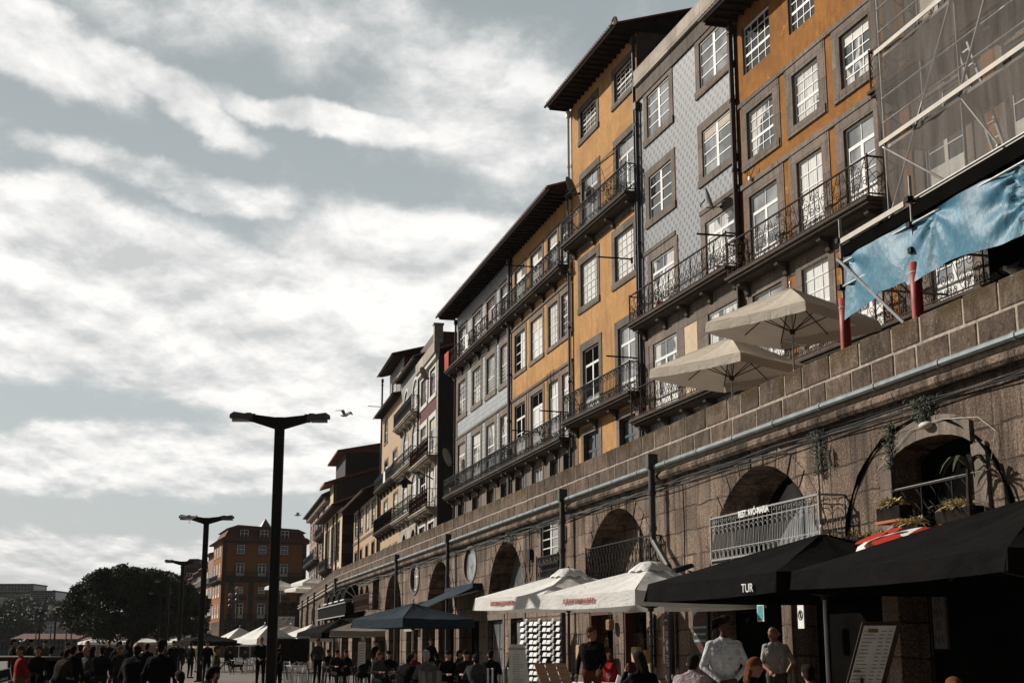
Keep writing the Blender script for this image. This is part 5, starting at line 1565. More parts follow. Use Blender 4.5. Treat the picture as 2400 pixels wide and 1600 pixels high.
# menu lectern at the front right
b = empty('menu_lectern', at(2022, 15), R(-8)); tag(b, 'black framed menu lectern with a bright menu sheet under the black parasol', 'menu lectern')
m = MB()
T_ = lambda x, z, off=0: (x, -.02 + (z - 1.7) * -.35 - off, z)
def slab(mb, x0, x1, z0, z1, off, t, mi=0, sh=.28):
    P = []
    for dz, dy in ((z0, 0), (z1, 0)):
        for x in (x0, x1): P.append((x + sh * (dz - z0), T_(x, dz, off)[1], dz))
    V = [P[0], P[1], P[3], P[2]]; V2 = [(a, b_ + t, c) for a, b_, c in V]
    mb._add(V + V2, [(0, 1, 2, 3), (7, 6, 5, 4), (0, 4, 5, 1), (1, 5, 6, 2), (2, 6, 7, 3), (3, 7, 4, 0)], mi)
slab(m, -.25, .16, .75, 1.68, 0, .04); m.tube([(-.02, .15, 0), (-.02, .15, 1.1)], .03, 8); m.box(-.25, .25, -.1, .4, 0, .04); m.build('frame', M['darkwood'], b)
m = MB(); slab(m, -.21, .12, .8, 1.64, .012, .006); sh = m.build('menu_sheet', M['paper'], b)
m = MB(); random.seed(8)
for k in range(20):
    z = 1.58 - k * .038
    for c0 in (-.19, -.02, .06):
        x = c0 + .28 * (z - .8); m.box(x, x + random.uniform(.04, .075) * (1.8 if c0 < -.1 else .8), T_(0, z, .016)[1] - .002, T_(0, z, .016)[1], z, z + .008)
m.build('printed_lines', M['greyiron'], sh)
m = MB()
for z in (1.16, .93): x = -.19 + .28 * (z - .8); y = T_(0, z, .017)[1]; m.box(x, x + .07, y - .004, y, z, z + .055)
x = -.15 + .28 * .78; y = T_(0, 1.58, .018)[1]; m.box(x, x + .1, y - .004, y, 1.57, 1.61); m.build('picture', M['wood'], sh)

# postcard rack
b = empty('postcard_rack'); x_, y_ = W11.pt(-38.0, .8); b.location = (x_, y_, GZ); b.rotation_euler = (0, 0, R(-48)); tag(b, 'tall wire rack full of postcards against the quay wall', 'postcard rack')
m = MB()
for xx in (-.78, 0, .78): m.tube([(xx, .12, 0), (xx, .12, 2.2)], .018, 6)
for k in range(12): m.tube([(-.8, .05, .36 + k * .165), (.8, .05, .36 + k * .165)], .006, 4)
m.box(-.8, .8, .1, .13, .1, 2.15); m.build('rack_frame', M['iron'], b)
random.seed(31); tones = [(.9, .9, .86), (.75, .72, .66), (.4, .45, .5), (.55, .4, .3), (.85, .8, .7), (.3, .3, .28), (.8, .85, .88)]
M['card'] = simple('postcard_print', (.3, .295, .28), .4, .35, 40, .4, 0, 0, (1, 1, 1), True)
m = MB()
for c in range(9):
    for r_ in range(11):
        if random.random() < .04: continue
        x = -.72 + c * .18; z = .38 + r_ * .165 + (.05 if c % 3 == 1 else 0); w_ = .14 if c % 3 != 1 else .09; hh = .105 if c % 3 != 1 else .14
        c0 = random.choice(tones if c < 5 else tones[2:6]); c1 = random.choice([(.25, .35, .5), (.5, .3, .18), (.2, .25, .2), (.6, .5, .4), (.12, .12, .14), (.4, .42, .45)])  # right-hand columns get darker tones, painting in the rack's shaded half
        y = random.uniform(-.02, 0)
        m._add([(x, y, z), (x + w_, y, z), (x + w_, y + .05, z + hh), (x, y + .05, z + hh)], [(0, 1, 2, 3)], 0, c0)
        q = .14; m._add([(x + w_ * q, y + .05 * q - .004, z + hh * q), (x + w_ * (1 - q), y + .05 * q - .004, z + hh * q), (x + w_ * (1 - q), y + .05 * (1 - q) - .004, z + hh * (1 - q)), (x + w_ * q, y + .05 * (1 - q) - .004, z + hh * (1 - q))], [(0, 1, 2, 3)], 0, c1)
m.build('postcards', M['card'], b)
# sloping wooden stand
b = empty('wooden_stand', at(1296, 24.5), R(20)); tag(b, 'sloping brown wooden plank stand at the foot of the postcard rack', 'stand')
m = MB()
for k in range(3): m._add([(-.33 + k * .2, -.35, .75), (-.15 + k * .2, -.35, .75), (-.05 + k * .2, .3, 1.16), (-.23 + k * .2, .3, 1.16), (-.33 + k * .2, -.35, .72), (-.15 + k * .2, -.35, .72), (-.05 + k * .2, .3, 1.13), (-.23 + k * .2, .3, 1.13)], [(0, 1, 2, 3), (7, 6, 5, 4), (0, 4, 5, 1), (1, 5, 6, 2), (2, 6, 7, 3), (3, 7, 4, 0)])
m.build('plank_top', M['wood'], b)
m = MB()
for x in (-.25, .22):
    m.beam((x, -.3, 0), (x, -.3, .74), .05); m.beam((x + .1, .25, 0), (x + .1, .25, 1.1), .05)
m.build('stand_legs', M['darkwood'], b)

# signs, plates and goods fixed on the quay wall (x along the wall, y out of it)
def wob(name, s, lab, cat, group=None, out=0.0):
    e = empty(name); x_, y_ = W11.pt(s, out); e.location = (x_, y_, 0); e.rotation_euler = (0, 0, W11.a - PI / 2); return tag(e, lab, cat, group)
b = wob('souvenir_board', -29.65, 'brown board with enamel number plates and thermometers', 'display board', out=.03)
m = MB(); m.box(-.42, .42, -.04, 0, 1.2, 2.38); m.build('backing_board', M['wood'], b)
m = MB()
for (x, z, w_, h_) in ((-.05, 2.22, .32, .22), (-.03, 1.93, .24, .17), (-.02, 1.42, .26, .2), (0, 1.28, .3, .16)): m.box(x - w_ / 2, x + w_ / 2, -.055, -.041, z - h_ / 2, z + h_ / 2)
m.build('enamel_plates', M['board'], b)
m = MB(); m.prism([(-.02 + .11 * math.cos(2 * PI * i / 18), 1.68 + .11 * math.sin(2 * PI * i / 18)) for i in range(18)], -.055, -.041)
for (x, z0, z1) in ((-.27, 1.75, 2.1), (-.27, 1.3, 1.65)): m.box(x - .03, x + .03, -.05, -.041, z0, z1)
m.build('thermometer_plates', M['paper'], b)
m = MB(); m.box(.2, .28, -.05, -.041, 1.7, 2.1); m.build('thermometer_plate', M['ochre'], b)
text('123', .16, 'whiteink', b, (-.03, -.058, 1.875)); text('145', .12, 'redink', b, (-.02, -.058, 1.64)); text('25', .18, 'whiteink', b, (-.02, -.058, 1.355)); text('PRIVADO', .06, 'whiteink', b, (-.05, -.058, 2.2)); text('ATENÇÃO\nCÃO', .06, 'whiteink', b, (0, -.058, 1.29))
b = wob('souvenir_board', -30.75, 'narrow board of small white enamel plates left of the numbered one', 'display board', out=.03)
m = MB(); m.box(-.14, .14, -.03, 0, 1.2, 2.38); m.build('backing_board', M['board'], b)
for k, tx in enumerate(('30', '18', '102', '71', 'WC')):
    m = MB(); m.box(-.11, .11, -.045, -.031, 1.27 + .21 * k, 1.43 + .21 * k); m.build('enamel_plate', M['paper'], b); text(tx, .13, 'ink', b, (0, -.047, 1.3 + .21 * k))
b = wob('chalkboard', -27.75, 'tall black chalkboard with white and red lines behind the waiter', 'menu board', out=.03)
m = MB(); m.box(-.42, .42, -.04, 0, 1.5, 2.55); m.build('board', M['board'], b)
for k, (tx, mt) in enumerate((('AVÓ-MARIA', 'whiteink'), ('SALADAS', 'redink'), ('FRANCESINHA', 'redink'), ('BACALHAU AO FORNO', 'whiteink'), ('POLVO À LAGAREIRO', 'whiteink'), ('SALMÃO GRELHADO', 'whiteink'), ('ARROZ DE MARISCO', 'redink'))):
    text(tx, .068 if len(tx) > 12 else .09, mt, b, (0, -.045, 2.42 - .135 * k))
b = wob('street_sign', -18.45, 'narrow upright tile sign reading MARINA in the shade', 'sign', out=.03)
m = MB(); m.box(-.2, .2, -.04, 0, 1.6, 2.4); m.build('tile_plate', M['greyplaster'], b)
for k, tx in enumerate(('29', 'MA', 'RI', 'NA')): text(tx, .19, 'ink', b, (0, -.045, 2.24 - .19 * k))
b = wob('notice', -22.97, 'small white no entry notice in the shade', 'sign', out=.05)
m = MB(); m.box(-.12, .12, -.02, 0, 1.95, 2.38); m.build('plate', M['paper'], b)
m = MB(); m.tube([(.08 * math.cos(2 * PI * i / 16), -.025, 2.18 + .08 * math.sin(2 * PI * i / 16)) for i in range(17)], .008, 5); m.beam((-.055, -.025, 2.235), (.055, -.025, 2.125), .014); m.box(-.02, .02, -.03, -.022, 2.13, 2.24); m.build('symbol', M['ink'], b)
b = wob('poster', -24.7, 'small teal poster in the shade behind the waiter', 'poster', out=.05)
m = MB(); m.box(-.15, .15, -.01, 0, 2.1, 2.42); m.build('sheet', M['paper'], b); m = MB(); m.box(-.12, .12, -.014, -.011, 2.13, 2.39); m.build('print', M['teal'], b)
b = wob('shop_sign', -61.6, 'grey sign plate with a white mark above a dark doorway', 'sign', out=.3)
m = MB(); m.box(-1.0, 1.0, -.03, 0, 2.35, 2.72); m.build('plate', M['greyiron'], b); text('3', .34, 'whiteink', b, (0, -.04, 2.42))
b = wob('shop_sign', -58.7, 'grey sign plate with a white word, right of the marked one', 'sign', out=.3)
m = MB(); m.box(-1.1, 1.1, -.03, 0, 2.42, 2.74); m.build('plate', M['greyiron'], b); text('moinho', .2, 'whiteink', b, (0, -.04, 2.52))
# bags by the shop door
def bag(s, z, w_, h_, matn, lab, out=.15):
    b = wob('hanging_bag', s, lab, 'bag', 'bags by the shop door', out)
    m = MB(); m.prism([(-w_ / 2 * .8, z), (w_ / 2 * .8, z), (w_ / 2, z + h_ * .5), (w_ / 2 * .9, z + h_), (-w_ / 2 * .9, z + h_), (-w_ / 2, z + h_ * .5)], -.07, .07); bev(m.build('bag_body', M[matn], b), .03)
    m = MB(); m.tube([(-w_ * .3, 0, z + h_), (-w_ * .2, 0, z + h_ * 1.8), (w_ * .2, 0, z + h_ * 1.8), (w_ * .3, 0, z + h_)], .012, 5); m.build('handle', M['darkwood'], b)
bag(-33.55, 2.05, .3, .26, 'wood', 'small brown box bag hung high between the shop doors')
bag(-33.65, 1.05, .45, .45, 'redwrap', 'red patterned backpack hung between the shop doors', .2)
bag(-33.2, .7, .35, .35, 'wood', 'tan leather bag hung low between the shop doors', .3)
bag(-31.15, 1.3, .4, .35, 'straw', 'round straw basket bag right of the shop doors', .3)
bag(-30.95, 1.28, .35, .3, 'straw', 'smaller straw bag right of the shop doors', .15)
bag(-36.0, 1.3, .3, .4, 'straw', 'pale bag hung left of the shop doors', .2)
for k, z in enumerate((2.15, 1.75, 1.3)):
    b = wob('plate_display', -32.1, 'dim round plate in the right shop doorway, %s one' % ('top', 'middle', 'bottom')[k], 'plate', 'round plates in the shop doorway', -.42)
    m = MB(); m.prism([(.26 * math.cos(2 * PI * i / 22), z + .17 * math.sin(2 * PI * i / 22)) for i in range(22)], -.01, .0); m.build('plate_rim', M['greyplaster'], b)
    m = MB(); m.prism([(.15 * math.cos(2 * PI * i / 22), z + .1 * math.sin(2 * PI * i / 22)) for i in range(22)], -.014, -.011); m.build('plate_centre', M['board'], b)
# floodlights, wall lamp, meter box
for s, z, lab in ((-21.7, 3.3, 'black floodlight at the foot of the blind arch'), (-28.0, 3.25, 'floodlight beside the bent downpipe')):
    b = wob('floodlight', s, lab, 'floodlight', 'floodlights on the quay wall')
    m = MB(); m.prism([(-.55, z - .12), (-.15, z + .02), (-.2, z + .1), (-.6, z - .02)], -.15, .25, axis='x'); m.build('lamp_body', M['iron'], b)
    m = MB(); m.tube([(0, 0, z - .1), (0, -.2, z - .05)], .02, 6); m.build('bracket', M['iron'], b)
b = wob('bulkhead_lamp', -18.4, 'oval white lamp above the planted window', 'lamp'); m = MB(); m.ell((0, -.1, 4.83), (.16, .09, .055), 14, 8); m.build('lamp_cover', M['offwhite'], b, True)
b = wob('meter_box', -37.95, 'small white box fixed beside the tall window on the quay wall', 'box'); m = MB(); m.box(-.13, .13, -.1, 0, 4.55, 4.98); bev(m.build('box_body', M['white'], b), .02); m = MB(); m.tube([(0, -.05, 4.98), (0, -.05, 5.3)], .015, 5); m.tube([(0, -.05, 4.55), (.02, -.05, 3.6)], .015, 5); m.build('cable', M['ink'], b)
b = wob('junction_box', -41.6, 'black junction box with looped cables left of the tall window', 'box'); m = MB(); m.box(-.16, .16, -.12, 0, 4.25, 4.55); m.build('box_body', M['iron'], b)
m = MB(); m.tube([(-.2, -.04, 5.2), (-.12, -.04, 4.5), (-.2, -.04, 3.9), (.0, -.05, 3.62), (.2, -.04, 3.8), (.14, -.04, 4.6), (.1, -.04, 5.2)], .016, 5); m.build('cable', M['ink'], b)

# satellite dishes and aerials
def dish(pl, s, o_, z, lab, r=.38, rz=80):
    e = empty('satellite_dish'); x_, y_ = pl.pt(s, o_); e.location = (x_, y_, z); e.rotation_euler = (0, 0, R(rz)); tag(e, lab, 'satellite dish', 'satellite dishes')
    m = MB(); prof = [(r * q, .09 * q * q) for q in (0, .3, .6, .85, 1)]; m.lathe(prof, 20); o = m.build('reflector', M['lampglass'], e, True); o.rotation_euler = (R(75), 0, 0)
    m = MB(); m.tube([(0, .02, -r * .7), (0, -.4, -r * .75)], .014, 5); m.box(-.03, .03, -.46, -.38, -r * .85, -r * .65); m.build('feed_arm', M['iron'], e)
    m = MB(); m.tube([(0, .05, 0), (.1, .2, -.1), (.32, .25, -.1)], .02, 5); m.build('bracket', M['iron'], e)
dish(B4, 1.35, .55, 18.75, 'oval satellite dish on the narrow orange house above its top balcony', .42, 60)
dish(B3, 6.55, .5, 14.35, 'thin satellite dish seen edge on over the tiled house balcony', .36, 70)
dish(B6, 5.9, .55, 11.3, 'large pale satellite dish over the dark alley', .5, 68)
dish(B6, -2.9, .5, 17.4, 'satellite dish between the top windows of the plum house', .42, 62)
def aerial(pl, s, o_, z, lab, hgt=1.0):
    e = empty('aerial'); x_, y_ = pl.pt(s, o_); e.location = (x_, y_, z); e.rotation_euler = (0, 0, pl.a - PI / 2); tag(e, lab, 'aerial', 'aerials')
    m = MB(); m.tube([(0, 0, 0), (0, 0, hgt)], .018, 5); m.build('mast', M['iron'], e)
    m = MB()
    for k in range(6): m.tube([(-.5, -.05, hgt - .35 + k * .13), (.5, -.05, hgt - .35 + k * .13)], .01, 4)
    for x in (-.5, 0, .5): m.tube([(x, -.05, hgt - .37), (x, -.05, hgt + .33)], .01, 4)
    m.build('grid', M['iron'], e)
aerial(B5, -51.4, .5, 10.3, 'grid aerial above the lower balcony of the four bay house', 1.5)
aerial(B5, -68.3, .5, 16.9, 'grid aerial on the top balcony near the red cloth', .6)
e = empty('street_lantern'); put(e, B6, -1.0); tag(e, 'black wall lantern on a curved bracket on the plum house', 'lantern')
m = MB(); m.tube([(0, -.1, 11.0), (-.6, -.9, 11.45), (-1.3, -1.4, 11.5), (-1.6, -1.5, 11.3)], .04, 6); m.build('bracket', M['iron'], e)
m = MB(); m.lathe([(.08, .35), (.18, .25), (.5, 0), (.45, -.02), (.2, 0), (.14, -.25), (0, -.28)], 14, (-1.6, -1.5, 10.9)); m.build('lantern_shade', M['iron'], e, True)
# drying rods sticking out of the fronts
def rod(pl, s, z, L, rz, lab):
    m = MB(); m.beam((0, 0, 0), (-.35 * L, -L, .1), .045); m.box(-.04, .04, -.04, .02, -.15, .05); o = m.build('drying_rod', M['iron']); put(o, pl, s); o.location.z = z; tag(o, lab, 'rod', 'drying rods')
for pl, s, z, lab in ((B3, 7.5, 13.0, 'dark rod jutting from the tiled house beside the rusty balcony end'), (B4, 7.1, 11.0, 'dark rod jutting at the right end of the narrow orange house'), (B4, 6.4, 14.6, 'short rod across the right middle window of the orange house'), (B5, -50.6, 10.4, 'rod jutting just right of the grid aerial'), (B5, -55.0, 10.3, 'rod jutting between the middle doors of the four bay house'), (B5, -56, 17.6, 'rod jutting under the eaves of the four bay house'), (B6, -26, 19.3, 'rod jutting from the far corner of the yellow tiled house')):
    rod(pl, s, z, 1.1, 0, lab)

# planters with spider plants at the near window
def spider(root, x0, x1, y, z, n, seed, L=.42):
    rr = random.Random(seed); m = MB()
    for k in range(n):
        cx = rr.uniform(x0, x1); cz = z
        for b_ in range(22):
            a = rr.uniform(0, 2 * PI); el = rr.uniform(.35, 1.3); ll = rr.uniform(.5, 1) * L; w_ = .012
            px, py, pz = cx + rr.uniform(-.03, .03), y, cz
            d = Vector((math.cos(a) * math.cos(el), math.sin(a) * math.cos(el), math.sin(el)))
            pts = []; t = rr.choice([.6, 1, 1.6, 2.4, 3.0])
            for i in range(5):
                q = i / 4
                pts.append(Vector((px + d.x * ll * q * 1.1, py + d.y * ll * q * 1.1, pz + d.z * ll * q - .55 * ll * q * q)))
            sd = Vector((-math.sin(a), math.cos(a), 0)) * w_
            V = []
            for i, p_ in enumerate(pts):
                ww = [1, 1.2, 1, .7, .15][i]; V += [p_ - sd * ww, p_ + sd * ww]
            tone = (t, t * .96, t * .8)
            m._add(V, [(2 * i, 2 * i + 1, 2 * i + 3, 2 * i + 2) for i in range(4)], 0, tone)
    return m.build('foliage', M['leaf'], root, fix=False)
for k, (s0, s1, z, y, lab, n) in enumerate(((-20.2, -19.3, 3.28, -.35, 'long dark planter of small plants left below the planted window', 9), (-19.2, -18.5, 3.66, -.45, 'raised planter of spider plants in the middle of the planted window', 8), (-18.65, -17.85, 3.32, -.55, 'planter of spider plants right below the planted window', 9), (-17.8, -16.9, 3.5, -.3, 'planter of tall spider plants at the right end of the planted window', 11))):
    b = wob('planter', s0, lab, 'planter', 'planters at the near window')
    m = MB(); L = s1 - s0; m.box(0, L, y - .11, y + .11, z - .2, z); bev(m.build('trough', M['soil'], b), .015)
    m = MB(); m.box(-.02, L + .02, y - .13, y - .1, z - .24, z - .2); m.box(-.02, L + .02, y - .12, y + .12, z - .24, z - .215); m.build('tray', M['terra'], b)
    spider(b, .08, L - .08, y, z, n, k, .28 if k == 0 else .4)
b = wob('potted_palm', -17.0, 'dark drooping palm at the right of the planted window', 'plant'); m = MB(); m.tube([(0, -.35, 3.4), (.03, -.35, 4.0)], [.05, .03], 6); m.build('stem', M['bark'], b)
m = MB(); rr = random.Random(4)
for k in range(11):
    a = 2 * PI * k / 11; pts = [Vector((.03 + math.cos(a) * .5 * q, -.35 + math.sin(a) * .4 * q, 4.0 + .28 * math.sin(q * 2.2) - .3 * q * q)) for q in (0, .3, .6, .85, 1)]
    sd = Vector((-math.sin(a), math.cos(a), 0)) * .035; V = []
    for i, p_ in enumerate(pts): V += [p_ - sd * [.3, 1, 1, .6, .1][i], p_ + sd * [.3, 1, 1, .6, .1][i]]
    m._add(V, [(2 * i, 2 * i + 1, 2 * i + 3, 2 * i + 2) for i in range(4)], 0, .8)
m.build('fronds', M['leafdark'], b, fix=False)
# weeds hanging from the ledge
def weed(s, z, w_, h_, n, lab, seed):
    b = wob('hanging_weed', s, lab, 'plant', 'weeds growing from the quay wall'); rr = random.Random(seed); m = MB()
    for k in range(n):
        q = rr.random() ** 1.4; x = rr.gauss(0, w_ * (1 - q * .6)); zz = z - q * h_; y = -.04 - abs(rr.gauss(0, .06))
        a = rr.uniform(0, 2 * PI); l = rr.uniform(.02, .05)
        m._add([(x, y, zz), (x + l * math.cos(a), y - rr.random() * .03, zz + l * math.sin(a)), (x + l * .7 * math.cos(a + 1.2), y + .005, zz + l * .7 * math.sin(a + 1.2))], [(0, 1, 2)], 0, rr.uniform(.5, 1.8))
    m.build('leaves', M['leafdark'], b, fix=False)
    m = MB()
    for k in range(7): x = rr.uniform(-w_, w_); m.tube([(x * .4, -.03, z + .05), (x * .8, -.06, z - h_ * .4), (x * 1.2, -.04, z - h_ * rr.uniform(.7, 1.25))], .006, 4)
    m.build('stems', M['bark'], b)
weed(-22.0, 5.28, .14, .75, 900, 'straggling weed under the gutter left of the blind arch', 1); weed(-18.5, 5.25, .16, .35, 900, 'bushy weed over the crown of the blind arch', 2)
weed(-19.55, 5.0, .09, .7, 700, 'narrow weed hanging beside the planted window head', 3); weed(-21.6, 4.9, .03, .3, 120, 'tiny weed in a joint near the straggling one', 5); weed(-44.0, 5.3, .3, .4, 500, 'low dark weed above the arch left of the junction box', 6)
weed(-21.0, 3.4, .25, .25, 500, 'weed around the foot of the blind arch', 8)

# gulls
def gull(loc, rz, lab, flying=False, s_=1.0, name='gull'):
    e = empty(name, loc, R(rz)); e.scale = (s_,) * 3; tag(e, lab, 'gull', 'gulls')
    m = MB(); m.tube([(0, -.26, .02), (0, -.2, .03), (0, -.08, 0), (0, .08, .0), (0, .2, .01), (0, .3, .03)], [.02, .045, .075, .07, .04, .012], 10)
    m.ell((0, -.27, .05), (.038, .05, .04), 8, 6); m.tube([(0, -.31, .045), (0, -.37, .03)], [.014, .003], 5, 1)
    m.build('bird_body', [M['feather'], M['ochre']], e, True)
    for sx in (-1, 1):
        m = MB()
        if flying:
            P = [(0, -.08, .03), (.28, -.16, .22), (.68, .02, .14)]; Q = [(0, .1, .03), (.28, .02, .2), (.68, .06, .13)]
            V = []
            for a_, b_ in zip(P, Q): V += [(sx * a_[0], a_[1], a_[2]), (sx * b_[0], b_[1], b_[2]), (sx * b_[0], b_[1], b_[2] - .015), (sx * a_[0], a_[1], a_[2] - .015)]
            m._add(V, [(4 * k + i, 4 * k + (i + 1) % 4, 4 * k + 4 + (i + 1) % 4, 4 * k + 4 + i) for k in range(2) for i in range(4)])
        else:
            m.tube([(sx * .06, -.12, .03), (sx * .08, .05, .03), (sx * .04, .3, .05), (sx * .01, .4, .05)], [.03, .05, .03, .006], 8)
        m.build('wing', M['feathergrey'], e)
    if not flying:
        m = MB(); m.tube([(-.03, 0, -.06), (-.03, -.01, -.2)], .006, 4); m.tube([(.03, 0, -.06), (.03, -.01, -.2)], .006, 4); m.build('feet', M['ochre'], e)
def sky_at(u, v, d):
    x = (u - 1200) / F; y = -(v - 800) / F; f_ = Vector((x, math.cos(PITCH) - y * math.sin(PITCH), math.sin(PITCH) + y * math.cos(PITCH))); f_ *= d / f_.y
    return (f_.x, f_.y, f_.z + EYE)
gull(sky_at(444, 1213, 62.6), 70, 'gull perched on the left head of the second street lamp', s_=1.25)
gull(sky_at(808, 973, 46), 60, 'gull gliding in the sky right of the nearest street lamp', True, .7)
gull(sky_at(697, 1207, 70), 90, 'small distant gull flying left of the dark gabled house', True, .6)
gull(sky_at(2392, 640, 22.2), -70, 'big pale gull at the right edge on the parapet', False, 1.1)
gull(sky_at(52, 1502, 40), 60, 'tiny white gull over the water at the far left', True, .4)
gull(sky_at(1440, 52, 44.0), 180, 'dark bird on the ridge end of the deep eaves', False, .9)

# pots, washing and boxes on the balconies
def on_front(pl, s, out, z, name, lab, cat, grp=None):
    e = empty(name); x_, y_ = pl.pt(s, out); e.location = (x_, y_, z); e.rotation_euler = (0, 0, pl.a - PI / 2); return tag(e, lab, cat, grp)
def pot(pl, s, z, lab, sz=.3, seed=1, out=.3):
    e = on_front(pl, s, out, z, 'potted_plant', lab, 'plant', 'potted plants on the balconies'); rr = random.Random(seed)
    m = MB(); m.lathe([(0, 0), (sz * .4, 0), (sz * .5, sz * .7), (sz * .45, sz * .7), (0, sz * .6)], 12); m.build('pot', M['terra'], e)
    m = MB()
    for k in range(260):
        d = Vector((rr.gauss(0, 1), rr.gauss(0, 1), rr.gauss(0, 1))).normalized() * sz * rr.uniform(.4, 1.1); c = Vector((0, 0, sz * 1.35)) + Vector((d.x, d.y, d.z * .9)); a = rr.uniform(0, 6); l = sz * .16
        m._add([tuple(c), (c.x + l * math.cos(a), c.y + l * math.sin(a), c.z + l * .6), (c.x + l * math.cos(a + 1), c.y + l * math.sin(a + 1), c.z + l * rr.uniform(-.6, 1))], [(0, 1, 2)], 0, rr.uniform(.6, 2.4))
    m.build('foliage', M['leafdark'], e, fix=False)
for pl, s, z, sz, lab in ((B3, 2.3, 12.1, .3, 'bushy pot on the tiled house upper balcony between the doors'), (B3, 3.3, 12.1, .22, 'small terracotta pot on the tiled house upper balcony'), (B3, 6.9, 12.1, .24, 'pot at the right end of the tiled house upper balcony'), (B4, 5.4, 16.8, .34, 'leafy pot on the top balcony of the narrow orange house'), (B4, 6.3, 16.8, .28, 'second leafy pot on the narrow orange house top balcony, at the corner'),
                         (B5, -71.0, 9.45, .42, 'leafy pot at the far left end of the tiled house lower balcony'), (B5, -69.4, 9.45, .34, 'leafy pot before the leftmost lower door of the pale tiled house'), (B5, -66.5, 16.2, .34, 'pot on the top balcony of the pale tiled house'), (B5, -53.0, 9.45, .3, 'pot on the lower balcony of the four bay house'), (B2, 3.0, 11.7, .22, 'small pot behind the ochre house scrolled railing'), (B3, 1.4, 8.9, .24, 'terracotta pot on the low balcony under the cream parasol')):
    pot(pl, s, z, lab, sz, int(s * 10))
def washing(pl, s, z, w_, h_, mt, lab, out=.56):
    e = on_front(pl, s, out, z, 'washing', lab, 'washing', 'washing hung on the balconies'); m = MB(); V = []
    for j in range(7):
        for i in range(9): V.append((w_ * i / 8, .02 * math.sin(i * 1.9 + s) * j / 6, -h_ * j / 6 - .02 * math.sin(i * 1.3)))
    m._add(V, [(j * 9 + i, j * 9 + i + 1, (j + 1) * 9 + i + 1, (j + 1) * 9 + i) for j in range(6) for i in range(8)]); m.build('cloth_sheet', M[mt], e, True)
washing(B5, -67.2, 16.95, .7, .7, 'paper', 'white cloth on the pale tiled house top balcony'); washing(B5, -62.0, 17.0, .6, .5, 'beige_canvas', 'beige cloth on the top balcony near the dividing pipe'); washing(B6, -20.5, 13.7, .9, .8, 'paper', 'white cloth on the yellow tiled house balcony')
e = on_front(B2, 1.9, 0, 14.55, 'fallen_cable', 'loose cable with a white fitting under an ochre house window', 'cable'); m = MB(); m.tube([(-1.3, -.03, .3), (-1.3, -.05, -.0), (-1.05, -.1, -.18), (-.85, -.12, -.1), (-.7, -.1, .05)], .014, 5); m.build('wire', M['ink'], e); m = MB(); m.box(-1.08, -.98, -.14, -.06, -.24, -.14); m.build('fitting', M['white'], e)
# birdlime on the black parasols, dirt specks
# ------------------------------------------------------------------ people
SKIN, HAIR, TOP, BOT, SHOE, EXTRA = range(6)
def cap_mesh(mb, a, b_, ra, rb, n=12):
    a = Vector(a); b_ = Vector(b_); d = b_ - a; L = d.length
    if L < 1e-4: mb.ell(a, (ra, ra, ra), n, 8); return
    t = d / L; pts = []; rs = []
    for i in range(4): q = PI / 2 * (1 - i / 4); pts.append(a - t * ra * math.sin(q) * .98); rs.append(max(.002, ra * math.cos(q)))
    pts += [a, b_]; rs += [ra, rb]
    for i in range(1, 5): q = PI / 2 * i / 4; pts.append(b_ + t * rb * math.sin(q) * .98); rs.append(max(.002, rb * math.cos(q)))
    mb.tube(pts, rs, n)

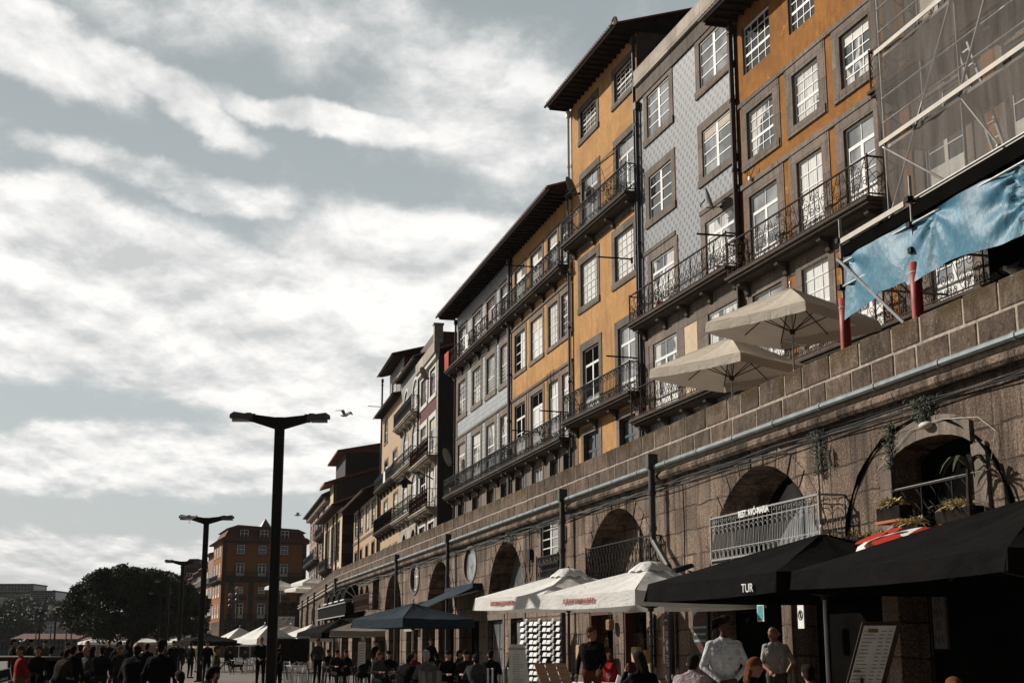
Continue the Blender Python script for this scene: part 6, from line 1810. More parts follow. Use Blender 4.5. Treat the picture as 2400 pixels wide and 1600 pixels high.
def body(name, P, voxel=.017, fem=False, coat=0.0, hair='short', fingers=False, skirt=False, hat=False, shortsleeve=False):
    "one continuous remeshed figure; P = joints (facing -Y). Returns a mesh with six material slots."
    prim = []
    def cap(z, a, b_, ra, rb=None): prim.append((z, 'c', Vector(a), Vector(b_), ra, ra if rb is None else rb))
    def ell(z, c, r): prim.append((z, 'e', Vector(c), Vector(r), 0, 0))
    J = {k: Vector(v) for k, v in P.items()}
    hip, chest, neck, head = J['hip'], J['chest'], J['neck'], J['head']
    sw = .145 if fem else .17
    side = J.get('side', Vector((1, 0, 0)))
    k = 1 + coat
    # torso
    cap(BOT, hip + side * -.07, hip + side * .07, .118 * k, .118 * k)
    mid = hip.lerp(chest, .45)
    for q_, hw_, r_ in ((.1, .06, .112), (.25, .058, .108), (.4, .058, .106), (.55, .068, .108), (.7, .08, .112), (.85, .092, .114), (1.0, .105, .112), (1.15, .115, .10), (1.3, .12, .085)):
        c_ = hip.lerp(chest, q_) if q_ <= 1 else chest.lerp(neck, (q_ - 1) * 1.5)
        f_ = (.86 if fem and .3 < q_ < .8 else .93 if fem else 1.0)
        cap(TOP, c_ - side * hw_ * f_, c_ + side * hw_ * f_, r_ * k * f_ + (coat * .04 if q_ < .5 else 0))
    shl, shr = chest.lerp(neck, .6) - side * sw, chest.lerp(neck, .6) + side * sw
    cap(TOP, shl, shr, .06 * k); cap(TOP, shl.lerp(shr, .3) + Vector((0, 0, .03)), shl.lerp(shr, .7) + Vector((0, 0, .03)), .06)
    cap(SKIN, neck - (neck - chest).normalized() * .03, neck.lerp(head, .5), .053, .05)
    cap(TOP if coat else EXTRA, neck - (neck - chest).normalized() * .045, neck - (neck - chest).normalized() * .01, .078, .066)
    # head
    f = J.get('face', Vector((0, -1, 0))).normalized(); up = (head - neck).normalized(); rt = f.cross(up).normalized()
    W = lambda x, y, z: head + rt * x + f * y + up * z
    ell(SKIN, head + up * .02, (.075, .092, .105))
    cap(SKIN, W(0, .045, -.05), W(0, .055, -.085), .052, .035)
    cap(SKIN, W(0, .088, .01), W(0, .108, -.028), .011, .016)
    for s_ in (-1, 1):
        cap(SKIN, W(s_ * .074, -.005, .012), W(s_ * .078, -.012, -.018), .014, .01)
        cap(HAIR, W(s_ * .03, .089, .022), W(s_ * .034, .088, .022), .009)
    cap(EXTRA if False else SKIN, W(-.02, .086, -.058), W(.02, .086, -.058), .01)
    if hair == 'short':
        ell(HAIR, W(0, -.016, .055), (.083, .098, .083)); cap(HAIR, W(0, -.05, -.03), W(0, -.045, .04), .06, .07)
    elif hair == 'long':
        ell(HAIR, W(0, -.018, .05), (.083, .098, .085)); cap(HAIR, W(0, -.05, .03), W(0, -.075, -.16), .066, .05); cap(HAIR, W(-.055, -.025, .02), W(-.068, -.04, -.14), .03, .02); cap(HAIR, W(.055, -.025, .02), W(.068, -.04, -.14), .03, .02)
    elif hair == 'tail':
        ell(HAIR, W(0, -.018, .05), (.085, .1, .085)); cap(HAIR, W(0, -.11, .04), W(0, -.16, -.04), .035, .04); cap(HAIR, W(0, -.16, -.04), W(0, -.14, -.2), .04, .015)
    elif hair == 'dread':
        ell(HAIR, W(0, -.02, .055), (.08, .095, .082)); rq = random.Random(2)
        for q in range(26):
            x_ = rq.uniform(-.075, .075); z_ = rq.uniform(-.01, .11); L_ = rq.uniform(.05, .11)
            p0 = W(x_, -.07 + rq.uniform(0, .05), z_); p1 = W(x_ * 1.5, -.12 + rq.uniform(-.02, .02), z_ - L_ * .5); cap(HAIR, p0, p1, .014, .011); cap(HAIR, p1, W(x_ * 1.6, -.125, z_ - L_), .011, .008)
    elif hair == 'bald':
        cap(HAIR, W(-.07, -.03, .0), W(-.05, -.075, .0), .022); cap(HAIR, W(.07, -.03, .0), W(.05, -.075, .0), .022); cap(HAIR, W(-.04, -.08, 0), W(.04, -.08, 0), .03)
    if hat:
        ell(EXTRA, W(0, -.012, .062), (.092, .109, .092)); cap(EXTRA, W(-.05, .09, .055), W(.05, .09, .055), .014)
    # arms
    for s_, n_ in ((-1, 'l'), (1, 'r')):
        sh = shl if s_ < 0 else shr; el, wr = J['el' + n_], J['wr' + n_]
        cap(TOP, sh, el, .056 * k, .045 * k); cap(SKIN if shortsleeve else TOP, el, el.lerp(wr, .93), .043 * (1 if shortsleeve else k), .030 * (1 if shortsleeve else k))
        hd = J.get('hd' + n_, (wr - el).normalized() * .1 + wr)
        d = (hd - wr).normalized()
        if not fingers:
            cap(SKIN, wr, wr.lerp(hd, .6), .028, .032)
            q = d.orthogonal().normalized()
            for j in range(4): cap(SKIN, wr.lerp(hd, .6) + q * (-.024 + .016 * j), hd + q * (-.026 + .017 * j) + d * .045 * (1 - abs(j - 1.6) * .13) + Vector((0, -.01, 0)), .0095, .008)
            cap(SKIN, wr + q * .02, wr + q * .055 + d * .06, .012, .009)
        else:
            o_ = J['palm' + n_].normalized(); q = d.cross(o_).normalized()
            cap(SKIN, wr, wr + d * .035, .027, .03)
            for j in range(4): cap(SKIN, wr + d * .02 + q * (-.02 + .014 * j), wr + d * .085 + q * (-.028 + .019 * j), .016, .0115)
            for j in range(4):
                L = (.062, .075, .07, .055)[j]; b0 = wr + d * .085 + q * (-.028 + .019 * j)
                b1 = b0 + d * L * .5 + o_ * .012; b2 = b1 + (d * .6 + o_ * .8).normalized() * L * .38; b3 = b2 + (o_ - d * .15).normalized() * L * .28
                cap(SKIN, b0, b1, .0095, .009); cap(SKIN, b1, b2, .009, .0085); cap(SKIN, b2, b3, .0085, .0075)
            t0 = wr + d * .02 - q * .028; t1 = t0 + d * .035 - q * .02 + o_ * .01; t2 = t1 + d * .035 + o_ * .015
            cap(SKIN, t0, t1, .013, .0105); cap(SKIN, t1, t2, .0105, .009)
    # legs
    for s_, n_ in ((-1, 'l'), (1, 'r')):
        h0 = hip + side * (s_ * .09); kn, an = J['kn' + n_], J['an' + n_]
        cap(BOT, h0, kn, .09, .06); cap(BOT, kn, an + Vector((0, 0, .04)), .058, .045)
        toe = J.get('toe' + n_, an + Vector((0, -.15, -.055)))
        cap(SHOE, an + Vector((0, .02, -.045)), toe, .04, .034)
    if coat > .12:
        for s_, n_ in ((-1, 'l'), (1, 'r')): cap(TOP, hip + side * (s_ * .06), hip.lerp(J['kn' + n_], .35), .14, .13)
    if skirt:
        cap(BOT, hip, hip + Vector((0, 0, -.35)), .15, .2)
    mb = MB()
    for p in prim:
        if p[1] == 'c': cap_mesh(mb, p[2], p[3], p[4], p[5])
        else:
            b0 = len(mb.v); mb.ell((0, 0, 0), tuple(p[3]), 16, 12)
            if p[3][2] <= .11 and p[3][0] < .1:
                for i in range(b0, len(mb.v)):
                    x, y, z = mb.v[i]; v = p[2] + rt * x - f * y + up * z; mb.v[i] = tuple(v)
    o = mb.build(name, [M['dark']], None)
    r = o.modifiers.new('r', 'REMESH'); r.mode = 'VOXEL'; r.voxel_size = voxel
    s = o.modifiers.new('s', 'SMOOTH'); s.factor = .5; s.iterations = 2
    dg = bpy.context.evaluated_depsgraph_get(); dg.update()
    me = bpy.data.meshes.new_from_object(o.evaluated_get(dg))
    me.name = name
    bpy.data.objects.remove(o)
    me.materials.clear()
    for k_ in range(6): me.materials.append(M['dark'])
    nf = len(me.polygons); c = np.empty(nf * 3, dtype=np.float32); me.polygons.foreach_get('center', c); c = c.reshape(-1, 3)
    best = np.full(nf, 1e9); idx = np.zeros(nf, dtype=np.int32)
    Rm = np.array([list(rt), list(-f), list(up)])
    for p in prim:
        if p[1] == 'c':
            a = np.array(p[2]); d = np.array(p[3]) - a; L2 = max(1e-9, float(d @ d)); t = np.clip(((c - a) @ d) / L2, 0, 1)
            dist = np.linalg.norm(c - (a + t[:, None] * d), axis=1) - (p[4] + (p[5] - p[4]) * t)
        else:
            q = (c - np.array(p[2])) @ Rm.T; rr = np.array(p[3]); kq = np.linalg.norm(q / rr, axis=1); dist = (kq - 1) * rr.min()
        m_ = dist < best - (0.004 if p[0] == TOP else 0); best[m_] = dist[m_]; idx[m_] = p[0]
    me.polygons.foreach_set('material_index', idx); me.polygons.foreach_set('use_smooth', [True] * nf); me.update()
    return me

ST = dict(hip=(0, 0, .93), chest=(0, .0, 1.27), neck=(0, .01, 1.47), head=(0, -.01, 1.62), ell=(-.27, .04, 1.14), elr=(.27, .04, 1.14), wrl=(-.27, -.06, .89), wrr=(.27, -.06, .89), knl=(-.1, -.01, .49), knr=(.1, -.01, .49), anl=(-.11, .03, .1), anr=(.11, .03, .1))
def pose(b_, **kw): d = dict(b_); d.update(kw); return d
WALK = pose(ST, knl=(-.1, -.16, .51), anl=(-.1, -.25, .1), knr=(.1, .05, .5), anr=(.1, .32, .17), ell=(-.27, .12, 1.16), wrl=(-.27, .1, .9), elr=(.27, -.04, 1.14), wrr=(.24, -.22, .95))
BACKH = pose(ST, ell=(-.28, .12, 1.14), elr=(.28, .12, 1.14), wrl=(-.06, .17, .98), wrr=(.06, .17, .98))
HIPS = pose(ST, ell=(-.36, .06, 1.17), elr=(.36, .06, 1.17), wrl=(-.19, -.08, 1.0), wrr=(.19, -.08, 1.0))
FRONT = pose(ST, ell=(-.27, .02, 1.14), elr=(.27, .02, 1.14), wrl=(-.06, -.2, 1.02), wrr=(.06, -.2, .99))
PHONE = pose(ST, ell=(-.25, -.08, 1.18), elr=(.25, -.08, 1.18), wrl=(-.05, -.28, 1.35), wrr=(.06, -.28, 1.33), head=(0, -.04, 1.61))
LEAN = pose(ST, chest=(0, -.12, 1.24), neck=(0, -.2, 1.42), head=(0, -.25, 1.55), ell=(-.26, -.14, 1.08), elr=(.26, -.14, 1.08), wrl=(-.12, -.33, 1.0), wrr=(.12, -.33, 1.0))
SIT = dict(hip=(0, .05, .52), chest=(0, .02, .86), neck=(0, 0, 1.07), head=(0, -.03, 1.21), ell=(-.26, -.05, .76), elr=(.26, -.05, .76), wrl=(-.17, -.3, .76), wrr=(.17, -.3, .76), knl=(-.13, -.4, .5), knr=(.13, -.4, .5), anl=(-.14, -.42, .1), anr=(.14, -.42, .1))
SITL = pose(SIT, chest=(0, -.1, .84), neck=(0, -.2, 1.02), head=(0, -.27, 1.14), ell=(-.28, -.25, .74), elr=(.28, -.25, .74), wrl=(-.1, -.42, .78), wrr=(.12, -.42, .78))
SITH = pose(SIT, elr=(.26, -.16, .84), wrr=(.14, -.27, 1.06), head=(.02, -.05, 1.21))
LOOK = lambda p, x: pose(p, face=(x, -.8, 0))

MESH = {}
def person(kind, loc, rz, lab, top, bot, skin='skin_light', hair='hair_dark', shoe='shoe', extra='shirt_white', s_=1.0):
    if kind not in MESH:
        P, kw = KINDS[kind]; MESH[kind] = body('person', P, **kw)
    o = bpy.data.objects.new('person', MESH[kind]); COL.objects.link(o)
    o.location = loc; o.rotation_euler = (0, 0, R(rz)); o.scale = (s_, s_, s_)
    for i, m in enumerate((skin, hair, top, bot, shoe, extra)): o.material_slots[i].link = 'OBJECT'; o.material_slots[i].material = M[m]
    return tag(o, lab, 'person', 'people on the quay')
KINDS = dict(stand=(ST, {}), standf=(ST, dict(fem=True, hair='long')), coat=(ST, dict(coat=.18)), coatf=(ST, dict(coat=.14, fem=True, hair='long')), walk=(WALK, dict(coat=.08)), walkf=(WALK, dict(coat=.1, fem=True, hair='long')),
             backh=(BACKH, dict(coat=.1)), hips=(HIPS, {}), front=(FRONT, dict(hair='bald')), phone=(PHONE, dict(coat=.08)), lean=(LEAN, dict(coat=.1)), cap=(LEAN, dict(coat=.15, hat=True)),
             sit=(SIT, dict(coat=.05)), sitf=(SIT, dict(fem=True, hair='long')), sitl=(SITL, dict(coat=.05)), sith=(SITH, dict(fem=True, hair='long')), sitcap=(SITL, dict(coat=.12, hat=True)), sitt=(SITL, dict(fem=True, hair='tail', shortsleeve=True)),
             waiter=(pose(ST, face=(.75, -.6, -.05), head=(.015, -.02, 1.625), ell=(-.275, -.02, 1.14), elr=(.275, -.02, 1.14), wrl=(-.09, -.2, .955), wrr=(.09, -.19, .975), hdl=(.02, -.25, .90), hdr=(-.03, -.235, .90), palml=(.35, .75, -.2), palmr=(-.5, .8, -.2)), dict(voxel=.009, hair='dread', fingers=True, coat=.03)),
             jacket=(pose(ST, face=(.9, -.4, 0), elr=(.25, -.06, 1.15), wrr=(.2, -.22, .98)), dict(voxel=.012, coat=.1)),
             tee=(pose(ST, face=(-.9, -.3, -.1), head=(-.04, -.04, 1.6), chest=(-.02, -.03, 1.27), ell=(-.26, -.05, 1.12), elr=(.34, .1, 1.14), wrl=(-.2, -.25, 1.0), wrr=(.22, .15, .93)), dict(voxel=.012, shortsleeve=True, hair='bald')))
for n_, c in dict(skin_light=(.42, .22, .145), skin_tan=(.28, .14, .085), skin_dark=(.075, .035, .02), hair_dark=(.015, .012, .01), hair_brown=(.06, .033, .018), hair_ginger=(.13, .05, .02), hair_grey=(.3, .28, .26), shoe=(.02, .018, .016), shirt_white=(.68, .68, .68), shirt_pink=(.42, .33, .34),
                  shirt_grey=(.12, .115, .11), knit_black=(.008, .008, .009), coat_black=(.008, .0075, .008), coat_navy=(.012, .013, .018), coat_brown=(.022, .016, .012), coat_grey=(.06, .06, .06), jacket_red=(.2, .014, .012), jacket_yellow=(.5, .42, .2), denim=(.02, .024, .034), trousers_dark=(.009, .009, .009), trousers_rust=(.11, .03, .02), trousers_khaki=(.08, .065, .05), top_green=(.03, .09, .07), camo=(.06, .055, .04), tee_white=(.5, .46, .42)).items():
    M[n_] = simple(n_, c, .9 if 'skin' not in n_ else .5, .12 if 'camo' not in n_ else .7, 7, .05 if 'skin' not in n_ else .25, 0, .35 if ('shirt' in n_ or 'coat' in n_) else 0)

def cloth(n_, c, k=1.0):
    m, nt, b, tc = base(n_, .9, .06)
    n = nt.noise(nt.mapping(tc, (1, 1, .8)), 7, 4, .55, dist=2.2); n2 = nt.noise(tc, 26, 3, .6)
    cc = nt.mix(nt.ramp(n, .35, .65), tuple(x * .72 for x in c), tuple(min(1, x * 1.12) for x in c)); nt.link(cc, b.inputs['Base Color'])
    bump(nt, b, nt.m('ADD', n, nt.m('MULTIPLY', n2, .12)), k, .06)
    return m
for n_, c in dict(shirt_white=(.7, .7, .7), shirt_pink=(.42, .33, .34), shirt_grey=(.14, .135, .13), coat_grey=(.06, .06, .06), tee_white=(.5, .46, .42), coat_black=(.009, .0085, .009), jacket_yellow=(.5, .42, .2)).items(): M[n_] = cloth(n_, c)
def G(u, d): return at(u, d)
person('waiter', G(1697, 18.4), 4, 'waiter in a white shirt with clasped hands, looking away to the right', 'shirt_white', 'trousers_dark', 'skin_dark', 'hair_dark', extra='shirt_white', s_=1.04)
person('jacket', G(1388, 27), -20, 'standing man in a dark jacket with a white collar and rust trousers', 'coat_black', 'trousers_rust', 'skin_tan', 'hair_brown', s_=1.04)
person('tee', G(1818, 24.5), 10, 'bald man in a pale tee shirt in the shade behind the waiter', 'tee_white', 'trousers_khaki', 'skin_tan', 'hair_grey', s_=1.03)
person('sitl', G(1612, 19.0), 160, 'seated man in a pale pink shirt seen from behind, left of the waiter', 'shirt_pink', 'trousers_dark', 'skin_tan', 'hair_dark', extra='shirt_pink', s_=1.06)
person('sith', G(1505, 20), 195, 'seated dark haired woman in black holding a hand to her face', 'knit_black', 'trousers_dark', 'skin_light', 'hair_dark', extra='knit_black', s_=1.03)
person('sith', G(1425, 28.5), -60, 'seated woman in red raising one hand beside the man in the dark jacket', 'jacket_red', 'trousers_dark', 'skin_light', 'hair_brown', extra='jacket_red', s_=1.1)
person('sitf', G(1762, 17.2), 60, 'seated ginger haired woman just right of the waiter', 'coat_navy', 'trousers_dark', 'skin_tan', 'hair_ginger', extra='coat_navy', s_=.98)
person('sitl', G(1908, 16.2), 185, 'seated man in a grey shirt seen from behind under the black parasol', 'shirt_grey', 'trousers_dark', 'skin_tan', 'hair_dark', extra='shirt_grey', s_=.98)
person('sitt', G(2240, 12.4), 170, 'seated woman with a ginger ponytail and bare shoulder at the far right', 'knit_black', 'trousers_dark', 'skin_light', 'hair_ginger', extra='skin_light', s_=.93)
person('front', G(612, 51), 5, 'balding man in a dark sweater walking toward the viewer beside the lamp post', 'knit_black', 'trousers_dark', 'skin_tan', 'hair_dark', s_=1.06)
person('backh', G(652, 46), 150, 'dark figure half hidden behind the nearest lamp post', 'coat_black', 'trousers_dark', s_=1.0)
C = [('backh', 50, 33, -60, 'stooping man in a red and black jacket with his hands behind him, far left', 'jacket_red', 'trousers_khaki', 'hair_brown'),
     ('coatf', 90, 35, 20, 'long haired figure in a black coat next to the red jacket', 'coat_black', 'trousers_dark', 'hair_dark'),
     ('lean', 141, 33, 150, 'bending man in a dark jacket with sunlit sleeve, third from the left', 'coat_brown', 'trousers_dark', 'hair_dark'),
     ('stand', 122, 40, 170, 'dark haired head behind the bending man', 'coat_black', 'trousers_dark', 'hair_dark'),
     ('coat', 172, 34, 175, 'broad man in a black coat seen from behind, left of the tree trunk', 'coat_black', 'trousers_dark', 'hair_dark'),
     ('front', 204, 36, -40, 'man in a sunlit grey jacket facing left of the camera', 'coat_grey', 'trousers_dark', 'hair_dark'),
     ('coatf', 218, 41, 160, 'woman with a magenta scarf behind the man in the grey jacket', 'coat_navy', 'trousers_dark', 'hair_dark'),
     ('walk', 240, 37, 200, 'slim man in dark clothes walking away before the tree', 'coat_navy', 'denim', 'hair_dark'),
     ('coatf', 281, 42, 30, 'figure with a pale scarf under the tree', 'coat_brown', 'trousers_dark', 'hair_brown'),
     ('lean', 262, 50, 100, 'small dark figure between the walkers under the tree', 'coat_black', 'denim', 'hair_dark'),
     ('phone', 330, 48, 30, 'helmeted looking grey head behind the couple', 'coat_grey', 'trousers_dark', 'hair_grey'),
     ('phone', 463, 88, 60, 'person in a pale yellow jacket by the second lamp post', 'jacket_yellow', 'shirt_white', 'hair_dark'),
     ('walkf', 424, 80, 20, 'dark haired walker in the distance between the lamp posts', 'coat_black', 'denim', 'hair_dark'),
     ('walk', 436, 95, 160, 'smaller walker in the distance right of the dark haired one', 'coat_grey', 'denim', 'hair_dark'),
     ('coat', 508, 44, 100, 'bulky person in a camouflage coat turned to the right', 'camo', 'camo', 'hair_brown'),
     ('stand', 486, 60, 30, 'dim figure between the yellow jacket and the camouflage coat', 'coat_black', 'trousers_dark', 'hair_dark'),
     ('standf', 205, 60, 0, 'far woman behind the crowd left of the trunk', 'coat_black', 'denim', 'hair_brown'),
     ('stand', 105, 60, 0, 'far man behind the crowd at the left', 'coat_grey', 'denim', 'hair_dark'),
     ('coat', 188, 45, 200, 'dark coat in the gap right of the broad man', 'coat_black', 'trousers_dark', 'hair_dark'), ('stand', 158, 47, 40, 'dark man just left of the broad man', 'coat_navy', 'trousers_dark', 'hair_dark'),
     ('coatf', 300, 52, 150, 'dark long haired figure before the tree trunk', 'coat_black', 'trousers_dark', 'hair_dark'), ('walk', 345, 46, 170, 'dark walker between the orange cap and the tallest figure', 'coat_black', 'trousers_dark', 'hair_dark'),
     ('stand', 407, 60, 20, 'dark man right of the tallest figure', 'coat_black', 'trousers_dark', 'hair_dark'), ('coat', 30, 50, 120, 'dark figure at the far left edge of the crowd', 'coat_black', 'trousers_dark', 'hair_dark'),
     ('backh', 255, 62, 10, 'small far figure under the left of the tree', 'coat_navy', 'trousers_dark', 'hair_dark'), ('walkf', 320, 70, 30, 'far walker under the tree right of the trunk', 'coat_grey', 'denim', 'hair_brown'),
     ('stand', 448, 70, 150, 'dim figure just left of the yellow jacket', 'coat_black', 'trousers_dark', 'hair_dark'), ('walk', 530, 95, 100, 'faint far figure under the small red parasol', 'coat_brown', 'trousers_dark', 'hair_dark'),
     ('walk', 70, 52, 90, 'walker crossing behind the red jacket', 'coat_navy', 'denim', 'hair_dark')]
for k, u, d, rz, lab, t, b_, hr in C: person(k, G(u, d), rz, lab, t, b_, 'skin_tan', hr, extra='shirt_grey', s_=.96 if d < 50 else 1.0)
person('cap', G(316, 26), 182, 'heavy man in black with an orange cap seen from behind', 'coat_black', 'trousers_dark', 'skin_tan', 'hair_dark', extra='wood', s_=1.02)
person('coat', G(378, 25), 178, 'tallest dark figure seen from behind beside the orange cap', 'coat_black', 'trousers_dark', 'skin_tan', 'hair_dark', extra='coat_black', s_=1.01)
person('sitcap', G(470, 21), 150, 'seated figure in a flat cap and dark coat low in the foreground', 'coat_black', 'trousers_dark', 'skin_light', 'hair_dark', extra='coat_navy', s_=1.0)
person('sitl', G(437, 23), 210, 'seated person with a dark red scarf next to the flat cap', 'coat_brown', 'trousers_dark', 'skin_light', 'hair_dark', extra='jacket_red', s_=.98)
SITS = [('sit', 1000, 32, 200, 'seated grey haired man in a grey top with a striped jacket on his chair', 'shirt_grey', 'hair_grey'), ('sitl', 945, 33, 150, 'dark seated back beside the bare steel chair', 'coat_black', 'hair_dark'), ('sitf', 970, 38, 20, 'seated woman in a red top facing the camera', 'jacket_red', 'hair_brown'), ('sit', 1050, 36, 30, 'seated man with sunglasses under the petrol blue parasol', 'coat_black', 'hair_dark'),
        ('sitl', 1120, 32, 190, 'seated person in a pale grey jumper at the edge of the awning', 'coat_grey', 'hair_dark'), ('sit', 1092, 36, 10, 'dim seated man left of the pale grey jumper', 'coat_brown', 'hair_dark'), ('sitf', 888, 42, 40, 'seated fair woman near the slim white menu board', 'coat_grey', 'hair_ginger'), ('sit', 912, 46, 0, 'dim diner behind the fair woman', 'coat_black', 'hair_dark'),
        ('sitl', 850, 50, 170, 'diner seen from behind under the beige parasol', 'coat_black', 'hair_dark'), ('sit', 790, 52, 30, 'diner in a pink collar left of the beige parasol pole', 'coat_brown', 'hair_dark'), ('sitf', 812, 54, -20, 'diner with light hair beside the pink collar', 'coat_black', 'hair_brown'), ('stand', 745, 56, 40, 'standing person in a khaki coat by the beige parasol', 'camo', 'hair_brown'),
        ('sit', 770, 62, 0, 'faint diner far under the black parasol', 'coat_black', 'hair_dark'), ('sitf', 890, 60, 10, 'faint diner far under the beige parasol', 'coat_grey', 'hair_brown'), ('sitl', 1030, 44, 200, 'dark back deep under the petrol blue parasol', 'coat_black', 'hair_dark'), ('standf', 1010, 56, 20, 'standing dim woman by the grey sign plates', 'coat_black', 'hair_dark'),
        ('sit', 1075, 45, 90, 'diner in profile before the colourful doorway', 'coat_navy', 'hair_dark'), ('stand', 880, 66, 60, 'dim standing man behind the slim white menu board', 'coat_black', 'hair_dark'), ('sitf', 660, 66, 30, 'diner behind the walking man', 'coat_brown', 'hair_brown'), ('sit', 540, 92, 30, 'tiny diner at the pale trestle tables, left', 'coat_black', 'hair_dark'), ('sit', 575, 95, 10, 'tiny diner at the pale trestle tables, middle', 'coat_grey', 'hair_dark'), ('sit', 1150, 38, 180, 'dim diner just left of the tall menu board', 'coat_black', 'hair_dark')]
for k, u, d, rz, lab, t, hr in SITS: person(k, G(u, d), rz, lab, t, 'trousers_dark', 'skin_light', hr, extra=t, s_=1.03)
# chairs for the front sitters
k = 0
for u, d, rz, lab in ((1612, 19.05, 160, 'pale pink shirt'), (1505, 20.05, 195, 'woman in black'), (1425, 28.55, -60, 'woman in red'), (1762, 17.25, 60, 'ginger haired woman'), (1908, 16.25, 185, 'grey shirt'), (2240, 12.45, 170, 'ginger ponytail'), (470, 21.05, 150, 'flat cap'), (437, 23.05, 210, 'dark red scarf'), (1000, 32.05, 200, 'striped jacket'), (945, 33.05, 150, 'dark back next to it'), (1120, 32.05, 190, 'pale grey jumper')):
    c = copy_tree(C2); c.location = at(u, d); c.rotation_euler = (0, 0, R(rz)); tag(c, 'dark cafe chair under the seated ' + lab, 'chair', 'cafe chairs on the quay')
m = MB(); V = []
for j in range(6):
    for i in range(9): V.append((-.26 + .065 * i, .30 + .05 * j / 5 + .012 * math.sin(i * 2.2), .92 - .13 * j + .02 * math.sin(i)))
m._add(V, [(j * 9 + i, j * 9 + i + 1, (j + 1) * 9 + i + 1, (j + 1) * 9 + i) for j in range(5) for i in range(8)])
M['stripes'] = simple('striped_jacket', (.16, .155, .15), .9, .8, 1.0, .2, 0, 0, (14, 1, 1))
o = m.build('jacket', M['stripes'], None, True); o.location = at(1000, 32.05); o.rotation_euler = (0, 0, R(200)); tag(o, 'striped grey jacket hung over the back of a chair', 'jacket')
# benches and low tables in the foreground left
for u, d, rz, lab in ((408, 22, 20, 'low chequered bench left of the flat cap'), (530, 24, -10, 'low red brown bench right of the flat cap')):
    e = empty('bench', at(u, d), R(rz)); tag(e, lab, 'bench')
    m = MB()
    for k in range(4): m.box(-.6, .6, -.25 + k * .13, -.14 + k * .13, .42, .46)
    m.build('seat', M['wood' if 'red' in lab else 'granite_dark'], e)
    for x in (-.5, .5):
        m = MB(); m.box(x - .03, x + .03, -.22, -.16, 0, .42); m.box(x - .03, x + .03, .16, .22, 0, .42); m.build('leg', M['iron'], e)
e = empty('menu_board', at(848, 50)); tag(e, 'slim white menu board standing beside the beige parasol pole', 'menu board'); m = MB(); m.box(-.13, .13, -.02, .02, .7, 1.65); m.build('board', M['paper'], e); m = MB(); m.tube([(0, .03, 0), (0, .03, 1.5)], .02, 6); m.box(-.2, .2, -.15, .2, 0, .03); m.build('stand_pole', M['iron'], e); m = MB()
for q in range(9): m.box(-.09, .08, -.024, -.021, .8 + .09 * q, .82 + .09 * q)
m.build('menu_lines', M['greyiron'], e)
e = empty('clothes_rack', at(682, 62)); tag(e, 'rack of hanging clothes between the lamp post and the beige parasol', 'clothes rack'); m = MB()
for x in (-.8, .8): m.tube([(x, 0, 0), (x, 0, 1.9)], .02, 6)
m.tube([(-.8, 0, 1.9), (.8, 0, 1.9)], .02, 6); m.build('rack_frame', M['greymetal'], e)
m = MB(); random.seed(3)
for q in range(14): x = -.75 + q * .11; m.prism([(x, .7 + random.uniform(-.1, .2)), (x + .07, .7), (x + .08, 1.78), (x + .04, 1.86), (x, 1.78)], -.22, .22, 0)
m.build('garments', M['coat_brown'], e); m = MB(); m.prism([(-.85, .4), (-.7, .4), (-.68, 1.8), (-.78, 1.85)], -.24, .2); m.build('towel', M['blue_canvas'], e)
# dog
e = empty('dog', at(556, 81), R(8)); e.scale = (1.05,) * 3; tag(e, 'thin dark dog walking left across the paving', 'dog')
m = MB()
for a_, b_, ra, rb in (((-.22, 0, .47), (.0, 0, .46), .095, .085), ((.0, 0, .46), (.24, 0, .47), .085, .078), ((-.24, 0, .49), (-.38, 0, .56), .065, .05), ((-.4, 0, .57), (-.47, 0, .56), .055, .04), ((-.47, 0, .555), (-.57, 0, .53), .035, .022), ((-.39, .04, .61), (-.37, .05, .67), .016, .008), ((-.39, -.04, .61), (-.37, -.05, .67), .016, .008),
                       ((.3, 0, .5), (.42, 0, .46), .022, .018), ((.42, 0, .46), (.56, 0, .52), .018, .009),
                       ((-.22, .05, .42), (-.27, .05, .24), .045, .024), ((-.27, .05, .24), (-.3, .05, .04), .022, .018), ((-.3, .05, .03), (-.34, .05, .02), .02, .016), ((-.22, -.05, .42), (-.17, -.05, .24), .045, .024), ((-.17, -.05, .24), (-.12, -.05, .06), .022, .018), ((-.12, -.05, .03), (-.15, -.05, .02), .02, .016),
                       ((.24, .05, .44), (.19, .05, .28), .06, .032), ((.19, .05, .28), (.3, .05, .18), .028, .02), ((.3, .05, .18), (.27, .05, .03), .02, .016), ((.24, -.05, .44), (.24, -.05, .27), .06, .032), ((.24, -.05, .27), (.36, -.05, .2), .028, .02), ((.36, -.05, .2), (.42, -.05, .05), .02, .016)):
    cap_mesh(m, a_, b_, ra, rb, 10)
o = m.build('dog_body', M['fur'], e, True); r_ = o.modifiers.new('r', 'REMESH'); r_.mode = 'VOXEL'; r_.voxel_size = .012; r_.use_smooth_shade = True
